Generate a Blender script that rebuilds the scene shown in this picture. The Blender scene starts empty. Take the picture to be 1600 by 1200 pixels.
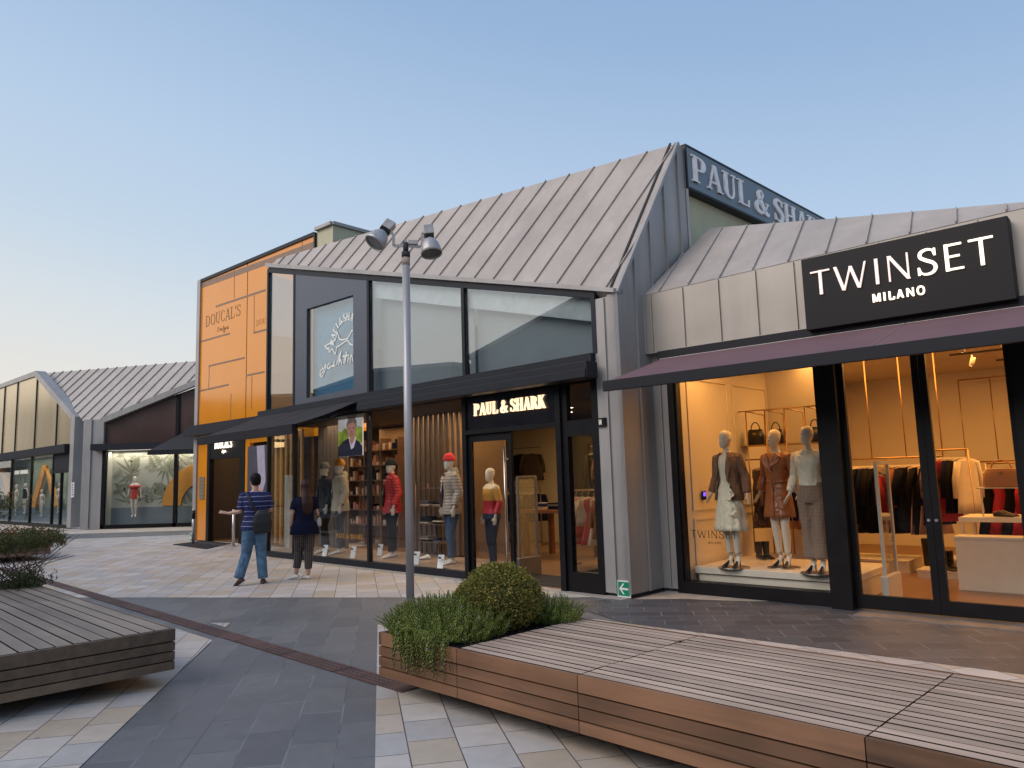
import bpy, bmesh, math, random
from mathutils import Vector, Matrix, noise
random.seed(7)
R = math.radians
S = bpy.context.scene
C = S.collection
# ------------------------------------------------------------------ camera
FPX = 1160.0
PITCH = math.atan(FPX/9384.0); ROLL = R(1.74)
CAMC = Vector((0, 0, 1.6))
_F = Vector((0, math.cos(PITCH), math.sin(PITCH))); _X = Vector((1, 0, 0)); _U = _X.cross(_F)
CR = _X*math.cos(ROLL) - _U*math.sin(ROLL)
CU = _X*math.sin(ROLL) + _U*math.cos(ROLL)
cd = bpy.data.cameras.new('camera'); cam = bpy.data.objects.new('camera', cd); C.objects.link(cam)
cd.sensor_width = 36; cd.lens = 36*FPX/1600; cd.clip_end = 2000
m = Matrix((CR, CU, -_F)).transposed().to_4x4(); m.translation = CAMC
cam.matrix_world = m
S.camera = cam
# ------------------------------------------------------------------ world, sun, exposure
SUN_EL, SUN_AZ = 6.0, 242.0      # degrees; azimuth from +Y (north) clockwise
sd = Vector((math.sin(R(SUN_AZ))*math.cos(R(SUN_EL)), math.cos(R(SUN_AZ))*math.cos(R(SUN_EL)), math.sin(R(SUN_EL))))
w = bpy.data.worlds.new('World'); S.world = w; w.use_nodes = True
nt = w.node_tree; bg = nt.nodes['Background']; NN = nt.nodes.new; LK = nt.links.new
sky = NN('ShaderNodeTexSky'); sky.sky_type = 'NISHITA'; sky.sun_disc = False
sky.sun_elevation = R(SUN_EL); sky.sun_rotation = R(SUN_AZ)
sky.altitude = 100; sky.air_density = 1.0; sky.dust_density = 1.0; sky.ozone_density = 2.0
tc = NN('ShaderNodeTexCoord'); d1 = NN('ShaderNodeVectorMath'); d1.operation = 'DOT_PRODUCT'; d1.inputs[1].default_value = (.16, .02, 1.0)
LK(tc.outputs['Generated'], d1.inputs[0])
# dusk air: pale cream band at the horizon, clear blue above, brighter towards the set sun
rp_ = NN('ShaderNodeValToRGB'); LK(d1.outputs['Value'], rp_.inputs[0])
stops = [(0.0, (.80, .745, .69)), (.06, (.79, .77, .73)), (.14, (.70, .75, .78)), (.25, (.55, .67, .80)), (.37, (.47, .61, .80)), (.56, (.31, .46, .69)), (.9, (.18, .31, .54))]
while len(rp_.color_ramp.elements) < len(stops): rp_.color_ramp.elements.new(.5)
for e, (p_, c_) in zip(rp_.color_ramp.elements, stops): e.position = p_; e.color = (*c_, 1)
d2 = NN('ShaderNodeVectorMath'); d2.operation = 'DOT_PRODUCT'; d2.inputs[1].default_value = (sd.x, sd.y, 0); LK(tc.outputs['Generated'], d2.inputs[0])
mr_ = NN('ShaderNodeMapRange'); LK(d2.outputs['Value'], mr_.inputs[0]); mr_.inputs[1].default_value = .25; mr_.inputs[2].default_value = 1; mr_.inputs[3].default_value = 1.0; mr_.inputs[4].default_value = 1.55
mul_ = NN('ShaderNodeVectorMath'); mul_.operation = 'SCALE'; LK(rp_.outputs[0], mul_.inputs[0]); LK(mr_.outputs[0], mul_.inputs['Scale'])
ns_ = NN('ShaderNodeVectorMath'); ns_.operation = 'SCALE'; LK(sky.outputs[0], ns_.inputs[0]); ns_.inputs['Scale'].default_value = .006
ad_ = NN('ShaderNodeVectorMath'); ad_.operation = 'ADD'; LK(mul_.outputs[0], ad_.inputs[0]); LK(ns_.outputs[0], ad_.inputs[1])
LK(ad_.outputs[0], bg.inputs[0]); bg.inputs[1].default_value = 1.0
sl = bpy.data.lights.new('sun', 'SUN'); sl.energy = 2.5; sl.angle = R(50); sl.color = (1, .86, .76)
so = bpy.data.objects.new('sun', sl); C.objects.link(so)
so.rotation_euler = (sd + Vector((0, 0, .62))).to_track_quat('Z', 'Y').to_euler()
S.view_settings.view_transform = 'Standard'; S.view_settings.look = 'None'
S.view_settings.exposure = 0.0; S.view_settings.gamma = 1
S.render.engine = 'CYCLES'
cy = S.cycles
cy.use_denoising = True; cy.max_bounces = 8; cy.diffuse_bounces = 3; cy.glossy_bounces = 4
cy.transparent_max_bounces = 16; cy.transmission_bounces = 4
cy.sample_clamp_indirect = 4; cy.caustics_reflective = False; cy.caustics_refractive = False
# ------------------------------------------------------------------ pixel -> place helpers (pixels of the 1600x1200 photograph)
def ray(x, y):
    return (_F + CR*((x-800)/FPX) - CU*((y-600)/FPX)).normalized()
def G(x, y, z=0.0):
    d = ray(x, y); return CAMC + d*((z-CAMC.z)/d.z)
class Fr:
    """vertical facade frame: u along it (to the right), v inward, z up"""
    def __init__(s, o, az):
        s.o = Vector((o[0], o[1], 0)); a = R(az)
        s.a = Vector((math.cos(a), math.sin(a), 0)); s.n = Vector((-math.sin(a), math.cos(a), 0))
    def at(s, x, y, v=0.0):
        d = ray(x, y); p = s.o + s.n*v; t = (p-CAMC).dot(s.n)/d.dot(s.n); return CAMC + d*t
    def atu(s, x, y, u=0.0):
        d = ray(x, y); p = s.o + s.a*u; t = (p-CAMC).dot(s.a)/d.dot(s.a); return CAMC + d*t
    def uvz(s, P):
        q = P - s.o; return (q.dot(s.a), q.dot(s.n), P.z)
    def uz(s, x, y, v=0.0):
        q = s.uvz(s.at(x, y, v)); return q[0], q[2]
    def p(s, u, v, z):
        return s.o + s.a*u + s.n*v + Vector((0, 0, z))
    @property
    def rot(s): return math.atan2(s.a.y, s.a.x)
P = Fr(G(986, 936), -45)
T = Fr(G(1064, 927), -42)
D = Fr(G(305, 845), -42.5)
L1 = Fr(G(130, 828), -42)
L2 = Fr(G(130, 828), 0)
def planehit(x, y, p0, nrm):
    d = ray(x, y); return CAMC + d*((p0-CAMC).dot(nrm)/d.dot(nrm))
# ------------------------------------------------------------------ mesh helpers
class MB:
    def __init__(s): s.v = []; s.f = []; s.sm = []
    def add(s, vs, fs, sm=False):
        b = len(s.v); s.v += [Vector(v) for v in vs]
        s.f += [tuple(i+b for i in f) for f in fs]; s.sm += [sm]*len(fs)
        return s
    def prism(s, poly, off):
        """polygon (3D points) extruded by vector off"""
        n = len(poly); vs = [Vector(p) for p in poly] + [Vector(p)+off for p in poly]
        fs = [tuple(range(n)), tuple(range(2*n-1, n-1, -1))]
        fs += [(i, i+n, (i+1) % n+n, (i+1) % n) for i in range(n)]
        return s.add(vs, fs)
    def box(s, fr, u0, u1, v0, v1, z0, z1):
        q = [fr.p(u0, v0, z0), fr.p(u1, v0, z0), fr.p(u1, v0, z1), fr.p(u0, v0, z1)]
        return s.prism(q, fr.n*(v1-v0))
    def obox(s, c, sx, sy, sz, M=None):
        vs = []
        for dx in (-.5, .5):
            for dy in (-.5, .5):
                for dz in (-.5, .5):
                    p = Vector((dx*sx, dy*sy, dz*sz)); vs.append((M @ p if M else p) + Vector(c))
        return s.add(vs, [(0, 1, 3, 2), (4, 6, 7, 5), (0, 4, 5, 1), (2, 3, 7, 6), (0, 2, 6, 4), (1, 5, 7, 3)])
    def bar(s, a, b, w, h, up=Vector((0, 0, 1))):
        """box bar from a to b; w across, h along up, centred"""
        a = Vector(a); b = Vector(b); d = (b-a).normalized()
        x = d.cross(up)
        if x.length < 1e-4: x = d.cross(Vector((0, 1, 0)))
        x.normalize(); y = x.cross(d).normalized()
        q = [a - x*w/2 - y*h/2, a + x*w/2 - y*h/2, a + x*w/2 + y*h/2, a - x*w/2 + y*h/2]
        return s.prism(q, b-a)
    def tube(s, pts, r, n=8, cap=True, sm=True):
        pts = [Vector(p) for p in pts]; rr = r if isinstance(r, (list, tuple)) else [r]*len(pts)
        b = len(s.v); k = len(pts); prev = None; vs = []
        for i, p in enumerate(pts):
            d = (pts[min(i+1, k-1)] - pts[max(i-1, 0)])
            if d.length < 1e-9: d = Vector((0, 0, 1))
            d.normalize()
            if prev is None:
                x = d.orthogonal().normalized()
            else:
                x = prev - d*prev.dot(d)
                x = x.normalized() if x.length > 1e-6 else d.orthogonal().normalized()
            prev = x; y = d.cross(x)
            for j in range(n):
                a = 2*math.pi*j/n; vs.append(p + (x*math.cos(a)+y*math.sin(a))*rr[i])
        fs = [(i*n+j, i*n+(j+1) % n, (i+1)*n+(j+1) % n, (i+1)*n+j) for i in range(k-1) for j in range(n)]
        s.add(vs, fs, sm)
        if cap:
            s.f += [tuple(b+j for j in range(n-1, -1, -1)), tuple(b+(k-1)*n+j for j in range(n))]; s.sm += [False]*2
        return s
    def loft(s, rings, cap=True, sm=True):
        """rings: lists of equal numbers of points"""
        n = len(rings[0]); k = len(rings); b = len(s.v)
        s.add([p for r_ in rings for p in r_], [(i*n+j, i*n+(j+1) % n, (i+1)*n+(j+1) % n, (i+1)*n+j) for i in range(k-1) for j in range(n)], sm)
        if cap:
            s.f += [tuple(b+j for j in range(n-1, -1, -1)), tuple(b+(k-1)*n+j for j in range(n))]; s.sm += [sm]*2
        return s
    def build(s, name, mat, parent=None, M=None, bevel=0):
        me = bpy.data.meshes.new(name)
        inv = parent.matrix_basis.inverted() if (parent and M is None) else None
        par = parent
        if parent and M is None:
            # full chain
            W = parent.matrix_basis.copy(); q = parent.parent
            while q: W = q.matrix_basis @ W; q = q.parent
            inv = W.inverted()
        vs = [(inv @ v) if inv else v for v in s.v]
        me.from_pydata([tuple(v) for v in vs], [], s.f)
        me.polygons.foreach_set('use_smooth', s.sm)
        bm = bmesh.new(); bm.from_mesh(me); bmesh.ops.recalc_face_normals(bm, faces=bm.faces); bm.to_mesh(me); bm.free()
        me.update()
        o = bpy.data.objects.new(name, me); C.objects.link(o)
        if mat: me.materials.append(mat)
        if parent: o.parent = parent
        if bevel:
            b = o.modifiers.new('bevel', 'BEVEL'); b.width = bevel; b.segments = 2; b.limit_method = 'ANGLE'
        return o
def tag(o, label=None, cat=None, group=None, kind=None):
    if label: o['label'] = label
    if cat: o['category'] = cat
    if group: o['group'] = group
    if kind: o['kind'] = kind
    return o
def thing(name, loc, rz, label, cat, group=None):
    o = bpy.data.objects.new(name, None); C.objects.link(o); o.empty_display_size = .1
    o.matrix_basis = Matrix.Translation(Vector(loc)) @ Matrix.Rotation(rz, 4, 'Z')
    return tag(o, label, cat, group)
def children(o): return [x for x in C.objects if x.parent == o]
def copy_tree(o, parent=None, label=None, M=None):
    c = o.copy(); C.objects.link(c); c.parent = parent
    if M is not None: c.matrix_basis = M
    if label: c['label'] = label
    for ch in children(o): copy_tree(ch, c)
    return c
def TM(loc, rz, s=1.0):
    return Matrix.Translation(Vector(loc)) @ Matrix.Rotation(rz, 4, 'Z') @ Matrix.Scale(s, 4)
# ------------------------------------------------------------------ materials
MT = {}
def nmat(name):
    m = bpy.data.materials.new(name); m.use_nodes = True; MT[name] = m
    return m, m.node_tree.nodes, m.node_tree.links, m.node_tree.nodes['Principled BSDF']
def mat(name, col, rough=.6, metal=0, var=.12, vs=6.0, bump=0, bs=60.0, stretch=None, spec=None, emit=None, es=0, dirt=0):
    m, n, l, b = nmat(name)
    b.inputs['Roughness'].default_value = rough; b.inputs['Metallic'].default_value = metal
    if spec is not None: b.inputs['Specular IOR Level'].default_value = spec
    tc = n.new('ShaderNodeTexCoord'); mp = n.new('ShaderNodeMapping')
    l.new(tc.outputs['Object'], mp.inputs[0])
    if stretch: mp.inputs['Scale'].default_value = stretch
    no = n.new('ShaderNodeTexNoise'); no.inputs['Scale'].default_value = vs; no.inputs['Detail'].default_value = 6
    l.new(mp.outputs[0], no.inputs['Vector'])
    cr = n.new('ShaderNodeValToRGB'); l.new(no.outputs['Fac'], cr.inputs[0])
    cr.color_ramp.elements[0].position = .3; cr.color_ramp.elements[1].position = .7
    lo = [c*(1-var) for c in col]; hi = [min(1, c*(1+var)) for c in col]
    cr.color_ramp.elements[0].color = (*lo, 1); cr.color_ramp.elements[1].color = (*hi, 1)
    l.new(cr.outputs[0], b.inputs['Base Color'])
    rr = n.new('ShaderNodeMapRange'); l.new(no.outputs['Fac'], rr.inputs[0])
    rr.inputs[3].default_value = max(0, rough-.08); rr.inputs[4].default_value = min(1, rough+.08)
    l.new(rr.outputs[0], b.inputs['Roughness'])
    if bump:
        n2 = n.new('ShaderNodeTexNoise'); n2.inputs['Scale'].default_value = bs; n2.inputs['Detail'].default_value = 4
        l.new(mp.outputs[0], n2.inputs['Vector'])
        bp = n.new('ShaderNodeBump'); bp.inputs['Strength'].default_value = bump; bp.inputs['Distance'].default_value = .01
        l.new(n2.outputs['Fac'], bp.inputs['Height']); l.new(bp.outputs[0], b.inputs['Normal'])
    if emit:
        b.inputs['Emission Color'].default_value = (*emit, 1); b.inputs['Emission Strength'].default_value = es
    return m
def glass(name, tint=(.92, .95, .95), refl=.0, ior=1.9, rough=0.0, body=None, bodyf=0):
    """thin glazing: fresnel mix of see-through and mirror reflection"""
    m = bpy.data.materials.new(name); m.use_nodes = True; MT[name] = m
    n = m.node_tree.nodes; l = m.node_tree.links; n.clear()
    out = n.new('ShaderNodeOutputMaterial'); tr = n.new('ShaderNodeBsdfTransparent'); gl = n.new('ShaderNodeBsdfGlossy')
    tr.inputs[0].default_value = (*tint, 1); gl.inputs['Roughness'].default_value = rough
    fr = n.new('ShaderNodeFresnel'); ge = n.new('ShaderNodeNewGeometry'); pw = n.new('ShaderNodeMath'); pw.operation = 'POWER'; pw.inputs[0].default_value = ior
    ma = n.new('ShaderNodeMath'); ma.operation = 'MULTIPLY_ADD'; l.new(ge.outputs['Backfacing'], ma.inputs[0]); ma.inputs[1].default_value = -2; ma.inputs[2].default_value = 1
    l.new(ma.outputs[0], pw.inputs[1]); l.new(pw.outputs[0], fr.inputs[0])
    mx = n.new('ShaderNodeMixShader')
    ad = n.new('ShaderNodeMath'); ad.operation = 'ADD'; ad.use_clamp = True; ad.inputs[1].default_value = refl
    l.new(fr.outputs[0], ad.inputs[0]); l.new(ad.outputs[0], mx.inputs[0])
    src = tr
    if body:
        df = n.new('ShaderNodeBsdfDiffuse'); df.inputs[0].default_value = (*body, 1)
        m2 = n.new('ShaderNodeMixShader'); m2.inputs[0].default_value = bodyf
        l.new(tr.outputs[0], m2.inputs[1]); l.new(df.outputs[0], m2.inputs[2]); src = m2
    l.new(src.outputs[0], mx.inputs[1]); l.new(gl.outputs[0], mx.inputs[2]); l.new(mx.outputs[0], out.inputs[0])
    return m
def emis(name, col, st):
    m, n, l, b = nmat(name)
    b.inputs['Base Color'].default_value = (*[min(1, c) for c in col], 1)
    b.inputs['Emission Color'].default_value = (*col, 1); b.inputs['Emission Strength'].default_value = st
    return m
def paving(name, cols, ang, bw, rh, mortar, joint, off=.5, rough=.55, shift=(0, 0), patch=.25, bump=.25):
    """brick-laid stone slabs, a tone per slab, joints, stains"""
    m, n, l, b = nmat(name)
    tc = n.new('ShaderNodeTexCoord'); mp = n.new('ShaderNodeMapping'); l.new(tc.outputs['Object'], mp.inputs[0])
    mp.inputs['Rotation'].default_value = (0, 0, -R(ang)); mp.inputs['Location'].default_value = (shift[0], shift[1], 0)
    br = n.new('ShaderNodeTexBrick'); l.new(mp.outputs[0], br.inputs['Vector'])
    br.inputs['Color1'].default_value = (0, 0, 0, 1); br.inputs['Color2'].default_value = (1, 1, 1, 1); br.inputs['Mortar'].default_value = (.5, .5, .5, 1)
    br.inputs['Scale'].default_value = 1; br.inputs['Mortar Size'].default_value = joint; br.inputs['Mortar Smooth'].default_value = .2
    br.inputs['Bias'].default_value = 0; br.inputs['Brick Width'].default_value = bw; br.inputs['Row Height'].default_value = rh
    br.offset = off; br.offset_frequency = 2
    cr = n.new('ShaderNodeValToRGB'); l.new(br.outputs['Color'], cr.inputs[0]); cr.color_ramp.interpolation = 'CONSTANT'
    while len(cr.color_ramp.elements) < len(cols): cr.color_ramp.elements.new(.5)
    for i, c in enumerate(cols):
        e = cr.color_ramp.elements[i]; e.position = i/len(cols); e.color = (*c, 1)
    no = n.new('ShaderNodeTexNoise'); no.inputs['Scale'].default_value = 7; no.inputs['Detail'].default_value = 8; no.inputs['Roughness'].default_value = .65
    l.new(mp.outputs[0], no.inputs['Vector'])
    n3 = n.new('ShaderNodeTexNoise'); n3.inputs['Scale'].default_value = .8; n3.inputs['Detail'].default_value = 4; l.new(mp.outputs[0], n3.inputs['Vector'])
    ad = n.new('ShaderNodeMath'); ad.operation = 'ADD'; l.new(no.outputs['Fac'], ad.inputs[0]); l.new(n3.outputs['Fac'], ad.inputs[1])
    mr = n.new('ShaderNodeMapRange'); l.new(ad.outputs[0], mr.inputs[0]); mr.inputs[1].default_value = .6; mr.inputs[2].default_value = 1.4
    mr.inputs[3].default_value = 1-patch; mr.inputs[4].default_value = 1+patch
    mul = n.new('ShaderNodeVectorMath'); mul.operation = 'SCALE'; l.new(cr.outputs[0], mul.inputs[0]); l.new(mr.outputs[0], mul.inputs['Scale'])
    mx = n.new('ShaderNodeMix'); mx.data_type = 'RGBA'; l.new(br.outputs['Fac'], mx.inputs['Factor'])
    l.new(mul.outputs[0], mx.inputs['A'])
    n4 = n.new('ShaderNodeTexNoise'); n4.inputs['Scale'].default_value = 2.2; n4.inputs['Detail'].default_value = 3; l.new(mp.outputs[0], n4.inputs['Vector'])
    c4 = n.new('ShaderNodeValToRGB'); l.new(n4.outputs['Fac'], c4.inputs[0]); c4.color_ramp.elements[0].position = .42; c4.color_ramp.elements[1].position = .6
    c4.color_ramp.elements[0].color = (*[c*.45 for c in mortar], 1); c4.color_ramp.elements[1].color = (*mortar, 1)
    l.new(c4.outputs[0], mx.inputs['B'])
    vo = n.new('ShaderNodeTexVoronoi'); vo.inputs['Scale'].default_value = 2.6; l.new(mp.outputs[0], vo.inputs['Vector'])
    vr = n.new('ShaderNodeMapRange'); l.new(vo.outputs['Distance'], vr.inputs[0]); vr.inputs[1].default_value = .025; vr.inputs[2].default_value = .05; vr.inputs[3].default_value = .62; vr.inputs[4].default_value = 1
    n5 = n.new('ShaderNodeTexNoise'); n5.inputs['Scale'].default_value = 1.7; n5.inputs['Detail'].default_value = 9; n5.inputs['Roughness'].default_value = .75; l.new(mp.outputs[0], n5.inputs['Vector'])
    v5 = n.new('ShaderNodeMapRange'); l.new(n5.outputs['Fac'], v5.inputs[0]); v5.inputs[1].default_value = .58; v5.inputs[2].default_value = .72; v5.inputs[3].default_value = 1; v5.inputs[4].default_value = .80
    vm = n.new('ShaderNodeMath'); vm.operation = 'MULTIPLY'; l.new(vr.outputs[0], vm.inputs[0]); l.new(v5.outputs[0], vm.inputs[1])
    vs_ = n.new('ShaderNodeVectorMath'); vs_.operation = 'SCALE'; l.new(mx.outputs['Result'], vs_.inputs[0]); l.new(vm.outputs[0], vs_.inputs['Scale'])
    l.new(vs_.outputs[0], b.inputs['Base Color']); b.inputs['Roughness'].default_value = rough
    rr = n.new('ShaderNodeMapRange'); l.new(no.outputs['Fac'], rr.inputs[0]); rr.inputs[3].default_value = rough-.15; rr.inputs[4].default_value = rough+.2
    l.new(rr.outputs[0], b.inputs['Roughness'])
    h = n.new('ShaderNodeMath'); h.operation = 'SUBTRACT'; l.new(no.outputs['Fac'], h.inputs[0]); l.new(br.outputs['Fac'], h.inputs[1])
    bp = n.new('ShaderNodeBump'); bp.inputs['Strength'].default_value = bump; bp.inputs['Distance'].default_value = .006
    l.new(h.outputs[0], bp.inputs['Height']); l.new(bp.outputs[0], b.inputs['Normal'])
    return m
def wood(name, col, ax=0, rough=.65, var=.3, grain=1.0, island=True):
    """timber; grain along object axis ax (0 = x, 1 = y); each board its own tone"""
    m, n, l, b = nmat(name)
    tc = n.new('ShaderNodeTexCoord'); mp = n.new('ShaderNodeMapping'); l.new(tc.outputs['Object'], mp.inputs[0])
    sc = [14*grain]*3; sc[ax] = .9*grain; mp.inputs['Scale'].default_value = sc
    no = n.new('ShaderNodeTexNoise'); no.inputs['Scale'].default_value = 2.0; no.inputs['Detail'].default_value = 8; no.inputs['Distortion'].default_value = .6
    l.new(mp.outputs[0], no.inputs['Vector'])
    n2 = n.new('ShaderNodeTexNoise'); n2.inputs['Scale'].default_value = 1.3; n2.inputs['Detail'].default_value = 4; l.new(tc.outputs['Object'], n2.inputs['Vector'])
    geo = n.new('ShaderNodeNewGeometry')
    a = n.new('ShaderNodeMath'); a.operation = 'ADD'; l.new(no.outputs['Fac'], a.inputs[0]); l.new(n2.outputs['Fac'], a.inputs[1])
    a2 = n.new('ShaderNodeMath'); a2.operation = 'MULTIPLY_ADD'; l.new(geo.outputs['Random Per Island'], a2.inputs[0]); a2.inputs[1].default_value = .55 if island else 0; l.new(a.outputs[0], a2.inputs[2])
    mr = n.new('ShaderNodeMapRange'); l.new(a2.outputs[0], mr.inputs[0]); mr.inputs[1].default_value = .7; mr.inputs[2].default_value = 1.85
    mr.inputs[3].default_value = max(.12, 1-var*1.25); mr.inputs[4].default_value = 1+var*1.1
    mul = n.new('ShaderNodeVectorMath'); mul.operation = 'SCALE'; mul.inputs[0].default_value = col; l.new(mr.outputs[0], mul.inputs['Scale'])
    l.new(mul.outputs[0], b.inputs['Base Color']); b.inputs['Roughness'].default_value = rough
    bp = n.new('ShaderNodeBump'); bp.inputs['Strength'].default_value = .35; bp.inputs['Distance'].default_value = .004
    l.new(no.outputs['Fac'], bp.inputs['Height']); l.new(bp.outputs[0], b.inputs['Normal'])
    return m
def leafmat(name, c1, c2, c3=None, rough=.55):
    m, n, l, b = nmat(name)
    geo = n.new('ShaderNodeNewGeometry'); cr = n.new('ShaderNodeValToRGB'); l.new(geo.outputs['Random Per Island'], cr.inputs[0])
    cr.color_ramp.elements[0].color = (*c1, 1); cr.color_ramp.elements[1].color = (*c2, 1)
    if c3: e = cr.color_ramp.elements.new(.85); e.color = (*c2, 1); cr.color_ramp.elements[-1].color = (*c3, 1)
    l.new(cr.outputs[0], b.inputs['Base Color']); b.inputs['Roughness'].default_value = rough
    tr = n.new('ShaderNodeBsdfTranslucent'); l.new(cr.outputs[0], tr.inputs[0])
    mx = n.new('ShaderNodeMixShader'); mx.inputs[0].default_value = .25
    out = [x for x in n if x.type == 'OUTPUT_MATERIAL'][0]
    l.new(b.outputs[0], mx.inputs[1]); l.new(tr.outputs[0], mx.inputs[2]); l.new(mx.outputs[0], out.inputs[0])
    return m
zinc = mat('zinc_sheet', (.335, .320, .308), .5, .10, .09, 2.2, .06, 25, (1, 1, .25))
zinc_warm = mat('zinc_sheet_warm', (.39, .345, .31), .6, .05, .07, 1.6, .06, 20)
def streaks(m, amt=.14, sc=5):
    n = m.node_tree.nodes; l = m.node_tree.links; b = n['Principled BSDF']; src = b.inputs['Base Color'].links[0].from_socket
    tc = n.new('ShaderNodeTexCoord'); mp = n.new('ShaderNodeMapping'); mp.inputs['Scale'].default_value = (1, 1, .07); l.new(tc.outputs['Object'], mp.inputs[0])
    no = n.new('ShaderNodeTexNoise'); no.inputs['Scale'].default_value = sc; no.inputs['Detail'].default_value = 8; no.inputs['Roughness'].default_value = .7; l.new(mp.outputs[0], no.inputs['Vector'])
    n2 = n.new('ShaderNodeTexNoise'); n2.inputs['Scale'].default_value = .9; n2.inputs['Detail'].default_value = 5; l.new(tc.outputs['Object'], n2.inputs['Vector'])
    ad = n.new('ShaderNodeMath'); ad.operation = 'ADD'; l.new(no.outputs['Fac'], ad.inputs[0]); l.new(n2.outputs['Fac'], ad.inputs[1])
    mr = n.new('ShaderNodeMapRange'); mr.inputs[1].default_value = .7; mr.inputs[2].default_value = 1.3; mr.inputs[3].default_value = 1-amt; mr.inputs[4].default_value = 1+amt*.8; l.new(ad.outputs[0], mr.inputs[0])
    mu = n.new('ShaderNodeVectorMath'); mu.operation = 'SCALE'; l.new(src, mu.inputs[0]); l.new(mr.outputs[0], mu.inputs['Scale']); l.new(mu.outputs[0], b.inputs['Base Color'])
    bp = n.new('ShaderNodeBump'); bp.inputs['Strength'].default_value = .35; bp.inputs['Distance'].default_value = .05; n3 = n.new('ShaderNodeTexNoise'); n3.inputs['Scale'].default_value = 1.4; n3.inputs['Detail'].default_value = 1; l.new(tc.outputs['Object'], n3.inputs['Vector'])
    l.new(n3.outputs['Fac'], bp.inputs['Height']); l.new(bp.outputs[0], b.inputs['Normal']); return m
streaks(zinc); streaks(zinc_warm)
zinc_tan = mat('fascia_sheet', (.36, .325, .285), .5, .25, .07, 1.5, .04, 20, (1, 1, .3))
streaks(zinc_tan, .08)
zinc_dark = mat('dark_zinc_sheet', (.10, .10, .105), .5, .4, .1)  # plain dark zinc tone, not assigned to any surface
black_fr = mat('black_aluminium', (.0075, .0068, .008), .42, 0, .15, 5, spec=.22)
dark_fr = mat('anthracite_aluminium', (.015, .0165, .023), .5, 0, .1, 5, spec=.25)
panel_grey = mat('dark_grey_panel', (.075, .085, .112), .4, .1, .06, 3)
green_render = mat('green_render', (.46, .44, .31), .85, 0, .14, 1.4, .2, 80, (1, 1, .3))
plinth = mat('plinth', (.03, .03, .032), .8)
slate = paving('slate_paving', [(.125, .123, .126), (.138, .136, .138), (.150, .148, .149), (.130, .130, .135), (.162, .159, .158)], 100, .62, .29, (.20, .21, .23), .006, patch=.22, rough=.5)
slate_small = paving('slate_setts', [(.064, .070, .083), (.075, .081, .094), (.086, .092, .104)], -7, .36, .27, (.22, .22, .23), .006, rough=.5)
light = paving('light_paving', [(.53, .47, .415), (.48, .395, .30), (.57, .52, .47), (.45, .415, .385), (.52, .435, .35), (.50, .46, .425), (.54, .48, .42)], 102, .385, .30, (.10, .09, .08), .004, patch=.16, rough=.6)
concrete = mat('pale_concrete', (.36, .33, .29), .8, 0, .15, 5, .2, 60)
rust = mat('rusty_drain_iron', (.115, .062, .052), .7, .2, .3, 6, .3, 80)
# ------------------------------------------------------------------ the setting: ground and paving sheets
def sheet(name, pts, z, m, kind='structure', th=0):
    mb = MB()
    if th: mb.prism([Vector((p[0], p[1], z-th)) for p in pts], Vector((0, 0, th)))
    else: mb.add([Vector((p[0], p[1], z)) for p in pts], [tuple(range(len(pts)))])
    return tag(mb.build(name, m), kind=kind)
sheet('ground', [(-300, -300), (300, -300), (300, 400), (-300, 400)], 0, slate)
g = G
# light slabs in front of the shops, up to the line where the slate begins
a1 = Vector((math.cos(R(-10.5)), math.sin(R(-10.5)), 0))
lr = g(905, 934); ll = lr - a1*40
far = [ll + Vector((0, 60, 0)), Vector((-4, 60, 0)), g(948, 933)]
sheet('light_pavement', [lr, *reversed(far), ll], .004, light)
# slate band at the foot of the far block
sheet('slate_path', [g(70, 844), g(300, 835.5), g(300, 829), g(70, 836)], .008, slate)
# left light triangle between bench and drain
d0 = g(332, 1001)
dirL = Vector((math.cos(R(100.2)), math.sin(R(100.2)), 0)); dr = Vector((math.cos(R(-45)), math.sin(R(-45)), 0))
sheet('light_triangle_pavement', [d0, d0 - dr*14 , d0 - dr*14 + Vector((-14, -14, 0)), d0 - dirL*16], .0055, light)
# right light wedge under the big bench
e0 = g(590, 976)
e1 = g(975, 974); e2 = g(1600, 1055)
ed = (e2-e1).normalized()
sheet('light_wedge_pavement', [e0 - dirL*.02, e0 - dirL*16, e0 - dirL*16 + Vector((16, 0, 0)), e2 + ed*8, e1, g(930, 968)], .004, light)
sheet('light_triangle_inlay', [g(328, 974), g(360, 974), g(352, 981)], .006, light)
sheet('slate_sett_pavement', [g(880, 945), g(975, 973), e1, e2 + ed*9, e2 + ed*9 + Vector((8, 8, 0)), T.p(1, .05, 0), P.p(.0, 1, 0), P.p(.02, .0, 0), g(946, 937)], .006, slate_small)
sheet('concrete_apron', [g(990, 937.5), g(1040, 925), P.p(.02, 1.2, 0), T.p(1.5, .2, 0), g(1170, 941), g(1066, 937)], .0095, concrete)
# kerb line of pale stone under the shop glass
k = MB(); k.box(P, -8.4, -.02, -.16, .02, .0, .012); tag(k.build('kerb_strip', concrete), kind='structure')
k = MB(); k.box(T, 2.3, 9, -.42, -.02, .0, .016); tag(k.build('threshold', mat('worn_threshold_stone', (.17, .145, .13), .6, 0, .3, 4)), kind='structure')
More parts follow.
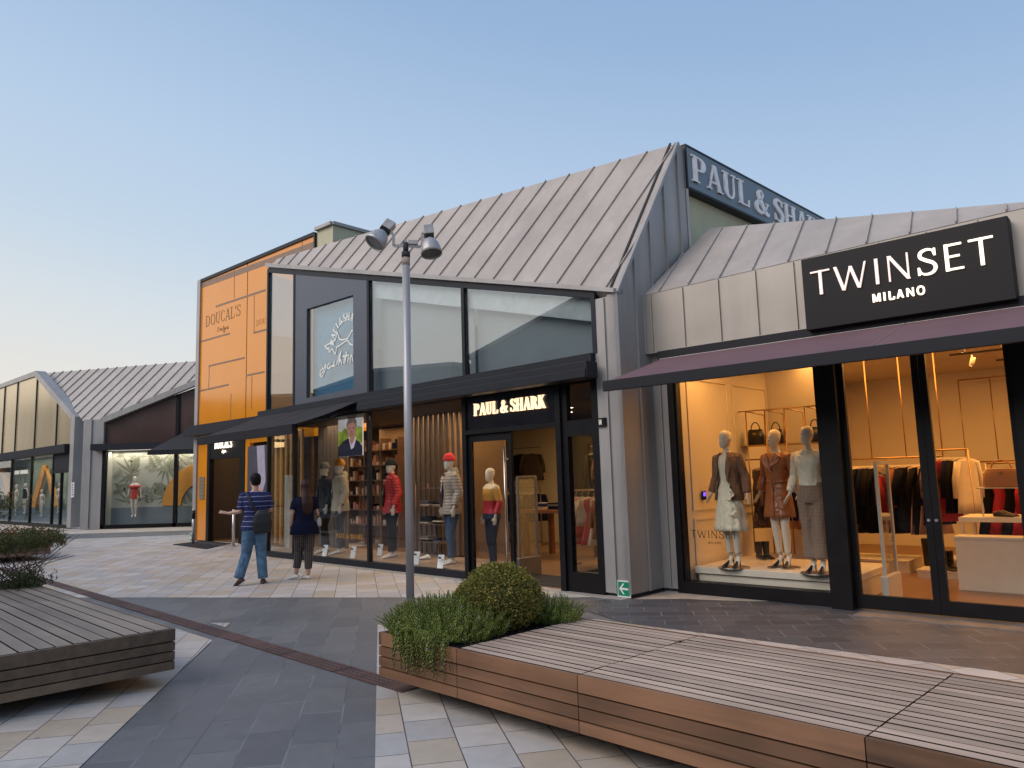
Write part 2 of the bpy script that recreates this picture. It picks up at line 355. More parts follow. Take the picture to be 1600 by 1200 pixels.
# drain channel
mb = MB(); c0 = g(56, 904) - dr*3; c1 = c0 + dr*24; nn = Vector((dr.y, -dr.x, 0))
drl = (g(636, 1082)-c0).length; nd = int(drl)+1
for i in range(nd):
    a = c0 + dr*i*drl/nd; b = c0 + dr*((i+.985)*drl/nd)
    mb.prism([a - nn*.095 + Vector((0, 0, .003)), b - nn*.095 + Vector((0, 0, .003)), b + nn*.095 + Vector((0, 0, .003)), a + nn*.095 + Vector((0, 0, .003))], Vector((0, 0, .008)))
dch = tag(mb.build('drain_channel', rust), 'rust brown steel slot drain crossing the paving diagonally between the two benches', 'drain')
sl_ = MB()
for i in range(int(16*drl)):
    if (i//16) % 3 == 2: continue
    a = c0 + dr*(i/16.0+.03)
    for q in (-.05, 0, .05):
        p = a + nn*q + Vector((0, 0, .0125)); sl_.add([p + dr*.02 + nn*.008, p - dr*.02 + nn*.008, p - dr*.02 - nn*.008, p + dr*.02 - nn*.008], [(0, 1, 2, 3)])
tag(sl_.build('drain_slot', plinth, dch), kind='stuff')
# ------------------------------------------------------------------ building shells
def poly(fr, pix, v=0.0): return [fr.at(x, y, v) for x, y in pix]
def clipseg(poly2, o, d):
    """line o+t*d against convex polygon (2D) -> t range"""
    t0, t1 = -1e9, 1e9; n = len(poly2)
    area = sum(poly2[i][0]*poly2[(i+1) % n][1]-poly2[(i+1) % n][0]*poly2[i][1] for i in range(n))
    sg = 1 if area > 0 else -1
    for i in range(n):
        ax, ay = poly2[i]; bx, by = poly2[(i+1) % n]; ex, ey = bx-ax, by-ay
        nx, ny = -ey*sg, ex*sg     # inward
        den = nx*d[0]+ny*d[1]; num = nx*(o[0]-ax)+ny*(o[1]-ay)
        if abs(den) < 1e-9:
            if num < 0: return None
            continue
        t = -num/den
        if den > 0: t0 = max(t0, t)
        else: t1 = min(t1, t)
    return (t0, t1) if t1 > t0 + .05 else None
def seams(mb, pts, nrm, along, first, step, w=.014, h=.028, count=60):
    """standing seams: ribs perpendicular to 'along' across planar convex polygon pts"""
    nrm = nrm.normalized(); ax = along.normalized(); ay = nrm.cross(ax).normalized(); o = pts[0]
    p2 = [((p-o).dot(ax), (p-o).dot(ay)) for p in pts]
    for i in range(count):
        x = first + i*step
        r_ = clipseg(p2, (x, 0), (0, 1))
        if not r_: continue
        a = o + ax*x + ay*r_[0] + nrm*h/2; b = o + ax*x + ay*r_[1] + nrm*h/2
        mb.bar(a, b, w, h, nrm)
UP = Vector((0, 0, 1))
BIG = 'building'
# ================= the two-storey fashion store with the faceted zinc roof
shop = thing('fashion_store', P.o, P.rot, 'two-storey glass shop whose folded grey zinc roof rises to a peak', BIG)
cor = P.o
Et = P.at(965, 457)                      # eave, right corner
PL = P.at(419, 419)                      # eave, left end
peak = P.atu(1058, 224, 0)
pk = P.uvz(peak); 
uL, zL = P.uz(419, 419); zR = Et.z
E1 = Vector(P.p(-.0, 0, zR)); E2 = P.p(uL, 0, zL)
up1 = P.p(uL, .25, zL+.12)
print('P eave L', uL, zL, 'R', P.uz(965, 457), 'peak', pk)
# roof plane through corner eave, left eave (slightly raised by the flashing) and peak
rn = (E2-E1).cross(peak-E1).normalized()
if rn.z < 0: rn = -rn
tipL = planehit(434, 404, E1, rn)
print('tipL', P.uvz(tipL))
top = MB()
F1 = P.p(-.03, 0, zR)
roofpoly = [E1, peak, tipL, E2]
top.prism(roofpoly, -rn*.12)
seams(top, roofpoly, rn, (E2-E1), -3.0, .46)
roof = top.build('roof', zinc_warm, shop)
fl = MB()
# eave flashing strip over the glass
fl.prism([P.p(uL-.03, -.06, zL+.03), P.p(.0, -.06, zR+.0), P.p(.0, -.06, zR+.06), P.p(uL-.03, -.06, zL+.12)], P.n*.2)
fl.build('flashing', zinc, roof)
gp = MB(); a = E1 + rn*.012; b = peak + rn*.012
bdir = (E1-E2).normalized()
gp.bar(a - bdir*.12, b - bdir*.12, .03, .02, rn); gp.build('roof_gap_strip', plinth, roof)  # dark strip laid on the roof for the gap line along its edge
# side wall
v_end = P.uvz(P.atu(1068, 231, 0))[1]
zp = pk[2]
sw = MB()
sw.prism([P.p(0, 0, .05), P.p(0, 0, zR), P.p(0, pk[1], zp), P.p(0, v_end, P.atu(1068, 231, 0).z), P.p(0, v_end, .05)], -P.a*.16)
vv = P.uvz(P.atu(1040, 924, 0))[1]
def zline(v): return zR + (zp-zR)*min(1, v/pk[1])
for i in range(1, 8):
    v = i*.42
    if v > v_end-.1: break
    sw.box(P, 0, .03, v-.009, v+.009, .05, zline(v)-.02)
sw.bar(P.p(.01, 0, zR), P.p(.01, pk[1], zp), .05, .05, P.a)
sw.bar(P.p(.012, v_end, .3), P.p(.012, v_end, zp), .04, .04)
sw.build('side_wall', zinc, shop)
# front pilaster
uf, _ = P.uz(928, 470); uf2, _ = P.uz(945.5, 931)
uf = (uf+uf2)/2
pil = MB(); pil.box(P, uf, -.002, 0, .14, .05, zR-.02)
um = uf*.52
pil.box(P, um-.008, um+.008, -.03, 0, .05, zR-.03)
pil.bar(P.p(-.004, -.004, .05), P.p(-.004, -.004, zR), .03, .03)
pil.build('corner_pilaster', zinc, shop)
pl = MB(); pl.box(P, uf, -.03, .04, .14, 0, .05); pl.box(P, -.13, -.03, .14, v_end, 0, .05); pl.build('plinth', plinth, shop)
print('uf', uf, 'v_end', v_end)
def ulP(x, y, v=0): return P.uz(x, y, v)[0]
def zP(x, y, v=0): return P.uz(x, y, v)[1]
# window line
zb_top = .0
def eavez(u): return zL + (zR-zL)*(u-uL)/(0-uL)
u0 = ulP(418, 540)
ws = [u0, ulP(459.5, 530), ulP(575.5, 520), ulP(724, 510), uf-.0]
zsill = zP(460, 635); zsill2 = zP(923, 553)
print('sills', zsill, zsill2, 'ws', ws)
zs = (zsill+zsill2)/2
glass_up = glass('upper_glazing', (.84, .88, .9), .13, 1.5)
glass_low = glass('shop_glazing', (.95, .96, .96), .0, 1.32)
blind = mat('white_blind', (.46, .48, .46), .8, 0, .05, 2)
fr_ = MB()
for i, u in enumerate(ws):
    wdt = .035
    fr_.box(P, u-wdt, u+wdt, -.012, .09, zs, eavez(u)-.02)
fr_.prism([P.p(u0, -.01, eavez(u0)-.1), P.p(uf, -.01, eavez(uf)-.1), P.p(uf, -.01, eavez(uf)-.012), P.p(u0, -.01, eavez(u0)-.012)], P.n*.1)
fr_.box(P, u0, uf, -.011, .09, zs-.08, zs)
fr_.build('window_frame', dark_fr, shop)
for i in (0, 2, 3):
    a, b = ws[i]+.036, ws[i+1]-.036
    pn = MB(); pn.prism([P.p(a, .03, zs), P.p(b, .03, zs), P.p(b, .03, eavez(b)-.1), P.p(a, .03, eavez(a)-.1)], P.n*.012)
    wo = pn.build('upper_window', glass_up, shop)
    if i:
        bl = MB(); bl.prism([P.p(a, .28, zs-.05), P.p(b, .28, zs-.05), P.p(b, .28, eavez(b)-.12), P.p(a, .28, eavez(a)-.12)], P.n*.01)
        bl.build('blind', blind, wo)
        bl = MB(); bl.prism([P.p(a, .12, eavez(a)-.42), P.p(b, .12, eavez(b)-.42), P.p(b, .12, eavez(b)-.1), P.p(a, .12, eavez(a)-.1)], P.n*.05)
        bl.build('roller_blind', mat('roller_blind_white', (.9, .88, .82), .7), wo)
# solid dark panel with the slanted inset window
a, b = ws[1]+.036, ws[2]-.036
pn = MB()
ia, ib = ulP(479, 550), ulP(552, 540)
z1, z2, z3, z4 = zP(479, 622), zP(552, 607), zP(551, 461), zP(479, 483)
oP = [(a, zs), (b, zs), (b, eavez(b)-.1), (a, eavez(a)-.1)]; iP = [(ia, z1), (ib, z2), (ib, z3), (ia, z4)]
for k in range(4):
    q = [oP[k], oP[(k+1) % 4], iP[(k+1) % 4], iP[k]]
    pn.prism([P.p(u, .0, z) for u, z in q], P.n*.08)
pn.build('wall_panel', panel_grey, shop)
pn = MB(); pn.prism([P.p(u, .05, z) for u, z in iP], P.n*.01)
inset = pn.build('inset_window', glass('inset_glazing', (.8, .9, .95), .14, 1.5), shop)
pn = MB(); pn.prism([P.p(u, .2, z) for u, z in [(ia-.1, z1-.1), (ib+.1, z2-.1), (ib+.1, z3+.1), (ia-.1, z4+.1)]], P.n*.01)
pn.build('backing', mat('teal_backing', (.16, .34, .46), .6), inset)
# side return of the glass box and the upper floor behind
up = MB()
up.box(P, u0+.06, -.2, 1.6, 1.65, zs-.1, zR+.5); up.build('upper_partition', mat('upper_room_wall', (.45, .46, .46), .8), shop)
sidep = MB(); sidep.prism([P.p(u0-.01, .03, .1), P.p(u0-.01, 1.2, .1), P.p(u0-.01, 1.2, zL-.3), P.p(u0-.01, .03, zL-.12)], P.a*.012)
sidep.build('side_glazing', glass_up, shop)
# floor slab and fascia between the storeys
slab = MB(); slab.box(P, u0+.02, uf, .095, 2.2, zs-.35, zs-.09); slab.build('floor_slab', black_fr, shop)
fas = MB()
zf1 = zs; zf0 = zP(562, 628); print('fascia z', zf0, zf1)
fas.box(P, u0-.25, uf-.0, -.10, -.012, zs-.30, zs-.0)
fas.box(P, u0-.25, uf, -.12, -.10, zs-.31, zs-.19)
fas.build('fascia', dark_fr, shop)
cas = MB(); uc = ulP(561, 620, -.3)
cas.box(P, uc, ulP(919, 570, -.3), -.34, -.105, zs-.36, zs-.14); cas.box(P, uc+.01, ulP(919, 570, -.3)-.01, -.36, -.34, zs-.36, zs-.24)
cas.build('awning_cassette', dark_fr, shop, bevel=.008)
# ground floor glazing
zg = zs-.36
pb = .12
lows = [ulP(418, 760), ulP(458.5, 760), ulP(575, 760), ulP(728, 770)]
f2 = MB()
for u in lows[:-1]: f2.box(P, u-.028, u+.028, -.012, .08, .03, zg+.1)
f2.box(P, lows[0], lows[3], -.012, .08, .012, pb); f2.box(P, lows[0], lows[3], -.012, .08, zg, zg+.12)
f2.build('shopfront_frame', dark_fr, shop)
for i in range(3):
    pn = MB(); pn.box(P, lows[i]+.028, lows[i+1]-.028, .02, .032, pb, zg); pn.build('shop_window', glass_low, shop)
# door bay
du0, du1, du2, du3 = lows[3], ulP(801, 800), ulP(876, 800), ulP(884, 800)
zt = zP(728.5, 673); print('door', du0, du1, du2, du3, 'transom', zt, 'uf', uf)
df = MB()
df.box(P, du0-.03, du0+.06, -.03, .09, .012, zg+.12)
df.box(P, du2, du3, -.05, .09, .012, zg+.12)
df.box(P, du0+.06, du2, -.03, .09, zt-.07, zt)
df.build('door_frame', black_fr, shop)
sb = MB(); sb.box(P, du0+.06, du2, -.0, .09, zt, zg+.12); sb.build('sign_band', mat('gloss_black_panel', (.008, .008, .011), .22, 0, .1), shop)
dz = zt-.07
def door_leaf(org, ang, wd, name='door'):
    """glazed door leaf hinged at org (world), width wd along angle"""
    d = Fr((org.x, org.y), math.degrees(P.rot)+ang); fb = MB()
    fb.box(d, 0, .07, -.02, .03, .02, dz); fb.box(d, wd-.07, wd, -.02, .03, .02, dz); fb.box(d, .07, wd-.07, -.02, .03, dz-.12, dz); fb.box(d, .07, wd-.07, -.02, .03, .02, .2)
    o = fb.build(name, black_fr, shop)
    gb = MB(); gb.box(d, .07, wd-.07, 0, .01, .2, dz-.12); gb.build('door_glass', glass_low, o)
    hb = MB(); hb.tube([d.p(wd-.1, -.07, .25), d.p(wd-.1, -.07, 2.05)], .016, 10)
    hb.tube([d.p(wd-.1, -.07, .45), d.p(wd-.1, -.0, .45)], .01, 8); hb.tube([d.p(wd-.1, -.07, 1.85), d.p(wd-.1, -.0, 1.85)], .01, 8)
    hb.build('handle', mat('brushed_steel_handle', (.5, .48, .46), .25, 1), o)
lw = (du2-du0-.06)/2
door_leaf(P.p(du0+.06, .04, 0), 0, lw)
door_leaf(P.p(du2-.03, .09, 0), 97, lw)
# side pane right of the door
sp = MB(); sp.box(P, du3, du3+.1, -.012, .08, .012, zg); sp.box(P, uf-.1, uf-.0, -.012, .08, .012, zg+.12)
sp.box(P, du3+.1, uf-.1, -.012, .08, .012, .28); sp.box(P, du3, uf-.1, -.012, .08, zg-.02, zg+.12); sp.box(P, du3+.1, uf-.1, -.012, .08, zt-.22, zt-.0)
sp.build('side_frame', black_fr, shop)
pn = MB(); pn.box(P, du3+.1, uf-.1, .02, .032, .28, zt-.22); pn.box(P, du3+.1, uf-.1, .02, .032, zt, zg-.02); pn.build('side_window', glass_low, shop)
# rear box with parapet behind the peak
bx = MB()
zs0 = P.atu(1070, 230, .02).z; vs0 = P.uvz(P.atu(1070, 230, .02))[1]
print('sign start v', vs0, 'z', zs0)
bx.box(P, -2.5, -.12, v_end+.02, v_end+9, zs+.2, zs0-.06)
bx.build('rear_block', green_render, shop)
# ================= right shop
rshop = thing('clothes_shop', T.o, T.rot, 'single-storey clothes shop with beige fascia, black door frames and warm interior', BIG)
vf = T.uvz(P.atu(1010, 552, .0))[1]
print('T fascia v', vf)
uA = T.uvz(P.atu(1010, 552, .0))[0]
zb = T.uz(1400, 500, vf)[1]; 
zA, zB_ = T.uz(1012, 552.5, vf)[1], T.uz(1600, 480, vf)[1]
zTa, zTb, zTc = T.uz(1007, 462, vf)[1], T.uz(1251, 406, vf)[1], T.uz(1600, 338, vf)[1]
print('fascia bottom z', zA, zB_, 'top', zTa, zTb, zTc, 'uA', uA, T.uz(1007, 462, vf))
uEnd = 9.0
zt0 = zTa; slope = (zTb-zTa)/(T.uz(1251, 406, vf)[0]-uA)
def ftop(u): return zt0 + slope*(u-uA)
zfb = zA
fm = MB()
fm.prism([T.p(uA, vf, zfb), T.p(uEnd, vf, zfb), T.p(uEnd, vf, ftop(uEnd)), T.p(uA, vf, ftop(uA))], T.n*.12)
us = [T.uz(x, y, vf)[0] for x, y in ((1019, 500), (1068.5, 490), (1124.5, 480), (1183, 470), (1243, 460))]
stp = us[-1]-us[-2]; us += [us[-1]+stp*k for k in range(1, 9)]
for u in us: fm.box(T, u-.008, u+.008, vf-.022, vf, zfb, ftop(u)-.005)
fm.bar(T.p(uA-.01, vf-.004, zfb), T.p(uA-.01, vf-.004, ftop(uA)), .03, .03)
fm.bar(T.p(uA, vf-.01, zfb), T.p(uEnd, vf-.01, zfb), .03, .02)
fm.build('fascia_wall', zinc_tan, rshop)
# roof
A0 = T.p(uA, vf, ftop(uA)); A1 = T.p(uEnd, vf, ftop(uEnd))
V0 = P.atu(1073, 391, .03)
tn = (A1-A0).cross(V0-A0).normalized()
if tn.z < 0: tn = -tn
V1 = planehit(1109, 357, A0, tn); V2 = planehit(1296, 343, A0, tn); V3 = planehit(1700, 309, A0, tn)
print('roof T', [T.uvz(q) for q in (A0, V0, V1, V2, V3)], tn)
V3 = planehit(1600, 317, A0, tn); q3 = T.uvz(V3); print('V3', q3); A1 = T.p(q3[0]+.1, vf, ftop(q3[0]))
tr = MB(); rp = [A0+tn*.01, A1+tn*.01, V3+tn*.01, V2+tn*.01, V1+tn*.01]
tr.prism([p-tn*.1 for p in rp], tn*.1)
sA, sB = planehit(1156, 429, A0, tn), planehit(1195, 350, A0, tn)
seams(tr, rp, tn, (sB-sA).cross(tn), -6, stp*.93, count=60)
tr.build('roof', zinc_warm, rshop)
# pilaster beside the window, then window and doors
pm = MB(); u_a = T.uvz(P.atu(1040, 924, 0))[0]; print('u_a', u_a)
pm.box(T, u_a-.1, -.02, .02, .2, .05, zfb+.02); pm.box(T, (u_a-.02)/2-.008, (u_a-.02)/2+.008, -.005, .02, .05, zfb); pm.build('corner_pilaster', zinc, rshop)
pm = MB(); pm.box(T, u_a-.1, -.02, .05, .2, .0, .05); pm.build('plinth', plinth, rshop)
ul = lambda x, y, v=0: T.uz(x, y, v)[0]
zl = lambda x, y, v=0: T.uz(x, y, v)[1]
zh = zfb - .06
c0_, c1_ = ul(1303, 920), ul(1337, 925)
m0, m1 = ul(1457.7, 932), ul(1481.5, 936)
rd = (m0+m1)/2 + ((m0+m1)/2 - c1_)          # right edge of double door
print('T cols', c0_, c1_, m0, m1, rd, 'zh', zh)
wf = MB()
zwb = zl(1073, 908); print('zwb', zwb)
wf.box(T, -.02, .07, -.03, .16, .01, zh); wf.box(T, .07, c0_-.0, -.03, .16, .01, zwb); wf.box(T, .07, c0_, -.03, .16, zh-.1, zh)
wf.box(T, c0_, c1_, -.12, .16, .01, zh)
wf.box(T, .07, .10, .0, .1, zwb, zh-.1)
wf.box(T, c1_, uEnd, -.02, .16, zh-.08, zh)
wf.box(T, rd+.0, rd+.35, -.12, .16, .01, zh)
wf.box(T, uA+.1, uEnd, .165, .3, zh, zfb+.3)
wf.build('shopfront_frame', black_fr, rshop)
gl2 = glass('clothes_shop_glazing', (.97, .97, .96), .0, 1.2)
pn = MB(); pn.box(T, .10, c0_, .05, .062, zwb, zh-.1); pn.build('shop_window', gl2, rshop)
pn = MB(); pn.box(T, rd+.35, uEnd, .05, .062, zwb, zh-.1); pn.box(T, rd+.35, uEnd, .0, .04, .01, zwb-.002); pn.build('shop_window', gl2, rshop)
for (a, b, hu) in ((c1_, (m0+m1)/2-.002, -1), ((m0+m1)/2+.002, rd, 1)):
    dd = MB(); w_ = (m1-m0)/2
    l_, r_ = (.06, w_) if hu < 0 else (w_, .06)
    zk = zl(1400, 940) - zl(1400, 962) if False else .17
    dd.box(T, a, a+l_, .0, .06, .02, zh-.08); dd.box(T, b-r_, b, .0, .06, .02, zh-.08); dd.box(T, a+l_, b-r_, .0, .06, .02, zk); dd.box(T, a+l_, b-r_, .0, .06, zh-.18, zh-.08)
    do = dd.build('door', black_fr, rshop)
    gg = MB(); gg.box(T, a+l_, b-r_, .025, .035, zk, zh-.18); gg.build('door_glass', gl2, do)
    kk = MB(); uk = (b-r_/2) if hu < 0 else (a+l_/2)
    kk.tube([T.p(uk, -.002, 1.0), T.p(uk, -.02, 1.0)], .016, 10); kk.build('lock', mat('lock_steel', (.6, .6, .6), .3, 1), do)
# ================= orange shop behind
oshop = thing('orange_shop', D.o, D.rot, 'tall shop with glossy orange wall panels behind the glass shop', BIG)
orange = mat('orange_panel', (.70, .25, .012), .13, .0, .04, 1, spec=.8)
print('D top', D.uz(310.6, 437), D.uz(492, 364), D.uz(519, 351), 'base', D.uz(377, 857), D.uz(391, 655))
dt = [D.uz(313.5, 439), D.uz(492, 364.5)]
zd = D.uz(298, 668)[1]
uo0 = D.uz(312, 600)[0]; uo1 = dt[1][0]; um_ = D.uz(384.5, 600)[0]
def dtop(u): return dt[0][1] + (dt[1][1]-dt[0][1])*(u-dt[0][0])/(dt[1][0]-dt[0][0])
om = MB()
om.prism([D.p(uo0, 0, zd), D.p(um_-.02, 0, zd), D.p(um_-.02, 0, dtop(um_)-.05), D.p(uo0, 0, dtop(uo0)-.05)], D.n*.1)
om.prism([D.p(um_+.02, 0, zd), D.p(uo1, 0, zd), D.p(uo1, 0, dtop(uo1)-.05), D.p(um_+.02, 0, dtop(um_)-.05)], D.n*.1)
om.build('wall', orange, oshop)
rm = MB(); rm.prism([D.p(uo0-.1, -.04, dtop(uo0)-.06), D.p(uo1, -.04, dtop(uo1)-.06), D.p(uo1, -.04, dtop(uo1)+.03), D.p(uo0-.1, -.04, dtop(uo0)+.03)], D.n*.5)
rm.box(D, um_-.02, um_+.02, .03, .1, zd, dtop(um_)); rm.box(D, uo1, uo1+.06, -.04, .1, zd, dtop(uo1))
rm.build('roof_edge', dark_fr, oshop)
cm = MB(); uc0 = D.uz(306, 437)[0]; cm.box(D, uo0-.2, uo0, -.05, .6, .02, dtop(uo0)+.02); cm.build('corner_post', zinc, oshop)
gm = MB()
ug1 = D.uz(519, 351)[0]; zg1 = D.uz(519, 351)[1]
gm.prism([D.p(uo1+.06, .02, zd+.3), D.p(ug1, .02, zd+.3), D.p(ug1, .02, zg1), D.p(uo1+.06, .02, D.uz(492, 362)[1])], D.n*5)
gm.build('rear_block', green_render, oshop)
gm = MB(); gm.bar(D.p(uo1+.06, 0, D.uz(492, 362)[1]+.04), D.p(ug1, 0, zg1+.04), .12, .08); gm.bar(D.p(ug1, 0, zg1+.04), D.p(ug1, 5.2, zg1+.04), .12, .08); gm.build('parapet_cap', zinc, oshop)
cm = MB()
cd0, cd1 = D.uz(298, 668)[0], D.uz(420, 650)[0]+1.2
cm.box(D, uo0-.3, cd1, -.32, -.02, zd-.3, zd-.05); cm.box(D, uo0-.28, cd1, -.26, -.02, zd-.05, zd); cm.build('awning_cassette', dark_fr, oshop)
# ground floor of orange shop
pu = lambda x, y, v=0: D.uz(x, y, v)[0]
g0, g1, g2, g3 = uo0, pu(323, 790), pu(377, 790), pu(382, 790)
zdoor = D.uz(350, 716)[1]; print('D door', g0, g1, g2, g3, zdoor, 'zd', zd)
zl_ = zd-.3
om = MB(); om.box(D, g0, g1, 0, .1, .03, zl_); om.build('lower_wall', orange, oshop)
om = MB(); om.box(D, g3, g3+.25, 0, .1, .03, zl_); om.box(D, g3+.25, cd1+3, 0, .1, zl_-.35, zl_)
om.build('lower_wall', orange, oshop)
dm = MB(); dm.box(D, g1, g1+.16, -.02, .12, .02, zl_); dm.box(D, g2-.1, g3, -.02, .12, .02, zl_); dm.box(D, g1+.16, g2-.1, -.01, .12, zdoor, zl_); dm.build('door_frame', black_fr, oshop)
dm = MB(); dm.box(D, g1-.4, cd1+3, 3, 3.1, 0, zl_); dm.box(D, g1-.5, g1-.4, .2, 3, 0, zl_); dm.box(D, g1-.5, cd1+3, .12, 3.1, zl_+.01, zl_+.1); dm.build('inner_wall', mat('dim_brown_wall', (.09, .07, .055), .7), oshop)
# ================= far block on the left
lshop = thing('far_shop_block', L1.o, 0, 'grey zinc shop block with pitched glass gable at the far left', BIG)
bronze = mat('bronze_glass_panel', (.64, .52, .32), .25, .6, .12, .5, .05, 6, (1, 1, .3))
brown = mat('brown_glass_panel', (.085, .05, .042), .2, .1, .25, .6, spec=.8)
ap = L1.at(55, 585); lo = L1.at(121, 657)
print('L1', [L1.uz(*q) for q in ((55, 585), (0, 603), (121, 657), (115, 604), (0, 628), (110, 827), (109, 697))])
print('L2', [L2.uz(*q) for q in ((160, 826), (297, 822), (160, 655), (297, 605), (160, 693), (297, 690), (272, 700))])
ex = L1.at(-120, 645)
zgut = L1.uz(60, 701)[1]
zlw = L1.uz(60, 700)[1]
gl_ = MB()
up_ = [L1.at(115, 604-2), L1.at(109+2, 656), L1.at(56, 588), L1.at(0, 607), ex]
ub = L1.uz(113, 655)[0]
za, zb2 = L1.uz(56, 588), L1.uz(112, 656)
apz = za[1]; uap = za[0]
uex = uap-14
zex = apz - 14*.0 + (L1.uz(0, 607)[1]-apz)/(L1.uz(0, 607)[0]-uap)*(-14)
gl_.prism([L1.p(ub, .02, zgut), L1.p(ub, .02, zb2[1]), L1.p(uap, .02, apz), L1.p(uex, .02, zex), L1.p(uex, .02, zgut)], L1.n*.05)
gl_.build('upper_glazing', bronze, lshop)
def gtop(u): return apz + (zb2[1]-apz)*(u-uap)/(ub-uap) if u > uap else apz + (zex-apz)*(u-uap)/(uex-uap)
for x, y in ((26, 640), (56, 640), (89, 650)):
    u = L1.uz(x, y)[0]; mm = MB(); mm.box(L1, u-.05, u+.05, -.02, .02, zgut, gtop(u)); mm.build('mullion', black_fr, lshop)
for k in range(1, 4):
    u = L1.uz(26, 640)[0]-k*2.2; mm = MB(); mm.box(L1, u-.05, u+.05, -.02, .02, zgut, gtop(u)); mm.build('mullion', black_fr, lshop)
rf = MB(); rf.prism([L1.p(ub, -.05, zb2[1]), L1.p(uap, -.05, apz), L1.p(uap+.1, -.05, apz+.25), L1.p(ub+.45, -.05, zb2[1]+.1), L1.p(ub+.45, -.05, 0.05), L1.p(ub, -.05, .05)], L1.n*.4)
rf.prism([L1.p(uap, -.05, apz), L1.p(uex, -.05, zex), L1.p(uex, -.05, zex+.15), L1.p(uap+.1, -.05, apz+.25)], L1.n*.4)
rf.build('gable_frame', zinc, lshop)
print('L1 frame', ub, zb2, apz, uap, zex)
gu = MB(); gu.box(L1, uex, ub-.1, -.22, .0, L1.uz(60, 713)[1], zgut); gu.build('awning_cassette', dark_fr, lshop)
zsl = L1.uz(60, 713)[1]-.25
# lower glazing of the left bays
lg = MB(); us_ = [L1.uz(x, 750)[0] for x in (17, 48, 82, 109)]
us_ = [us_[0]-6.5, us_[0]-3.2]+us_
wd_ = L1.uz(110, 827)[1]
for i, u in enumerate(us_): lg.box(L1, u-.05, u+.05, -.02, .08, .02, zsl+.3)
lg.box(L1, us_[0], us_[-1], -.02, .08, .02, .15)
udr = us_[-2]; um2 = L1.uz(94, 780)[0]
lg.box(L1, udr, us_[-1], -.02, .08, L1.uz(95, 739)[1], L1.uz(95, 739)[1]+.1); lg.box(L1, um2-.06, um2+.06, -.02, .08, .02, L1.uz(95, 739)[1])
lg.build('shopfront_frame', black_fr, lshop)
for i in range(len(us_)-1):
    pn = MB(); pn.box(L1, us_[i]+.05, us_[i+1]-.05, .03, .05, .15, zsl+.3); pn.build('shop_window', glass_low, lshop)
# pillar and right facade L2
u5, u6 = L2.uz(160, 740)[0], L2.uz(298, 740)[0]
zp0 = L2.uz(160, 655)[1]; zp1 = L2.uz(297, 600)[1]
pm = MB(); pm.box(L2, L2.uz(128, 740)[0], u5, -.02, .3, .03, zp0); ux = L2.uz(141, 740)[0]; pm.box(L2, ux-.02, ux+.02, -.07, -.02, .03, zp0)
pm.build('pillar', zinc, lshop)
bp = MB(); bp.prism([L2.p(u5, .1, L2.uz(200, 692)[1]), L2.p(u6+4, .1, L2.uz(200, 692)[1]), L2.p(u6+4, .1, zp1+1.2), L2.p(u5, .1, zp0-.05)], L2.n*.05); bp.build('upper_glazing', brown, lshop)
ru = L2.uz(297, 565, 0)
r0 = L1.at(70, 583, .2); r1 = L1.at(130, 658, .0); 
re = [L2.p(L2.uz(130, 658)[0], 0, L2.uz(130, 658)[1]), L2.p(u5, 0, zp0+.0), L2.p(u6+1.4, 0, zp1+.55)]
rnn = (re[2]-re[1]).cross(Vector((.25, 1, 1.0))).normalized()
if rnn.z < 0: rnn = -rnn
t0 = planehit(70, 583, re[1], rnn); t1 = planehit(297, 565, re[1], rnn); t2 = planehit(345, 561.2, re[1], rnn)
print('L2 roof', t0, t1, rnn)
rf = MB(); rp = [re[0], re[1], re[2], t2, t1, t0]
rp = [planehit(130, 658, re[1], rnn), re[1], re[2], t2, t0]
rf.prism([p for p in rp], -rnn*.15); s1_, s2_ = planehit(126.7, 645, re[1], rnn), planehit(202.7, 572, re[1], rnn)
print('L2 seams', s1_, s2_, rp)
seams(rf, rp, rnn, (s2_-s1_).cross(rnn), -12, .62, .03, .05)
rf.build('roof', zinc_warm, lshop)
rf = MB(); rf.bar(re[1]+Vector((0, -.05, -.05)), re[2]+Vector((0, -.05, -.05)), .2, .22); rf.build('flashing', zinc, lshop)
a_, b_ = L2.uz(200, 703)[1], L2.uz(200, 693)[1]
gu = MB(); gu.box(L2, u5-.3, u6+4, -.4, .05, a_, b_); gu.build('awning_cassette', dark_fr, lshop)
um3 = L2.uz(274, 760)[0]
lg = MB()
for u in (u5+.05, um3, u6+3): lg.box(L2, u-.07, u+.07, -.02, .1, .02, a_)
lg.box(L2, um3-.07, um3+.07, .04, .1, b_, L2.uz(274, 616)[1])
lg.box(L2, u5, u6+3, -.02, .1, .02, .16); lg.build('shopfront_frame', black_fr, lshop)
for a, b in ((u5+.12, um3-.07), (um3+.07, u6+2.9)):
    pn = MB(); pn.box(L2, a, b, .03, .05, .16, a_); pn.build('shop_window', glass_low, lshop)
# ------------------------------------------------------------------ drawn lettering
def cmr(pts, n=6):
    """Catmull-Rom through points"""
    P_ = [pts[0]] + list(pts) + [pts[-1]]; out = []
    for i in range(1, len(P_)-2):
        for k in range(n):
            t = k/n; a, b, c, d = P_[i-1], P_[i], P_[i+1], P_[i+2]
            out.append(tuple(.5*((2*b[j]) + (-a[j]+c[j])*t + (2*a[j]-5*b[j]+4*c[j]-d[j])*t*t + (-a[j]+3*b[j]-3*c[j]+d[j])*t**3) for j in range(len(a))))
    out.append(tuple(pts[-1])); return out
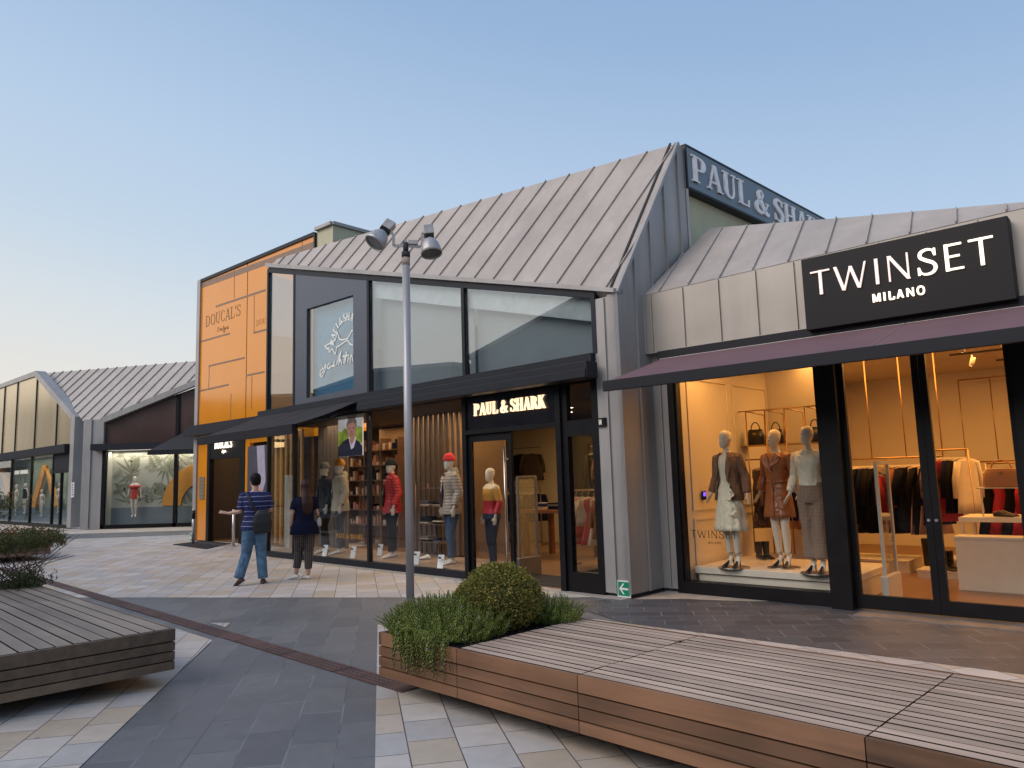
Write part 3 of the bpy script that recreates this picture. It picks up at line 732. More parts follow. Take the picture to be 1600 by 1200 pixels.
# stroke kinds: V x0 y0 x1 y1 w (sloping stem cut level), H x0 x1 y w, C [(x, y, w)...] curve
def GL(ch):
    T_, N_ = 'T', 'N'
    g = {
     'P': (.80, [('V', .2, 0, .2, 1, T_), ('C', [(.2, .955, 0), (.45, .955, 0), (.62, .88, .6), (.68, .73, 1), (.62, .57, .6), (.45, .49, 0), (.2, .49, 0)]), ('S', .2, 0, .2), ('S', .14, 1, .14)]),
     'A': (.90, [('V', .12, 0, .44, 1, N_), ('V', .74, 0, .46, 1, T_), ('H', .2, .62, .3, N_), ('S', .12, 0, .13), ('S', .76, 0, .17)]),
     'U': (.90, [('V', .2, .3, .2, 1, T_), ('C', [(.2, .32, 1), (.26, .12, .6), (.44, .03, .1), (.62, .1, 0), (.69, .32, 0)]), ('V', .69, .3, .69, 1, N_), ('S', .2, 1, .18), ('S', .69, 1, .14)]),
     'L': (.76, [('V', .2, 0, .2, 1, T_), ('H', .2, .7, .03, N_), ('V', .69, 0, .72, .3, N_), ('S', .2, 0, .18), ('S', .2, 1, .2)]),
     '&': (.98, [('C', [(.88, .5, .3), (.8, .3, 0), (.62, .1, 0), (.38, .03, .5), (.14, .12, .9), (.12, .32, .9), (.3, .52, .3), (.5, .66, .1), (.58, .82, .3), (.46, .96, .1), (.32, .88, .6), (.3, .72, .9), (.46, .45, 1), (.68, .16, 1), (.88, .04, .5), (.97, .12, 0)]), ('S', .86, .52, .12)]),
     'S': (.74, [('C', [(.63, .74, 0), (.56, .91, 0), (.38, .965, .2), (.18, .88, .7), (.16, .7, 1), (.34, .56, 1), (.56, .43, 1), (.64, .25, .9), (.54, .08, .5), (.34, .03, .1), (.16, .1, 0), (.08, .3, 0)]), ('V', .64, .7, .64, .97, N_), ('V', .08, .03, .08, .32, N_)]),
     'H': (.96, [('V', .2, 0, .2, 1, T_), ('V', .76, 0, .76, 1, T_), ('H', .2, .76, .5, N_), ('S', .2, 0, .17), ('S', .2, 1, .17), ('S', .76, 0, .17), ('S', .76, 1, .17)]),
     'R': (.90, [('V', .2, 0, .2, 1, T_), ('C', [(.2, .955, 0), (.45, .955, 0), (.6, .88, .6), (.65, .74, 1), (.6, .6, .6), (.42, .52, 0), (.2, .52, 0)]), ('V', .78, 0, .46, .52, T_), ('S', .2, 0, .17), ('S', .14, 1, .14), ('S', .8, 0, .14)]),
     'K': (.92, [('V', .2, 0, .2, 1, T_), ('V', .24, .4, .7, 1, N_), ('V', .78, 0, .42, .62, T_), ('S', .2, 0, .17), ('S', .2, 1, .17), ('S', .7, 1, .14), ('S', .8, 0, .14)]),
     'D': (.92, [('V', .2, 0, .2, 1, T_), ('C', [(.2, .965, 0), (.45, .955, .1), (.68, .82, .7), (.76, .5, 1), (.68, .18, .7), (.45, .04, .1), (.2, .035, 0)]), ('S', .14, 0, .12), ('S', .14, 1, .12)]),
     'O': (.96, [('C', [(.48, .97, 0), (.22, .86, .7), (.12, .5, 1), (.22, .14, .7), (.48, .03, 0), (.74, .14, .7), (.84, .5, 1), (.74, .86, .7), (.48, .97, 0)])]),
     'C': (.86, [('C', [(.76, .76, 0), (.66, .92, .1), (.48, .97, 0), (.24, .86, .7), (.13, .5, 1), (.24, .14, .7), (.48, .03, 0), (.68, .1, .1), (.78, .26, 0)])]),
     "'": (.26, [('V', .1, .72, .14, 1, T_)]),
     'T': (.84, [('V', .42, 0, .42, 1, T_), ('H', .04, .8, .96, N_)]),
     'W': (1.30, [('V', .34, 0, .06, 1, T_), ('V', .36, 0, .64, .92, N_), ('V', .92, 0, .64, .92, T_), ('V', .94, 0, 1.2, 1, N_)]),
     'I': (.36, [('V', .18, 0, .18, 1, T_)]),
     'N': (.96, [('V', .14, 0, .14, 1, N_), ('V', .8, 0, .16, 1, T_), ('V', .8, 0, .8, 1, N_)]),
     'E': (.72, [('V', .16, 0, .16, 1, T_), ('H', .16, .66, .955, N_), ('H', .16, .58, .52, N_), ('H', .16, .68, .045, N_)]),
     'M': (1.04, [('V', .14, 0, .14, 1, T_), ('V', .5, .1, .16, 1, T_), ('V', .52, .1, .86, 1, T_), ('V', .88, 0, .88, 1, T_)]),
     '1': (.5, [('V', .3, 0, .3, 1, T_), ('V', .08, .74, .3, .98, N_)]),
     '4': (.7, [('V', .5, 0, .5, 1, T_), ('V', .06, .3, .44, .98, N_), ('H', .02, .68, .28, N_)]),
    }
    return g[ch]
def lettering(mb, text, org, ux, uy, un, h, T_=.2, N_=.07, serif=True, space=.06, depth=.02, wx=1.0):
    """draw text into mb; org lower left, ux/uy unit axes, un outward; returns width"""
    x = 0; eps = 0
    def pt(px, py, e): return org + ux*((x+px*wx)*h) + uy*(py*h) + un*(.0005*e)
    for ch in text:
        if ch == ' ': x += .34*wx; continue
        adv, st = GL(ch); e = 0; mb.marks = getattr(mb, 'marks', []) + [(len(mb.v), len(mb.f))]
        for s_ in st:
            e += 1
            W = lambda q: (T_ if q == 'T' else N_)
            if s_[0] == 'V':
                _, x0, y0, x1, y1, q = s_; w_ = W(q)*math.hypot(x1-x0, y1-y0)/abs(y1-y0)/wx
                q4 = [(x0-w_/2, y0), (x0+w_/2, y0), (x1+w_/2, y1), (x1-w_/2, y1)]
                mb.prism([pt(a, b, e) for a, b in q4], un*depth)
            elif s_[0] == 'H':
                _, x0, x1, y, q = s_; w_ = W(q)
                mb.prism([pt(a, b, e) for a, b in [(x0, y-w_/2), (x1, y-w_/2), (x1, y+w_/2), (x0, y+w_/2)]], un*depth)
            elif s_[0] == 'S':
                if not serif: continue
                _, cx, y, hw = s_; hh = N_*.8; y0 = y if y < .3 else y-hh
                mb.prism([pt(a, b, e) for a, b in [(cx-hw, y0), (cx+hw, y0), (cx+hw, y0+hh), (cx-hw, y0+hh)]], un*depth)
            else:
                cu = cmr(s_[1], 5); n = len(cu); L_, R_ = [], []
                for i, (a, b, q) in enumerate(cu):
                    a0, b0 = cu[max(0, i-1)][:2]; a1, b1 = cu[min(n-1, i+1)][:2]
                    dx, dy = a1-a0, b1-b0; l = math.hypot(dx, dy) or 1; w_ = (N_ + (T_-N_)*q)/2
                    L_.append((a-dy/l*w_, b+dx/l*w_)); R_.append((a+dy/l*w_, b-dx/l*w_))
                for i in range(n-1):
                    mb.prism([pt(*R_[i], e), pt(*R_[i+1], e), pt(*L_[i+1], e), pt(*L_[i], e)], un*depth)
        x += adv*wx + space
    return x*h
def split_build(mb, name, mat_, parent):
    mk = mb.marks + [(len(mb.v), len(mb.f))]
    for (v0, f0), (v1, f1) in zip(mk, mk[1:]):
        q = MB(); q.v = mb.v[v0:v1]; q.f = [tuple(i-v0 for i in f) for f in mb.f[f0:f1]]; q.sm = mb.sm[f0:f1]; q.build(name, mat_, parent)
def textw(text, wx=1.0, space=.06):
    return sum(.34*wx if c == ' ' else GL(c)[0]*wx+space for c in text)
def ribbon(mb, pts, org, ux, uy, un, w_, depth=.004):
    n = len(pts)
    for i in range(n-1):
        a, b = pts[i][:2]; c, d = pts[i+1][:2]; dx, dy = c-a, d-b; l = math.hypot(dx, dy) or 1
        ex = dx/l*w_*.3; ey = dy/l*w_*.3
        q = [(a-ex+dy/l*w_/2, b-ey-dx/l*w_/2), (c+ex+dy/l*w_/2, d+ey-dx/l*w_/2), (c+ex-dy/l*w_/2, d+ey+dx/l*w_/2), (a-ex-dy/l*w_/2, b-ey+dx/l*w_/2)]
        mb.prism([org + ux*p[0] + uy*p[1] + un*(.0003*(i % 3)) for p in q], un*depth)
lit = emis('lit_letter', (1.0, .76, .48), 1.15)
lit_white = emis('lit_letter_white', (1.0, .86, .68), 1.5)
pale_letter = mat('pale_letter', (.85, .80, .80), .5)
film = mat('white_window_film', (.78, .78, .7), .7)
# gold shop name on the black band over the door
s = thing('shop_sign', P.p(-2.1, -.0, 2.6), P.rot, 'lit cream PAUL & SHARK letters on the black band above the open door', 'sign')
ul_, ur_ = P.uz(742, 640)[0], P.uz(855, 632)[0]; zb_, zt_ = P.uz(743, 650)[1], P.uz(743, 628)[1]
h_ = (zt_-zb_)*.86; wx_ = ((ur_-ul_)/h_ - 11*.05)/sum(GL(c)[0] if c != ' ' else .34 for c in 'PAUL & SHARK')
mb = MB(); lettering(mb, 'PAUL & SHARK', P.p(ul_, -.004, zb_), P.a, UP, -P.n, h_, .19, .055, True, .05, .03, wx_); split_build(mb, 'letter', lit, s)
# big roof sign on the plane running back from the peak
v0s = P.uvz(P.atu(1070, 230, .02))[1]
Sg = Fr(P.p(.02, 0, 0), math.degrees(P.rot)+90)
zt1 = P.atu(1070, 229, .02).z; zb1 = P.atu(1072, 291, .02).z; vz = P.uvz(P.atu(1290, 342, .02))
print('roof sign', v0s, zt1, zb1, vz)
s = thing('roof_sign', P.p(.02, v0s, zb1), Sg.rot, 'large slate blue sign board with pale PAUL & SHARK lettering on the roof edge', 'sign')
lenS = 6.4
b = MB(); b.box(Sg, v0s, v0s+lenS, -.02, .18, zb1, zt1); b.build('board', mat('blue_grey_board', (.155, .20, .24), .5, 0, .06, 2), s)
b = MB(); b.box(Sg, v0s-.03, v0s-.0, -.03, .2, zb1-.03, zt1+.03); b.box(Sg, v0s, v0s+lenS, -.03, .2, zb1-.035, zb1); b.box(Sg, v0s, v0s+lenS, -.03, .2, zt1, zt1+.03); b.build('frame', dark_fr, s)
q1, q2 = P.uvz(P.atu(1078, 245, .0)), P.uvz(P.atu(1080, 284, .0))
q3 = P.uvz(P.atu(1160, 290, .0))
hh = (zt1-zb1)*.66; mb = MB()
wx2 = 1.0
vA = v0s+.1
# spread so that the L ends at x=1168 and the ampersand at 1197
vL = P.uvz(P.atu(1168, 320, 0))[1]
wx2 = ((vL-vA)/hh - 3*.1)/sum(GL(c)[0] for c in 'PAUL')
lettering(mb, 'PAUL & SHARK', Sg.p(vA, -.021, zb1+(zt1-zb1)*.18), Sg.a, UP, -Sg.n, hh, .2*max(wx2, .6), .07, True, .07, .03, wx2); split_build(mb, 'letter', pale_letter, s)
# right shop sign box
us0, zs_0 = T.uz(1260, 515, -.3); us1 = T.uz(1589, 468, -.3)[0]; zsT = T.uz(1251, 405.6, -.3)[1]; zsT2 = T.uz(1574.6, 337, -.3)[1]
us0b = T.uz(1251, 405, -.3)[0]; us0 = (us0+us0b)/2
print('sign box', us0, us1, zs_0, T.uz(1589, 468, -.3)[1], zsT, zsT2)
s = thing('shop_sign', T.p(us0, -.3, zs_0), T.rot, 'black box sign with lit TWINSET MILANO letters on the beige fascia', 'sign')
zsT = (zsT+zsT2)/2; zs_0 = (zs_0+T.uz(1589, 468, -.3)[1])/2
b = MB(); b.box(T, us0, us1, -.3, vf-.024, zs_0, zsT); b.build('box', mat('black_sign_box', (.009, .0075, .0085), .55, 0, .3, 1.5, .0, 10, (3, 3, .4), spec=.25), s, bevel=.006)
x0, z0 = T.uz(1268, 460, -.3); x1, _ = T.uz(1557, 400, -.3); zz1 = T.uz(1268, 425, -.3)[1]
z0 = T.uz(1284, 461, -.3)[1]; hz = T.uz(1284, 423, -.3)[1]-z0
za_, zb__ = T.uz(1284, 460, -.3)[1], T.uz(1540, 414, -.3)[1]
print('twinset letters z', za_, zb__, hz)
ax = (T.a*(x1-x0) + UP*(zb__-za_)*0).normalized()
wxt = ((x1-x0)/hz - 6*.12)/sum(GL(c)[0] for c in 'TWINSET')
mb = MB(); w1 = lettering(mb, 'TWIN', T.p(x0, -.304, (za_+zb__)/2), ax, UP, -T.n, hz, .115, .06, False, .12, .02, wxt); split_build(mb, 'letter', emis('dim_lit_letter', (.95, .76, .68), .55), s)
mb = MB(); lettering(mb, 'SET', T.p(x0, -.304, (za_+zb__)/2)+ax*w1, ax, UP, -T.n, hz, .12, .07, False, .12, .02, wxt); split_build(mb, 'letter', lit_white, s)
x0, z0 = T.uz(1364.5, 473, -.3); x1 = T.uz(1447, 462, -.3)[0]; hm = T.uz(1366, 460, -.3)[1]-z0
wxm = ((x1-x0)/hm - 5*.22)/sum(GL(c)[0] for c in 'MILANO')
mb = MB(); lettering(mb, 'MILANO', T.p(x0, -.304, z0), T.a, UP, -T.n, hm, .2, .17, False, .22, .02, wxm); split_build(mb, 'small_letter', lit_white, s)
# window lettering of the right shop
def film_text(fr, text, xl, xr, yb, yt, v, m, name, label, T_=.11, N_=.07, serif=False, sp=.12, parent=None, grp=None):
    a, z = fr.uz(xl, yb, v); b = fr.uz(xr, yb, v)[0]; h = fr.uz(xl, yt, v)[1]-z
    wx = ((b-a)/h - (len(text)-1)*sp)/sum(GL(c)[0] if c != ' ' else .34 for c in text)
    mb = MB(); lettering(mb, text, fr.p(a, v, z), fr.a, UP, -fr.n, h, T_, N_, serif, sp, .002, wx)
    if parent: split_build(mb, 'small_letter', m, parent); return parent
    o = thing(name, fr.p(a, v, z), fr.rot, label, 'lettering', grp); split_build(mb, 'letter', m, o); return o
blackfilm = mat('black_window_film', (.02, .018, .016), .5)
o1 = film_text(T, 'TWINSET', 1079.5, 1153, 840, 828, .046, blackfilm, 'window_lettering', 'black TWINSET MILANO lettering stuck low on the shop window')
film_text(T, 'MILANO', 1107, 1127, 849.5, 846, .046, blackfilm, 'small_lettering', '', .14, .12, False, .25, parent=o1)
# orange shop name, lettering on the wall
brownfilm = mat('brown_letter', (.16, .09, .04), .5)
greyfilm = mat('grey_line', (.22, .13, .08), .5)
o2 = film_text(D, "DOUCAL'S", 321, 375.5, 511.5, 494.5, -.004, brownfilm, 'wall_lettering', "large brown DOUCAL'S lettering on the upper orange wall", .085, .035, True, .02)
zA_ = D.uz(330, 513)
def flat(mb, fr, pts, v=-.004, th=.003): mb.prism([fr.at(x, y, v) for x, y in pts], -fr.n*th)
tag(film_text(D, "DOUCAL'S", 400, 437, 509.5, 500.5, -.004, mat('faint_brown_letter', (.48, .23, .06), .5), 'wall_lettering', '', .085, .035, True, .02, parent=None), "smaller faint DOUCAL'S lettering beside the glass corner of the next shop", 'lettering')
mb = MB()
for (x0, y0, x1, y1, w_) in ((337, 479, 415, 453, 2.6), (313, 534, 359, 521, 2.2), (396, 520, 420, 514, 2.2), (326, 572, 382, 559, 2.2), (312, 611, 357, 601, 2.2), (384, 587, 413, 581, 2.2)):
    a, b = D.at(x0, y0, -.003), D.at(x1, y1, -.003); mb.bar(a, b, .004, w_*.022)
for (x0, y0, x1, y1) in ((366, 418, 366, 466), (397, 458, 397, 521), (327, 572, 326, 606), (361, 615, 360, 655), (393.5, 588, 393, 640), (472, 375, 472, 396)):
    a, b = D.at(x0, y0, -.003), D.at(x1, y1, -.003); mb.bar(a, b, .004, .025, D.a)
a, b = D.at(313, 447, -.003), D.at(491, 382, -.003); mb.bar(a, b, .004, .16)
tag(mb.build('wall_line', greyfilm), 'thin brown maze of lines printed across the orange wall', 'wall pattern', None)
s = thing('shop_sign', D.at(350, 700, -.05), D.rot, "small lit white DOUCAL'S letters above the dark orange-shop entrance", 'sign')
a, z = D.uz(336, 701.5, -.03); b_2 = D.uz(363, 698, -.03)[0]; h = D.uz(336, 689.5, -.03)[1]-z
mb = MB(); lettering(mb, "DOUCAL'S", D.p(a, -.03, z), D.a, UP, -D.n, h, .16, .09, True, .05, .02, ((b_2-a)/h-7*.05)/sum(GL(c)[0] for c in "DOUCAL'S")); split_build(mb, 'letter', lit_white, s)
mb = MB(); org = D.p(a+(b_2-a)*.42, -.03, z-.12)
ribbon(mb, cmr([(0, 0), (.04, .07), (.07, 0), (.1, -.02), (.13, .06), (.15, 0), (.19, .05), (.24, 0)]), org, D.a, UP, -D.n, .018, .01); mb.build('script', lit_white, s)
# film motif on the inset window: arched name, shark outline, script word
s = thing('window_motif', P.p(-8.0, .04, 4.5), P.rot, 'white film of a shark outline with arched lettering and the word yachting', 'window decal')
mb = MB(); cu, cz = P.uz(541, 536, .04)
ra = (P.uz(541, 495, .04)[1] - cz)
hL = .155; names = 'PAUL&SHA'; mb.marks = []
tot = sum(GL(c)[0]*.8+.1 for c in names)
# letters around a circle from the left horizontal to the window edge
ang = 176.0
for c in names:
    adv = (GL(c)[0]*.85+.13)*hL; a2 = ang - math.degrees(adv/2/ra)
    d_ = Vector((math.cos(R(a2)), math.sin(R(a2)))); tx = Vector((d_.y, -d_.x))
    X = P.a*tx.x + UP*tx.y; Y = P.a*d_.x + UP*d_.y
    org = P.p(cu, .045, cz) + Y*(ra-hL*.5) - X*(adv/2)
    mb2 = MB(); lettering(mb2, c, org, X, Y, -P.n, hL, .24, .09, True, .0, .003, .85)
    keep = all(P.uvz(v)[0] < ib for v in mb2.v)
    if keep: mb2.build('letter', film, s)
    ang -= math.degrees(adv/ra)
shark = [(508, 541), (516, 536), (524, 531), (527, 519), (531, 530), (540, 530), (545, 527), (549, 518), (551, 517)]
shark2 = [(551, 539), (547, 537), (543, 532), (535, 537), (529, 541), (526, 543), (524, 553), (519, 545), (515, 551), (514, 544), (512, 545), (508, 541)]
mb = MB()
for seq in (shark, shark2):
    pp = cmr([P.uz(x, y, .045) for x, y in seq], 3); ribbon(mb, pp, P.p(0, .045, 0), P.a, UP, -P.n, .03, .003)
mb.build('shark_outline', film, s)
word = [[(500, 587), (501, 580), (504, 576), (503, 571), (505, 577), (509, 569), (508, 578), (504, 588), (501, 586), (506, 580)], [(514, 568), (511, 574), (515, 575), (516, 567), (516, 574), (519, 571)], [(523, 565), (520, 572), (524, 571)], [(526, 570), (533, 549), (529, 570), (532, 562), (534, 569)], [(537, 567), (542, 550), (539, 568)], [(536, 557), (545, 555)], [(543, 567), (545, 558)], [(547, 567), (548, 557), (550, 556), (551, 564)]]
mb = MB()
for seq in word:
    pp = cmr([P.uz(x, y, .045) for x, y in seq], 4); ribbon(mb, pp, P.p(0, .045, 0), P.a, UP, -P.n, .032, .003)
mb.build('script_word', film, s)
# house number and the two green arrow signs
o = thing('house_number', P.at(940, 660, -.01), P.rot, 'small black plate with white number 14 on the grey corner pilaster', 'sign')
a, z = P.uz(933.5, 667, -.032); b_2 = P.uz(946, 666, -.032)[0]; z2 = P.uz(933.5, 653.5, -.032)[1]
mb = MB(); mb.box(P, a, b_2, -.032, -.001, z, z2); mb.build('plate', black_fr, o)
mb = MB(); hN = (z2-z)*.62; lettering(mb, '14', P.p(a+.025, -.033, z+(z2-z)*.2), P.a, UP, -P.n, hN, .18, .13, False, .04, .002, .55); split_build(mb, 'digit', film, o)
def arrow_sign(fr, xl, yb, xr, yt, v, label):
    a, z = fr.uz(xl, yb, v); b2, z2 = fr.uz(xr, yt, v)
    o = thing('exit_arrow_sign', fr.p(a, v, z), fr.rot, label, 'sign', 'green arrow signs')
    mb = MB(); mb.box(fr, a, b2, v-.006, v, z, z2); mb.build('plate', mat('white_sign', (.75, .76, .74), .4), o)
    mb = MB(); w_ = b2-a; h = z2-z; mb.box(fr, a+w_*.09, b2-w_*.09, v-.0085, v-.006, z+h*.08, z2-h*.08); mb.build('green_field', mat('sign_green', (.0, .22, .10), .4), o)
    mb = MB(); c = lambda x, y: fr.p(a+w_*x, v-.0088, z+h*y)
    for q in ([(.16, .5), (.44, .82), (.56, .82), (.30, .5)], [(.30, .5), (.56, .18), (.44, .18), (.16, .5)], [(.27, .44), (.84, .44), (.84, .56), (.27, .56)]):
        mb.prism([c(*p) for p in q], -fr.n*.001*(1+.3*len(mb.f)/12))
    mb.build('arrow', MT['white_sign'], o)
arrow_sign(P, 965.5, 932, 985, 908, -.004, 'green sign with white left arrow low on the grey corner pilaster')
arrow_sign(D, 296, 846, 302.5, 834, -.06, 'green arrow sign at the foot of the orange shop corner post')
mb = MB()
for seq in ([(341, 511), (340, 518)], [(343, 515), (344.5, 513)], [(344, 513), (343.5, 517)], [(347, 513), (345.5, 516), (347.5, 516)], [(349.5, 509), (348.5, 516)], [(350.5, 512), (351, 515), (352.5, 511), (350.5, 519), (349, 518)], [(355, 510), (354.5, 514)], [(356.5, 510), (356, 514)]):
    ribbon(mb, cmr([D.uz(x, y, -.004) for x, y in seq], 3), D.p(0, -.004, 0), D.a, UP, -D.n, .022, .003)
mb.build('script', brownfilm, o2)
# ------------------------------------------------------------------ awnings
fab_black = mat('black_awning_cloth', (.020, .018, .019), .9, 0, .12, 3, .1, 200)
fab_plum = mat('plum_awning_cloth', (.155, .085, .095), .85, 0, .08, 2, .1, 200)
val_dark = mat('awning_front_bar', (.017, .017, .021), .6, 0, .08, 3, spec=.2)
def awning(fr, uL_, uR_, vb, zb, pxl, pyl, hem, clothm, label, ncloth=0, nameg='awning', vo=None, sag=.0):
    if vo is None:
        q = fr.uvz(fr.atu(pxl, pyl, uL_)); vo, zo = q[1], q[2]
    else: zo = fr.uz(pxl, pyl, vo)[1]
    print('awning', label[:20], 'vo', vo, 'zo', zo, 'vb', vb, zb)
    o = thing(nameg, fr.p((uL_+uR_)/2, vb, zb), fr.rot, label, 'awning', 'awnings over the shopfronts')
    mb = MB(); nk = 8; rings = []
    n = 2
    for i in range(nk):
        t0, t1 = i/nk, (i+1)/nk
        f = lambda t: (vb+(vo-vb)*t, zb+(zo-zb)*t - sag*math.sin(math.pi*t))
        a, b = f(t0), f(t1)
        mb.prism([fr.p(uL_, a[0], a[1]), fr.p(uR_, a[0], a[1]), fr.p(uR_, b[0], b[1]), fr.p(uL_, b[0], b[1])], Vector((0, 0, .006)))
    cl = mb.build('cloth', clothm, o)
    if ncloth:
        sm_ = MB()
        for k in range(1, ncloth):
            u = uL_+(uR_-uL_)*k/ncloth; sm_.bar(fr.p(u, vb, zb+.008), fr.p(u, vo, zo+.008), .012, .004)
        sm_.build('cloth_seam', mat('cloth_seam', (.045, .04, .045), .8) if clothm is fab_black else mat('plum_seam', (.22, .14, .15), .8), cl)
    hb = MB(); hb.box(fr, uL_-.03, uR_+.03, vo-.05, vo, zo-hem, zo+.012); hb.build('front_bar', val_dark, o, bevel=.006)
    for u in (uL_+.35, uR_-.35, ) if uR_-uL_ < 6 else (uL_+.35, uL_+3.2):
        am = MB(); mid = fr.p(u+.45, (vb+vo)/2, (zb+zo)/2-.12)
        am.tube([fr.p(u+.1, vb, zb-.1), mid], .02, 8); am.tube([mid, fr.p(u+.05, vo+.0, zo-.06)], .016, 8); am.build('folding_arm', val_dark, o)
    return o
uB = T.uz(1036, 561, -.2)[0]; zB0 = T.uz(1036, 561, -.2)[1]; zB1 = T.uz(1600, 482, -.2)[1]
print('T awning back', uB, zB0, zB1)
cas = MB(); cas.box(T, uB-.08, 9, -.2, -.1, zB0+.0, zfb-.012); cas.build('awning_cassette', val_dark, rshop)
cas = MB(); cas.box(T, uB-.05, 9, -.212, -.2, zB0-.0, zB0+.008); cas.build('steel_strip', mat('steel_strip', (.45, .42, .40), .5, .4), rshop)
awning(T, uB, 9, -.2, zB0, 948, 597, .115, fab_plum, 'plum red awning with dark front bar over the warm lit clothes shop windows', 3)
uP0 = P.uz(405, 650, -.12)[0]; uP1 = P.uz(560, 624, -.12)[0]
awning(P, uP0, uP1, -.13, zs-.14, 312, 684, .16, fab_black, 'black awning folded out over the left glass bay, above the two walkers', 5, sag=.03)
# far awning on the left block
uf0 = L2.uz(262, 694, -.4)[0]
qf = L2.uz(233, 703, -3.4)
print('far awn', qf)
awning(L2, qf[0], qf[0]+9, -.4, L2.uz(300, 683, -.4)[1]+.25, 233, 704, .16, fab_black, 'black awning of the far block poking out left of the orange shop', 6, vo=-3.4)
# ------------------------------------------------------------------ timber benches
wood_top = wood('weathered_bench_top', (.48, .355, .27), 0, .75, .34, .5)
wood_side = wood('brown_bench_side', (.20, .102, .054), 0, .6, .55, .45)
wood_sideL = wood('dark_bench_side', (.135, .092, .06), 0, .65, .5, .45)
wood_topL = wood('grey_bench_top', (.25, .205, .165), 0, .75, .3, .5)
steelb = mat('bench_steel', (.010, .009, .009), .9, 0, spec=.1)
soil = mat('red_lava_soil', (.12, .045, .035), .9, 0, .3, 20, .5, 60)
class BF(Fr): pass
edge_shade = mat('shaded_plank_edge', (.022, .017, .013), .95, 0, .2, 20, spec=.05)  # near-black plank sides: the shade of the gaps painted into the colour
def bench(o, fr, L, Wd, z0, z1, plankw, joints, mtop, mside, u_start=0, nb=4):
    """deck: planks run along u; side boards nb high all round"""
    mb = MB(); n = int(round(Wd/plankw)); pw = Wd/n; gap = .013
    for i in range(n):
        js = [u_start]+[j for j in joints if j > u_start+.01]+[L]
        for j in range(len(js)-1):
            mb.box(fr, js[j]+.004, js[j+1]-.004, i*pw+gap/2, (i+1)*pw-gap/2, z1-.028+random.uniform(-.0015, .0015), z1+random.uniform(-.0015, .0015))
    dk = mb.build('deck', mtop, o); dk.data.materials.append(edge_shade)
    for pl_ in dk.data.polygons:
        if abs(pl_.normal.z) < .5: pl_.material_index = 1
    h = (z1-.03-z0)/nb
    # sides
    js = [0]+joints+[L]
    s1 = MB(); s2 = MB()
    for k in range(nb):
        a = z0+k*h+.010; b = z0+(k+1)*h
        if k == nb-1: b = z1-.002
        for j in range(len(js)-1):
            s1.box(fr, js[j]+.003, js[j+1]-.003, -.032, -.004+random.uniform(-.002, .002), a, b)
            s2.box(fr, js[j]+.003, js[j+1]-.003, Wd+.004, Wd+.032, a, b)
        s1.box(fr, -.032, -.004, -.03, Wd+.03, a, b)
        s1.box(fr, L+.004, L+.032, -.03, Wd+.03, a, b)
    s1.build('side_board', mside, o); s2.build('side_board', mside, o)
    fm_ = MB(); fm_.box(fr, .03, L-.03, .02, Wd-.02, z0+.03, z1-.010); fm_.build('frame', steelb, o)  # near-black core raised into the plank gaps to deepen their shade
    lg_ = MB(); k = 0; u = .5
    while u < L-.2:
        for v in (.3, Wd-.3):
            lb = MB(); lb.box(fr, u-.04, u+.04, v-.04, v+.04, 0.005, z0+.03); lb.build('leg', steelb, o)
        u += 1.4
bA = G(600.5, 987, .45); az_b = -44.9
BR = Fr(bA, az_b)
farp = BR.uvz(G(917, 966, .45)); j1 = BR.uvz(G(908, 1052.6, .45)); j2 = BR.uvz(G(1355, 1149, .45)); p1 = BR.uvz(G(735, 1008, .45)); zbot = BR.uz(600.5, 1057)[1]
zjb = BR.uz(912, 1147.5)[1]; ztj = BR.uz(908, 1052.6)[1]; z7 = BR.uz(718.6, 1011.6)
print('bench', 'far', farp, 'j1', j1, 'j2', j2, 'p1', p1, 'zbot', zbot, zjb, ztj, z7, BR.uvz(G(1508, 1058, .45)), BR.uvz(G(1085, 1002, .45)))
Wb = 1.27; up_l = .878
bz0 = .12
bench_r = thing('planter_bench', BR.p(0, 0, 0), BR.rot, 'long brown timber platform bench with a planted end in the right foreground', 'bench', 'timber platform benches')
Lb = 6.6
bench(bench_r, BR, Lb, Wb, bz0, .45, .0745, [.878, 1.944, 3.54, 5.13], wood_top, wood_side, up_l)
def planter(o, fr, L, Wd, z1):
    mb = MB(); mb.box(fr, .0, L, .0, Wd, z1-.12, z1-.035); mb.build('soil', soil, o)
    mb = MB()
    for u0_, u1_, v0_, v1_ in ((0, L, -.003, .03), (0, L, Wd-.03, Wd+.003), (-.003, .03, .03, Wd-.03), (L-.02, L, .03, Wd-.03)):
        mb.box(fr, u0_, u1_, v0_, v1_, z1-.05, z1-.001)
    mb.build('planter_rim', MT['bench_steel'], o)
planter(bench_r, BR, up_l, Wb, .45)
CL = G(266, 982, .45); W2 = 1.4; up2 = 1.0; L2b = up2 + 4.23
_b = Fr(CL, -45); BL = Fr(CL - _b.a*L2b - _b.n*W2, -45)
bench_l = thing('planter_bench', BL.p(0, 0, 0), BL.rot, 'dark grey-brown timber platform bench in the left foreground with a reddish shrub', 'bench', 'timber platform benches')
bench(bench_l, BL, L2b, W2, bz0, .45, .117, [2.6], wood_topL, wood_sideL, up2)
planter(bench_l, BL, up2, W2, .45)
bf = G(76, 866, .12); _b = Fr(bf, -45); BB = Fr(bf - _b.a*3.5 - _b.n*1.3, -45)
bench_f = thing('planter_bench', BB.p(0, 0, 0), BB.rot, 'distant timber bench end just visible behind the reddish shrub at left', 'bench', 'timber platform benches')
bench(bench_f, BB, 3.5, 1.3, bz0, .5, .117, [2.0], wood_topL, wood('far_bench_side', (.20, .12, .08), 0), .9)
planter(bench_f, BB, .9, 1.3, .5)
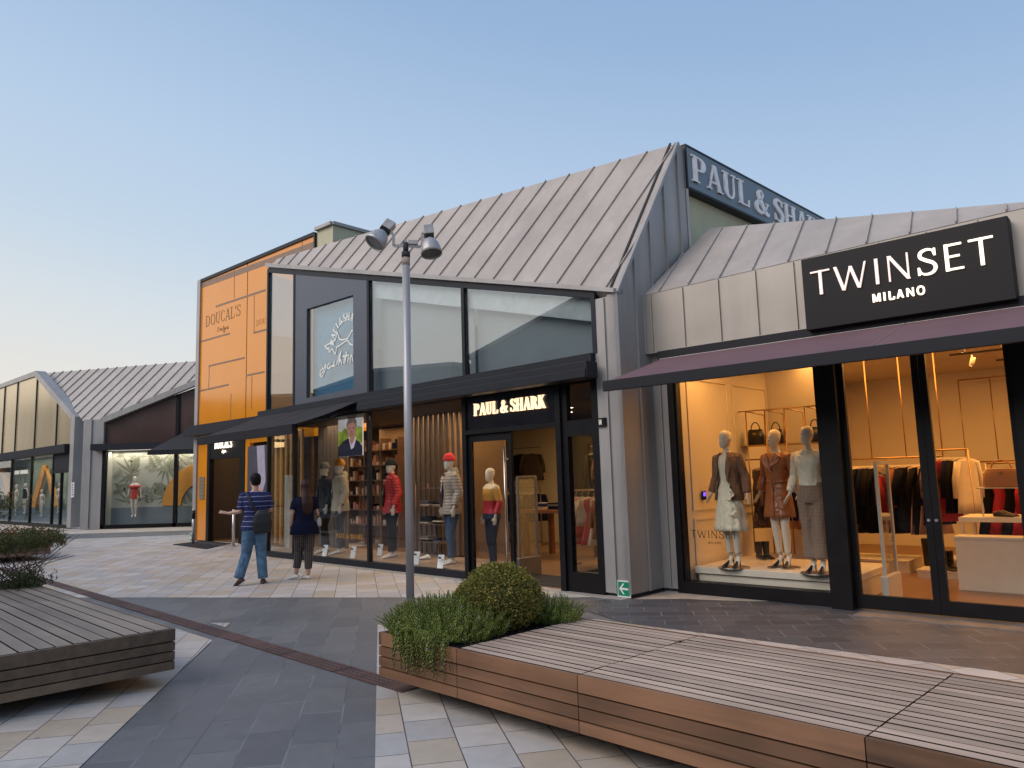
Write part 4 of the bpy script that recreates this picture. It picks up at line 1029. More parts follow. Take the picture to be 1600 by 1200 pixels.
# ------------------------------------------------------------------ plants
def leaf(mb, p, d, n, l, w_):
    d = d.normalized(); s_ = d.cross(n)
    if s_.length < 1e-3: s_ = d.orthogonal()
    s_.normalize()
    mb.add([p, p+d*l*.5+s_*w_, p+d*l, p+d*l*.5-s_*w_], [(0, 1, 2, 3)])
def rv(): 
    while True:
        v = Vector((random.uniform(-1, 1), random.uniform(-1, 1), random.uniform(-1, 1)))
        if .05 < v.length < 1: return v.normalized()
box_leaf = leafmat('box_leaf', (.10, .115, .014), (.27, .235, .04), (.38, .28, .08))
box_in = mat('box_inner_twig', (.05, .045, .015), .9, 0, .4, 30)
ctr = BR.p(.52, .72, .63)
ball = thing('box_ball', BR.p(.52, .72, .42), 0, 'round clipped box shrub, olive green, in the planted end of the bench', 'shrub')
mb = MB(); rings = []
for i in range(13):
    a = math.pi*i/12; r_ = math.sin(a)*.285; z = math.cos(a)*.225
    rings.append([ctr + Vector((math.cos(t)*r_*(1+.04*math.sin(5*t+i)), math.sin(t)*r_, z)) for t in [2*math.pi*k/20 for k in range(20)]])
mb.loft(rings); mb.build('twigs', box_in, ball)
mb = MB()
for i in range(17000):
    d = rv(); bump = 1 + .10*noise.noise(d*2.3+Vector((5, 1, 2))) + .07*noise.noise(d*8) 
    if noise.noise(d*7+Vector((3, 3, 3))) > .38 and random.random() < .6: continue
    rr_ = random.choice((1, 1, .97, .93, .88))*bump*random.uniform(.94, 1.02)
    p = ctr + Vector((d.x*.335*rr_, d.y*.335*rr_, d.z*.275*rr_ if d.z > 0 else d.z*.235*rr_))
    leaf(mb, p, (d*.7+rv()), rv(), random.uniform(.014, .027), random.uniform(.005, .008))
for i in range(260):     # stray shoots beyond the clipped outline
    d = rv(); d.z = abs(d.z)*.9; p = ctr + Vector((d.x*.335, d.y*.335, d.z*.275))
    for k in range(4): leaf(mb, p + d*.009*k, d+rv()*.8, rv(), .016, .005)
mb.build('foliage', box_leaf, ball)
rose = leafmat('rosemary_needle', (.20, .26, .035), (.38, .47, .085), (.56, .62, .28))
def rosemary(o, cx, cy, ru, rvv, base, h, n, spill=0, seed=1, fr=BR, ln=.028):
    random.seed(seed); mb = MB(); st = MB(); fl_ = MB()
    for i in range(n):
        a = random.uniform(0, 2*math.pi); r_ = math.sqrt(random.random())
        u = cx + math.cos(a)*ru*r_; v = cy + math.sin(a)*rvv*r_
        p = fr.p(u, v, base)
        out = (fr.a*math.cos(a)+fr.n*math.sin(a))
        hh_ = h*(1-.35*r_*r_)*random.uniform(.55, 1.12)
        lean = r_*random.uniform(.0, .75)
        sp_ = spill and v < cy-.35*rvv and u > cx-.1 and random.random() < .6
        pts = []; dv_ = random.uniform(.04, .13); du_ = random.uniform(-.05, .12); dz_ = random.uniform(.05, .26)
        for k in range(7):
            t = k/6; q = p + out*lean*hh_*t*t*.9 + Vector((0, 0, hh_*t*(1-.35*lean*t))) + Vector((random.uniform(-1, 1), random.uniform(-1, 1), 0))*.004
            if sp_: q = p - fr.n*(v+dv_)*min(1, t*1.5) + fr.a*du_*t + Vector((0, 0, .14*math.sin(t*2.6)-dz_*t*t))
            pts.append(q)
        st.tube(pts, .0022, 4, False)
        m_ = int(hh_*210) if not sp_ else 50
        for k in range(m_):
            t = .12+.88*k/m_; f = t*6; i0 = min(5, int(f)); q = pts[i0].lerp(pts[i0+1], f-i0); ax = (pts[i0+1]-pts[i0]).normalized()
            o_ = ax.orthogonal().normalized(); o_.rotate(Matrix.Rotation(k*2.4+i, 3, ax))
            leaf(mb, q, o_*.8+ax*random.uniform(.5, 1.1), ax, ln*random.uniform(.6, 1.1)*(1.15-.5*t), .0024)
        if random.random() < .07:
            q = pts[5]+rv()*.01
            for k in range(3): leaf(fl_, q, rv(), rv(), .011, .005)
    mb.build('needles', rose, o); st.build('stems', box_in, o)
    if fl_.v: fl_.build('flowers', mat('pale_blue_flower', (.5, .5, .6), .6), o)
ra = thing('rosemary_bush', BR.p(.35, .2, .42), 0, 'large rosemary bush spilling over the corner of the planted bench', 'shrub')
rosemary(ra, .37, .33, .46, .42, .41, .31, 1350, 1, 5)
rb = thing('rosemary_bush', BR.p(.72, 1.1, .42), 0, 'smaller rosemary bush behind the round clipped shrub', 'shrub')
rosemary(rb, .62, 1.14, .32, .22, .41, .23, 420, 0, 6)
# lava gravel
random.seed(3); mb = MB()
for i in range(1500):
    p = BR.p(random.uniform(.04, .86), random.uniform(.04, 1.22), .42+random.uniform(0, .014)); s_ = random.uniform(.008, .017)
    vs = [p + Vector((math.cos(t)*s_*random.uniform(.7, 1.2), math.sin(t)*s_*random.uniform(.7, 1.2), 0)) for t in (0, 1.3, 2.6, 3.9, 5.1)] + [p+Vector((0, 0, s_*.8))]
    mb.add(vs, [(0, 1, 5), (1, 2, 5), (2, 3, 5), (3, 4, 5), (4, 0, 5)])
tag(mb.build('gravel', leafmat('lava_stone', (.16, .05, .04), (.30, .12, .10), None, .9)), kind='stuff', label=None)
# reddish shrub on the left bench
nan_leaf = leafmat('nandina_leaf', (.05, .085, .02), (.12, .12, .03), (.22, .09, .035))
nan_red = leafmat('nandina_red_leaf', (.16, .08, .025), (.26, .10, .04), (.18, .14, .04))
sh = thing('red_tinged_shrub', BL.p(.5, .8, .42), 0, 'leafy shrub with thin bare stems and red-tinged top on the left bench', 'shrub')
random.seed(11); st = MB(); lf = MB(); lr_ = MB()
c0_s = G(22, 918, .45); 
tips = []
for i in range(46):
    b0 = c0_s + Vector((random.uniform(-.62, .2), random.uniform(-.2, .45), -.02)); a = random.uniform(0, 6.28)
    tip = c0_s + Vector((random.uniform(-.95, .42), random.uniform(-.4, .6), random.uniform(.28, .62)))
    mid = b0.lerp(tip, .5) + Vector((0, 0, .05)) + rv()*.03
    st.tube([b0, b0.lerp(mid, .5)+rv()*.015, mid, tip], [.007, .006, .005, .003], 5, False); tips.append(tip)
st.build('stems', mat('shrub_stem', (.13, .085, .06), .8, 0, .3, 30), sh)
for i in range(560):
    t = random.uniform(0, 6.283); rr_ = math.sqrt(random.random()); 
    c_ = c0_s + Vector((-.27 + math.cos(t)*.74*rr_, .1+math.sin(t)*.55*rr_, .56 + random.uniform(-.17, .17)*(1-.6*rr_) + .05*noise.noise(Vector((t*2, rr_*3, 0)))))
    tgt = lr_ if (c_.z > c0_s.z+.63 and random.random() < .45) or random.random() < .06 else lf
    for k in range(26):
        leaf(tgt, c_ + rv()*random.uniform(0, .085), rv()+Vector((0, 0, -.2)), rv(), random.uniform(.02, .04), random.uniform(.005, .008))
lf.build('foliage', nan_leaf, sh); lr_.build('red_foliage', nan_red, sh)
lo_ = thing('low_shrub', c0_s+Vector((.1, 0, 0)), 0, 'low green groundcover clump at the foot of the red-tinged shrub', 'shrub')
lf = MB()
for i in range(200):
    c_ = c0_s + Vector((random.gauss(.12, .12), random.gauss(0, .14), abs(random.gauss(0, .09))))
    for k in range(16): leaf(lf, c_ + rv()*random.uniform(0, .04), rv()+Vector((0, 0, .4)), rv(), random.uniform(.015, .03), random.uniform(.004, .006))
lf.build('foliage', leafmat('low_leaf', (.03, .05, .015), (.08, .11, .03), (.14, .12, .04)), lo_)
# shrub on the far bench
fb_ = thing('far_shrub', BB.p(2.6, .6, .5), 0, 'dark green shrub on the distant bench at the left edge', 'shrub'); lf = MB(); st = MB()
for i in range(10): st.tube([BB.p(.5, .6, .45)+rv()*.05, BB.p(.5, .6, 1.1)+rv()*.35], .008, 5)
for i in range(240):
    c_ = BB.p(.5, .6, 1.25)+Vector((random.gauss(0, .3), random.gauss(0, .3), random.gauss(0, .16)))
    for k in range(12): leaf(lf, c_ + rv()*random.uniform(0, .09), rv(), rv(), .05, .012)
lf.build('foliage', nan_leaf, fb_); st.build('stems', MT['shrub_stem'], fb_)
# ------------------------------------------------------------------ lamp post with two floodlights
alu = mat('brushed_aluminium', (.40, .385, .385), .42, .35, .12, 30, .0, 10, (1, 1, .05))
galv = mat('galvanised_bracket', (.40, .37, .35), .5, .5, .15, 10)
pb_ = G(641.5, 962); Q = Fr(pb_, math.degrees(math.atan2(pb_.y, pb_.x))-90)
lp = thing('lamp_post', pb_, Q.rot, 'tall grey metal lamp post standing behind the planted bench end', 'lamp post')
ztop = Q.uz(637.5, 400)[1]; rp_l = .5*(Q.uz(643, 500)[0]-Q.uz(630.7, 500)[0]); print('pole', pb_, 'top', ztop, 'r', rp_l)
mb = MB(); mb.tube([pb_, pb_+UP*ztop], rp_l, 24); mb.build('pole', alu, lp)
mb = MB(); mb.tube([pb_, pb_+UP*.012], .14, 24); mb.build('base_plate', galv, lp)
mb = MB(); mb.tube([pb_+UP*(ztop-.12), pb_+UP*(ztop-.02)], rp_l*1.04, 24); mb.build('tape_band', mat('worn_tape', (.38, .30, .24), .8, 0, .25, 30), lp)
zt2 = Q.uz(636, 383)[1]
mb = MB(); mb.tube([pb_+UP*(ztop-.02), pb_+UP*(ztop+.05)], rp_l*1.1, 20); mb.tube([pb_+UP*(ztop+.05), pb_+UP*(zt2+.03)], rp_l*.7, 16); mb.build('collar', plinth, lp)
def flood(cf, cr_, side, label, arm):
    """bell floodlight: front centre pixel, rear centre pixel"""
    f = Q.at(*cf, -.03); b = Q.at(*cr_, .05); ax = (f-b).normalized(); L = (f-b).length
    o = thing('floodlight', b, Q.rot, label, 'floodlight', 'floodlights on the lamp post')
    x = ax.orthogonal().normalized(); y = ax.cross(x)
    prof = [(.30, .045), (.34, .062), (.42, .085), (.55, .108), (.7, .122), (.86, .130), (1.0, .134)]
    mb = MB(); rings = [[b+ax*(t*L)+(x*math.cos(k*.2618)+y*math.sin(k*.2618))*r for k in range(24)] for t, r in prof]
    rings += [[b+ax*(t*L)+(x*math.cos(k*.2618)+y*math.sin(k*.2618))*(r-.006) for k in range(24)] for t, r in reversed(prof)]
    mb.loft(rings, cap=False); mb.build('reflector', alu, o)
    mb = MB(); mb.tube([b+ax*L*.93, b+ax*L*.94], .126, 24); mb.build('lens', mat('lamp_glass', (.12, .14, .14), .15, 0, .05), o)
    # ballast box with fins
    M_ = Matrix((x, y, ax)).transposed(); side_v = Q.a - ax*Q.a.dot(ax); side_v.normalize(); up_v = ax.cross(side_v)
    M_ = Matrix((side_v, up_v, ax)).transposed()
    mb = MB(); mb.obox(b+ax*(-.02), .13, .11, .13, M_); mb.build('ballast_box', galv, o, bevel=.008)
    mb = MB()
    for k in range(6): mb.obox(b+ax*.065+side_v*(-.055+.022*k), .007, .105, .05, M_)
    mb.tube([b+ax*.09, b+ax*L*.32], [.05, .045], 16); mb.build('cooling_fins', plinth, o)
    mb = MB(); pts = [Q.at(x_, y_, 0) for x_, y_ in arm]
    for i in range(len(pts)-1): mb.bar(pts[i], pts[i+1], .035, .012, Q.n)
    mb.build('bracket', galv, o)
flood((584.6, 380.6), (606, 355), -1, 'left floodlight on the lamp post, tilted down to the left', [(637, 384), (615, 384), (615, 368), (611, 362)])
flood((674.4, 397), (669.5, 363), 1, 'right floodlight on the lamp post, pointing almost straight down', [(637, 384), (657, 386), (660, 382), (660, 364), (666, 364)])
mb = MB(); mb.bar(Q.at(638, 379, 0), Q.at(653, 379, 0), .05, .06, Q.n); mb.build('junction_box', galv, lp)
mb = MB(); mb.bar(Q.at(634, 386, -.0), Q.at(634, 374, -.0), .03, .03, Q.n); mb.build('stem', galv, lp)
# bollards and mat at the orange shop
sil = mat('pale_steel', (.62, .60, .60), .35, .6, .05)
for (x, yb, yt, lab) in ((301.5, 850, 796, 'slim steel post with dark band at the corner of the orange shop'), (364.5, 854, 796, 'slim steel post in front of the orange shop doorway by the pointing man')):
    p = G(x, yb); q = Fr(p, 0); zt = q.uz(x, yt)[1]
    o = thing('steel_post', p, 0, lab, 'post', 'slim steel posts')
    mb = MB(); mb.tube([p, p+UP*zt], .038, 16); mb.build('pole', sil, o)
    mb = MB(); mb.tube([p, p+UP*.015], .09, 16); mb.build('foot', galv, o)
    if x < 330: mb = MB(); mb.tube([p+UP*(zt*.72), p+UP*(zt*.98)], .042, 16); mb.build('band', black_fr, o)
mq = [G(270, 851.5), G(322, 858.5), G(361, 850), G(318, 845.5)]
mb = MB(); mb.prism([p+UP*.005 for p in mq], UP*.015)
o = tag(mb.build('door_mat', mat('black_mat', (.015, .015, .017), .95, 0, .2, 40, .3, 200)), 'black doormat with faint lettering outside the orange shop door', 'doormat')
mm_ = Fr(mq[0].lerp(mq[3], .5), -46)
mb = MB(); lettering(mb, "DOUCAL'S", mq[0].lerp(mq[1], .3).lerp(mq[3].lerp(mq[2], .3), .55)+UP*.022, (mq[1]-mq[0]).normalized(), (mq[3]-mq[0]).normalized(), UP, .28, .12, .06, True, .1, .002); mb.build('lettering', mat('grey_mat_letter', (.2, .2, .2), .9), o)
mb = MB(); q = [P.p(du0+.1, .12, .016), P.p(du2-.1, .12, .016), P.p(du2-.1, .95, .016), P.p(du0+.1, .95, .016)]; mb.prism(q, UP*.014)
tag(mb.build('door_mat', MT['black_mat']), 'dark doormat just inside the open glass door of the tall shop', 'doormat')
q = G(1062, 1003, .453); mb = MB(); mb.add([q+V3_ for V3_ in (Vector((-.05, -.01, 0)), Vector((-.01, -.022, .008)), Vector((.05, 0, .012)), Vector((0, .02, .006)))], [(0, 1, 2, 3)]); mb.tube([q+Vector((.045, 0, .012)), q+Vector((.075, .01, .01))], .0015, 5)
tag(mb.build('dry_leaf', mat('dry_leaf', (.10, .035, .02), .8)), 'single dry brown leaf lying on the deck of the long planted bench', 'leaf')
# ------------------------------------------------------------------ shops across the square, behind the camera (seen in the glass)
opp_wall = mat('opposite_grey_wall', (.17, .17, .175), .6, .1, .1, 1)
def opposite(name, u0_, u1_, v, h0, h1, label):
    o = thing(name, P.p((u0_+u1_)/2, v, 0), P.rot, label, BIG)
    mb = MB(); um = (u0_+u1_)/2
    mb.prism([P.p(u0_, v, 0), P.p(u1_, v, 0), P.p(u1_, v, h0), P.p(um, v, h1), P.p(u0_, v, h0)], -P.n*9); mb.build('wall', opp_wall, o)
    k = int((u1_-u0_)/2.6)
    for i in range(k):
        a = u0_+.5+i*2.6
        g_ = MB(); g_.box(P, a, a+2.2, v+.01, v+.05, .2, 2.9); g_.build('window', mat('dark_window', (.03, .035, .045), .15) if 'dark_window' not in MT else MT['dark_window'], o)
    g_ = MB(); g_.box(P, u0_, u1_, v+.02, v+.9, 3.0, 3.3); g_.build('awning_cassette', dark_fr, o)
    rfm = MB(); rfm.prism([P.p(u0_-.2, v+.1, h0-.05), P.p(um, v+.1, h1-.05), P.p(um, v+.1, h1+.15), P.p(u0_-.2, v+.1, h0+.15)], -P.n*9.3)
    rfm.prism([P.p(um+.001, v+.1, h1-.05), P.p(u1_+.2, v+.1, h0-.05), P.p(u1_+.2, v+.1, h0+.15), P.p(um+.001, v+.1, h1+.15)], -P.n*9.3); rfm.build('roof', zinc_warm, o)
opposite('opposite_shop', -50, -36, -16, 7.0, 7.6, 'grey shop across the square, mirrored in the corner glass bay')
opposite('opposite_shop', -35.5, -22.4, -16, 7.2, 7.7, 'grey shop across the square, mirrored low in the tall glass front')
opposite('opposite_shop', -22, -4, -17, 7.6, 9.7, 'grey gabled shop mirrored in the upper pane beside the corner pilaster')
opposite('opposite_shop', -60, -43, -6.5, 7.2, 7.9, 'grey shop at the far side of the square, mirrored in the orange wall')
opposite('opposite_shop', -9.6, 11, -25, 6.4, 8.6, 'grey gabled shop behind the camera, mirrored beside the house number')
opposite('opposite_shop', 11.5, 28, -20, 5.6, 8.2, 'grey gabled shop behind the camera, mirrored in the clothes shop doors')
# ------------------------------------------------------------------ people and mannequins
def ring(c, rx, ry, n=24, yaw=0.0, pw=2.0, tilt=(0, 0)):
    out = []
    for k in range(n):
        t = 2*math.pi*k/n; ct, st_ = math.cos(t), math.sin(t)
        x = rx*math.copysign(abs(ct)**(2/pw), ct); y = ry*math.copysign(abs(st_)**(2/pw), st_)
        xx = x*math.cos(yaw)-y*math.sin(yaw); yy = x*math.sin(yaw)+y*math.cos(yaw)
        out.append(Vector((c[0]+xx, c[1]+yy, c[2]+xx*tilt[0]+yy*tilt[1])))
    return out
def remesh(mb, vox=.009, smooth=4, it_f=.5):
    """fuse the overlapping closed pieces in mb into one continuous surface"""
    me = bpy.data.meshes.new('tmp'); me.from_pydata([tuple(v) for v in mb.v], [], mb.f)
    bm = bmesh.new(); bm.from_mesh(me); bmesh.ops.recalc_face_normals(bm, faces=bm.faces); bm.to_mesh(me); bm.free()
    o = bpy.data.objects.new('tmp', me); C.objects.link(o)
    md = o.modifiers.new('r', 'REMESH'); md.mode = 'VOXEL'; md.voxel_size = vox
    s_ = o.modifiers.new('s', 'SMOOTH'); s_.iterations = smooth; s_.factor = it_f
    dg = bpy.context.evaluated_depsgraph_get(); dg.update()
    ev = o.evaluated_get(dg); m2 = bpy.data.meshes.new_from_object(ev)
    r = MB(); r.v = [v.co.copy() for v in m2.vertices]; r.f = [tuple(p.vertices) for p in m2.polygons]; r.sm = [True]*len(r.f)
    C.objects.unlink(o); bpy.data.objects.remove(o); bpy.data.meshes.remove(me); bpy.data.meshes.remove(m2)
    return r
V = Vector
STAND = dict(hip=.92, sh=1.42, shx=.175, L_el=V((.235, .03, 1.14)), L_wr=V((.25, -.05, .90)), R_el=V((-.235, .03, 1.14)), R_wr=V((-.25, -.05, .90)),
             L_kn=V((.095, -.02, .50)), L_an=V((.10, .02, .09)), R_kn=V((-.095, -.02, .50)), R_an=V((-.10, .02, .09)), L_foot=-V((.1, 1, 0)), R_foot=-V((-.1, 1, 0)), heel=0.0, headyaw=0.0,
             L_hand=V((.05, -.15, -1)), R_hand=V((-.05, -.15, -1)))
def hand(mb, w, d, palm_n, side, s=1.0, spread=.25, curl=.25):
    """palm and five fingers; w wrist, d pointing direction, palm_n out of the palm, side = thumb side axis"""
    d = d.normalized(); pn = (palm_n-d*palm_n.dot(d)).normalized(); sx = d.cross(pn).normalized()
    if sx.dot(side) < 0: sx = -sx
    def rr(c, a, b): return [c + sx*(math.cos(t)*a) + pn*(math.sin(t)*b) for t in [2*math.pi*k/12 for k in range(12)]]
    mb.loft([rr(w-d*.02*s, .024*s, .019*s), rr(w+d*.02*s, .028*s, .016*s), rr(w+d*.06*s, .040*s, .015*s), rr(w+d*.09*s, .038*s, .012*s), rr(w+d*.097*s, .03*s, .008*s)])
    for i, (off, ln) in enumerate(((.030, .068), (.011, .078), (-.009, .072), (-.028, .055))):
        a = w + d*.085*s + sx*off*s; fd = (d + sx*off*spread*10).normalized()
        p1_ = a + fd*ln*.45*s; fd2 = (fd + pn*curl).normalized(); p2 = p1_ + fd2*ln*.33*s; fd3 = (fd2 + pn*curl).normalized(); p3 = p2 + fd3*ln*.25*s
        mb.tube([a, p1_, p2, p3], [.0092*s, .0085*s, .0078*s, .0058*s], 8)
    a = w + d*.025*s + sx*.024*s; t1 = (sx*.8+d*.7+pn*.3).normalized(); t2 = (d+sx*.35+pn*.4).normalized()
    mb.tube([a, a+t1*.035*s, a+t1*.035*s+t2*.03*s, a+t1*.035*s+t2*.052*s], [.012*s, .0105*s, .009*s, .006*s], 8)
def limb(mb, pts, rs, n=14):
    """tapering limb with extra section between joints"""
    P2, R2 = [], []
    for i in range(len(pts)-1):
        for t in (0, .3, .65):
            P2.append(pts[i].lerp(pts[i+1], t)); r0, r1 = rs[i], rs[i+1]
            R2.append((r0+(r1-r0)*t)*(1.05 if t == .3 else 1))
    P2.append(pts[-1]); R2.append(rs[-1]); mb.tube(P2, R2, n)
def head(mb, c, yaw=0, hs=1.0, neck=True, ears=True, face=True):
    """c = centre of skull; facing -Y turned by yaw"""
    Rz = Matrix.Rotation(yaw, 3, 'Z')
    def rr(z, rx, ry, yo=0): return [V(c) + Rz @ V((math.cos(t)*rx*hs, (math.sin(t)*ry+yo)*hs, z*hs)) for t in [2*math.pi*k/24 for k in range(24)]]
    mb.loft([rr(-.122, .020, .020, -.058), rr(-.115, .036, .040, -.048), rr(-.09, .052, .066, -.028), rr(-.06, .062, .084, -.012), rr(-.02, .071, .092, -.002), rr(.02, .075, .096, .004), rr(.06, .074, .094, .006), rr(.09, .062, .080, .008), rr(.112, .042, .054, .008), rr(.122, .015, .02, .008)])
    if face:
        f = lambda x, y, z: V(c) + Rz @ V((x*hs, y*hs, z*hs))
        mb.loft([[f(-.006, -.088, .018), f(.006, -.088, .018), f(0, -.080, .024)], [f(-.015, -.088, -.036), f(.015, -.088, -.036), f(0, -.118, -.032)]], sm=True)
        mb.tube([f(-.028, -.083, .022), f(-.008, -.090, .024), f(.008, -.090, .024), f(.028, -.083, .022)], [.006, .008, .008, .006], 6)
        mb.tube([f(-.02, -.083, -.062), f(0, -.092, -.062), f(.02, -.083, -.062)], [.005, .0085, .005], 6)
    if ears:
        for sx in (-1, 1):
            q = [V(c) + Rz @ V(((sx*(.073+.008*math.cos(t)))*hs, (.012+.016*math.cos(t))*hs, (-.01+.030*math.sin(t))*hs)) for t in [2*math.pi*k/10 for k in range(10)]]
            mb.prism(q, Rz @ V((sx*.010*hs, 0, 0)))
def foot(mb, an, d, s=1.0, w_=1.0, pitch=0.0, bare=True):
    """foot from ankle an pointing along d; pitch lifts the heel"""
    d = V((d.x, d.y, 0)).normalized(); sx = V((d.y, -d.x, 0)); dd = (d*math.cos(pitch) - UP*math.sin(pitch)); uu = (UP*math.cos(pitch)+d*math.sin(pitch))
    base = an - uu*.075*s
    sec = [(-.06, .025, .03), (-.045, .034, .055), (0, .036, .07), (.05, .038, .05), (.10, .044, .034), (.15, .044, .024), (.185, .03, .014)]
    rings = []
    for t, a, h in sec:
        rings.append([base + dd*(t*s) + sx*(math.cos(q)*a*s*w_) + uu*(max(-1, math.sin(q))*h*s*.55+h*.5*s) for q in [2*math.pi*k/14 for k in range(14)]])
    mb.loft(rings)
def body(pose=None, fem=False, vox=.0085, hands=True, feet=True, headon=True, thin=1.0):
    p = dict(STAND); p.update(pose or {}); mb = MB()
    w_ = .88 if fem else 1.0; lx = p.get('lean', V((0, 0, 0)))
    tor = [(.84, .150, .105, .01), (.90, .168, .118, .01), (.97, .165, .115, .005), (1.05, .140 if not fem else .122, .10, 0), (1.12, .138 if not fem else .108, .096, 0), (1.22, .152 if not fem else .125, .108, -.005), (1.32, .172, .118 if not fem else .122, -.006), (1.39, .178, .10, 0), (1.435, .14, .078, .006), (1.462, .075, .062, .01), (1.50, .052, .056, .008), (1.56, .048, .052, -.005)]
    rings = []
    for z, rx, ry, yo in tor:
        f = w_ if z > 1.2 else (1 if z < 1.0 else (w_+1)/2)
        t = max(0, (z-.9)/.6); rings.append(ring((lx.x*t, yo+lx.y*t, z), rx*f*thin, ry*thin*(.95 if fem else 1), 24, 0, 2.3))
    mb.loft(rings)
    for s_, K in ((1, 'L'), (-1, 'R')):
        sh = V((s_*p['shx']*w_+lx.x, .005+lx.y, p['sh']-.012)); el, wr = p[K+'_el'], p[K+'_wr']
        k_ = .86 if fem else 1.0
        limb(mb, [V((s_*.10*w_+lx.x, .005+lx.y, 1.40)), sh, el, wr], [.055*k_, .052*k_, .038*k_*thin, .025*k_])
        if hands:
            hd = p[K+'_hand']; pn_ = p.get(K+'_palm', V((-s_, 0, 0))); hand(mb, wr+hd.normalized()*.01, hd, pn_, p.get(K+'_thumb', V((0, -1, 0))), .95 if not fem else .88, p.get(K+'_spread', .12), p.get('curl', .25))
        hp = V((s_*.088, .01, .90)); kn, an = p[K+'_kn'], p[K+'_an']
        limb(mb, [hp, kn, an], [.092*thin, .056*thin, .037]); 
        cal = kn.lerp(an, .3) + V((0, .015, 0)); limb(mb, [kn, cal, an], [.05*thin, .056*thin, .034])
        if feet: foot(mb, an, p[K+'_foot'], 1.0 if not fem else .9, 1.0, p.get(K+'_pitch', p['heel']))
    if headon: head(mb, (lx.x*1.1, -.012+lx.y*1.1, 1.648), p['headyaw'], .98 if not fem else .94)
    return remesh(mb, vox, 3)
def shell_torso(mb, z0, z1, grow=.014, fem=False, flare=0.0, pose=None, thin=1.0, n=24, yshift=0):
    p = dict(STAND); p.update(pose or {}); lx = p.get('lean', V((0, 0, 0))); w_ = .88 if fem else 1
    tor = [(.72, .165, .12), (.84, .165, .122), (.90, .168, .122), (.97, .165, .118), (1.05, .142 if not fem else .128, .106), (1.12, .142 if not fem else .118, .104), (1.22, .154 if not fem else .132, .112), (1.32, .174, .122), (1.39, .178, .104), (1.435, .142, .082), (1.465, .078, .066), (1.49, .06, .06)]
    def at_(z):
        if z <= tor[0][0]: return tor[0][1:]
        for a, b in zip(tor, tor[1:]):
            if a[0] <= z <= b[0]:
                t = (z-a[0])/(b[0]-a[0]); return (a[1]+(b[1]-a[1])*t, a[2]+(b[2]-a[2])*t)
        return tor[-1][1:]
    zs_ = [z0+(z1-z0)*i/14 for i in range(15)]; rings = []
    for z in zs_:
        rx, ry = at_(z); f = w_ if z > 1.2 else (1 if z < 1 else (w_+1)/2); fl_ = flare*max(0, (1.05-z))
        t = max(0, (z-.9)/.6); rings.append(ring((lx.x*t, lx.y*t+yshift, z), rx*f*thin+grow+fl_, ry*thin+grow+fl_*.8, n, 0, 2.3))
    mb.loft(rings)
def sleeves(mb, pose=None, fem=False, grow=.012, to=1.0, cuff=1.0, only=None):
    """sleeves; to = 0..1 of the way shoulder-elbow-wrist"""
    p = dict(STAND); p.update(pose or {}); w_ = .88 if fem else 1; lx = p.get('lean', V((0, 0, 0)))
    for s_, K in ((1, 'L'), (-1, 'R')):
        sh = V((s_*p['shx']*w_+lx.x, .005+lx.y, p['sh']-.012)); el, wr = p[K+'_el'], p[K+'_wr']; a0 = V((s_*.09*w_+lx.x, .005+lx.y, 1.395))
        k_ = .86 if fem else 1.0
        if to <= .5: limb(mb, [a0, sh, sh.lerp(el, to*2)], [.056*k_+grow, .056*k_+grow, (.046*k_+grow)*cuff])
        else: limb(mb, [a0, sh, el, el.lerp(wr, (to-.5)*2)], [.056*k_+grow, .054*k_+grow, .042*k_+grow, (.028*k_+grow)*cuff])
def trousers(pose=None, fem=False, grow=.014, hem=.1, cuff=.062, waist=1.0, knee=.07, vox=.009, bag=1.0):
    p = dict(STAND); p.update(pose or {}); mb = MB()
    mb.loft([ring((0, .008, z), rx+grow, ry+grow, 24, 0, 2.3) for z, rx, ry in ((.83, .145, .10), (.88, .162, .115), (.94, .168, .12), (waist, .158 if not fem else .145, .112))])
    for s_, K in ((1, 'L'), (-1, 'R')):
        kn, an = p[K+'_kn'], p[K+'_an']; hp = V((s_*.085, .012, .89)); tz = kn.lerp(an, 1-max(0, hem-.0)/.42) if hem > 0 else an
        tz = an + (kn-an).normalized()*hem
        mb_pts = [hp, hp.lerp(kn, .5), kn, kn.lerp(tz, .5)+V((0, .01, 0)), tz]; rs = [.098+grow*.5, .085*bag+grow*.5, knee, (knee+cuff)/2, cuff]
        for i in range(len(rs)): pass
        mb.tube([q for q in mb_pts], rs, 16)
    return remesh(mb, vox, 4)
def fig_obj(root, mb, name, m):
    o = mb.build(name, m, None); o.parent = root; return o
skin = mat('skin', (.50, .29, .21), .5, 0, .06, 8)
man_white = mat('mannequin_cream', (.66, .60, .50), .35, 0, .02, 3)
hair_b = mat('black_hair', (.006, .0045, .004), .6, 0, .4, 60, .4, 120, spec=.2)
hair_r = mat('dark_red_brown_hair', (.034, .011, .008), .5, 0, .35, 40, .4, 90, (3, 3, .3), spec=.25)
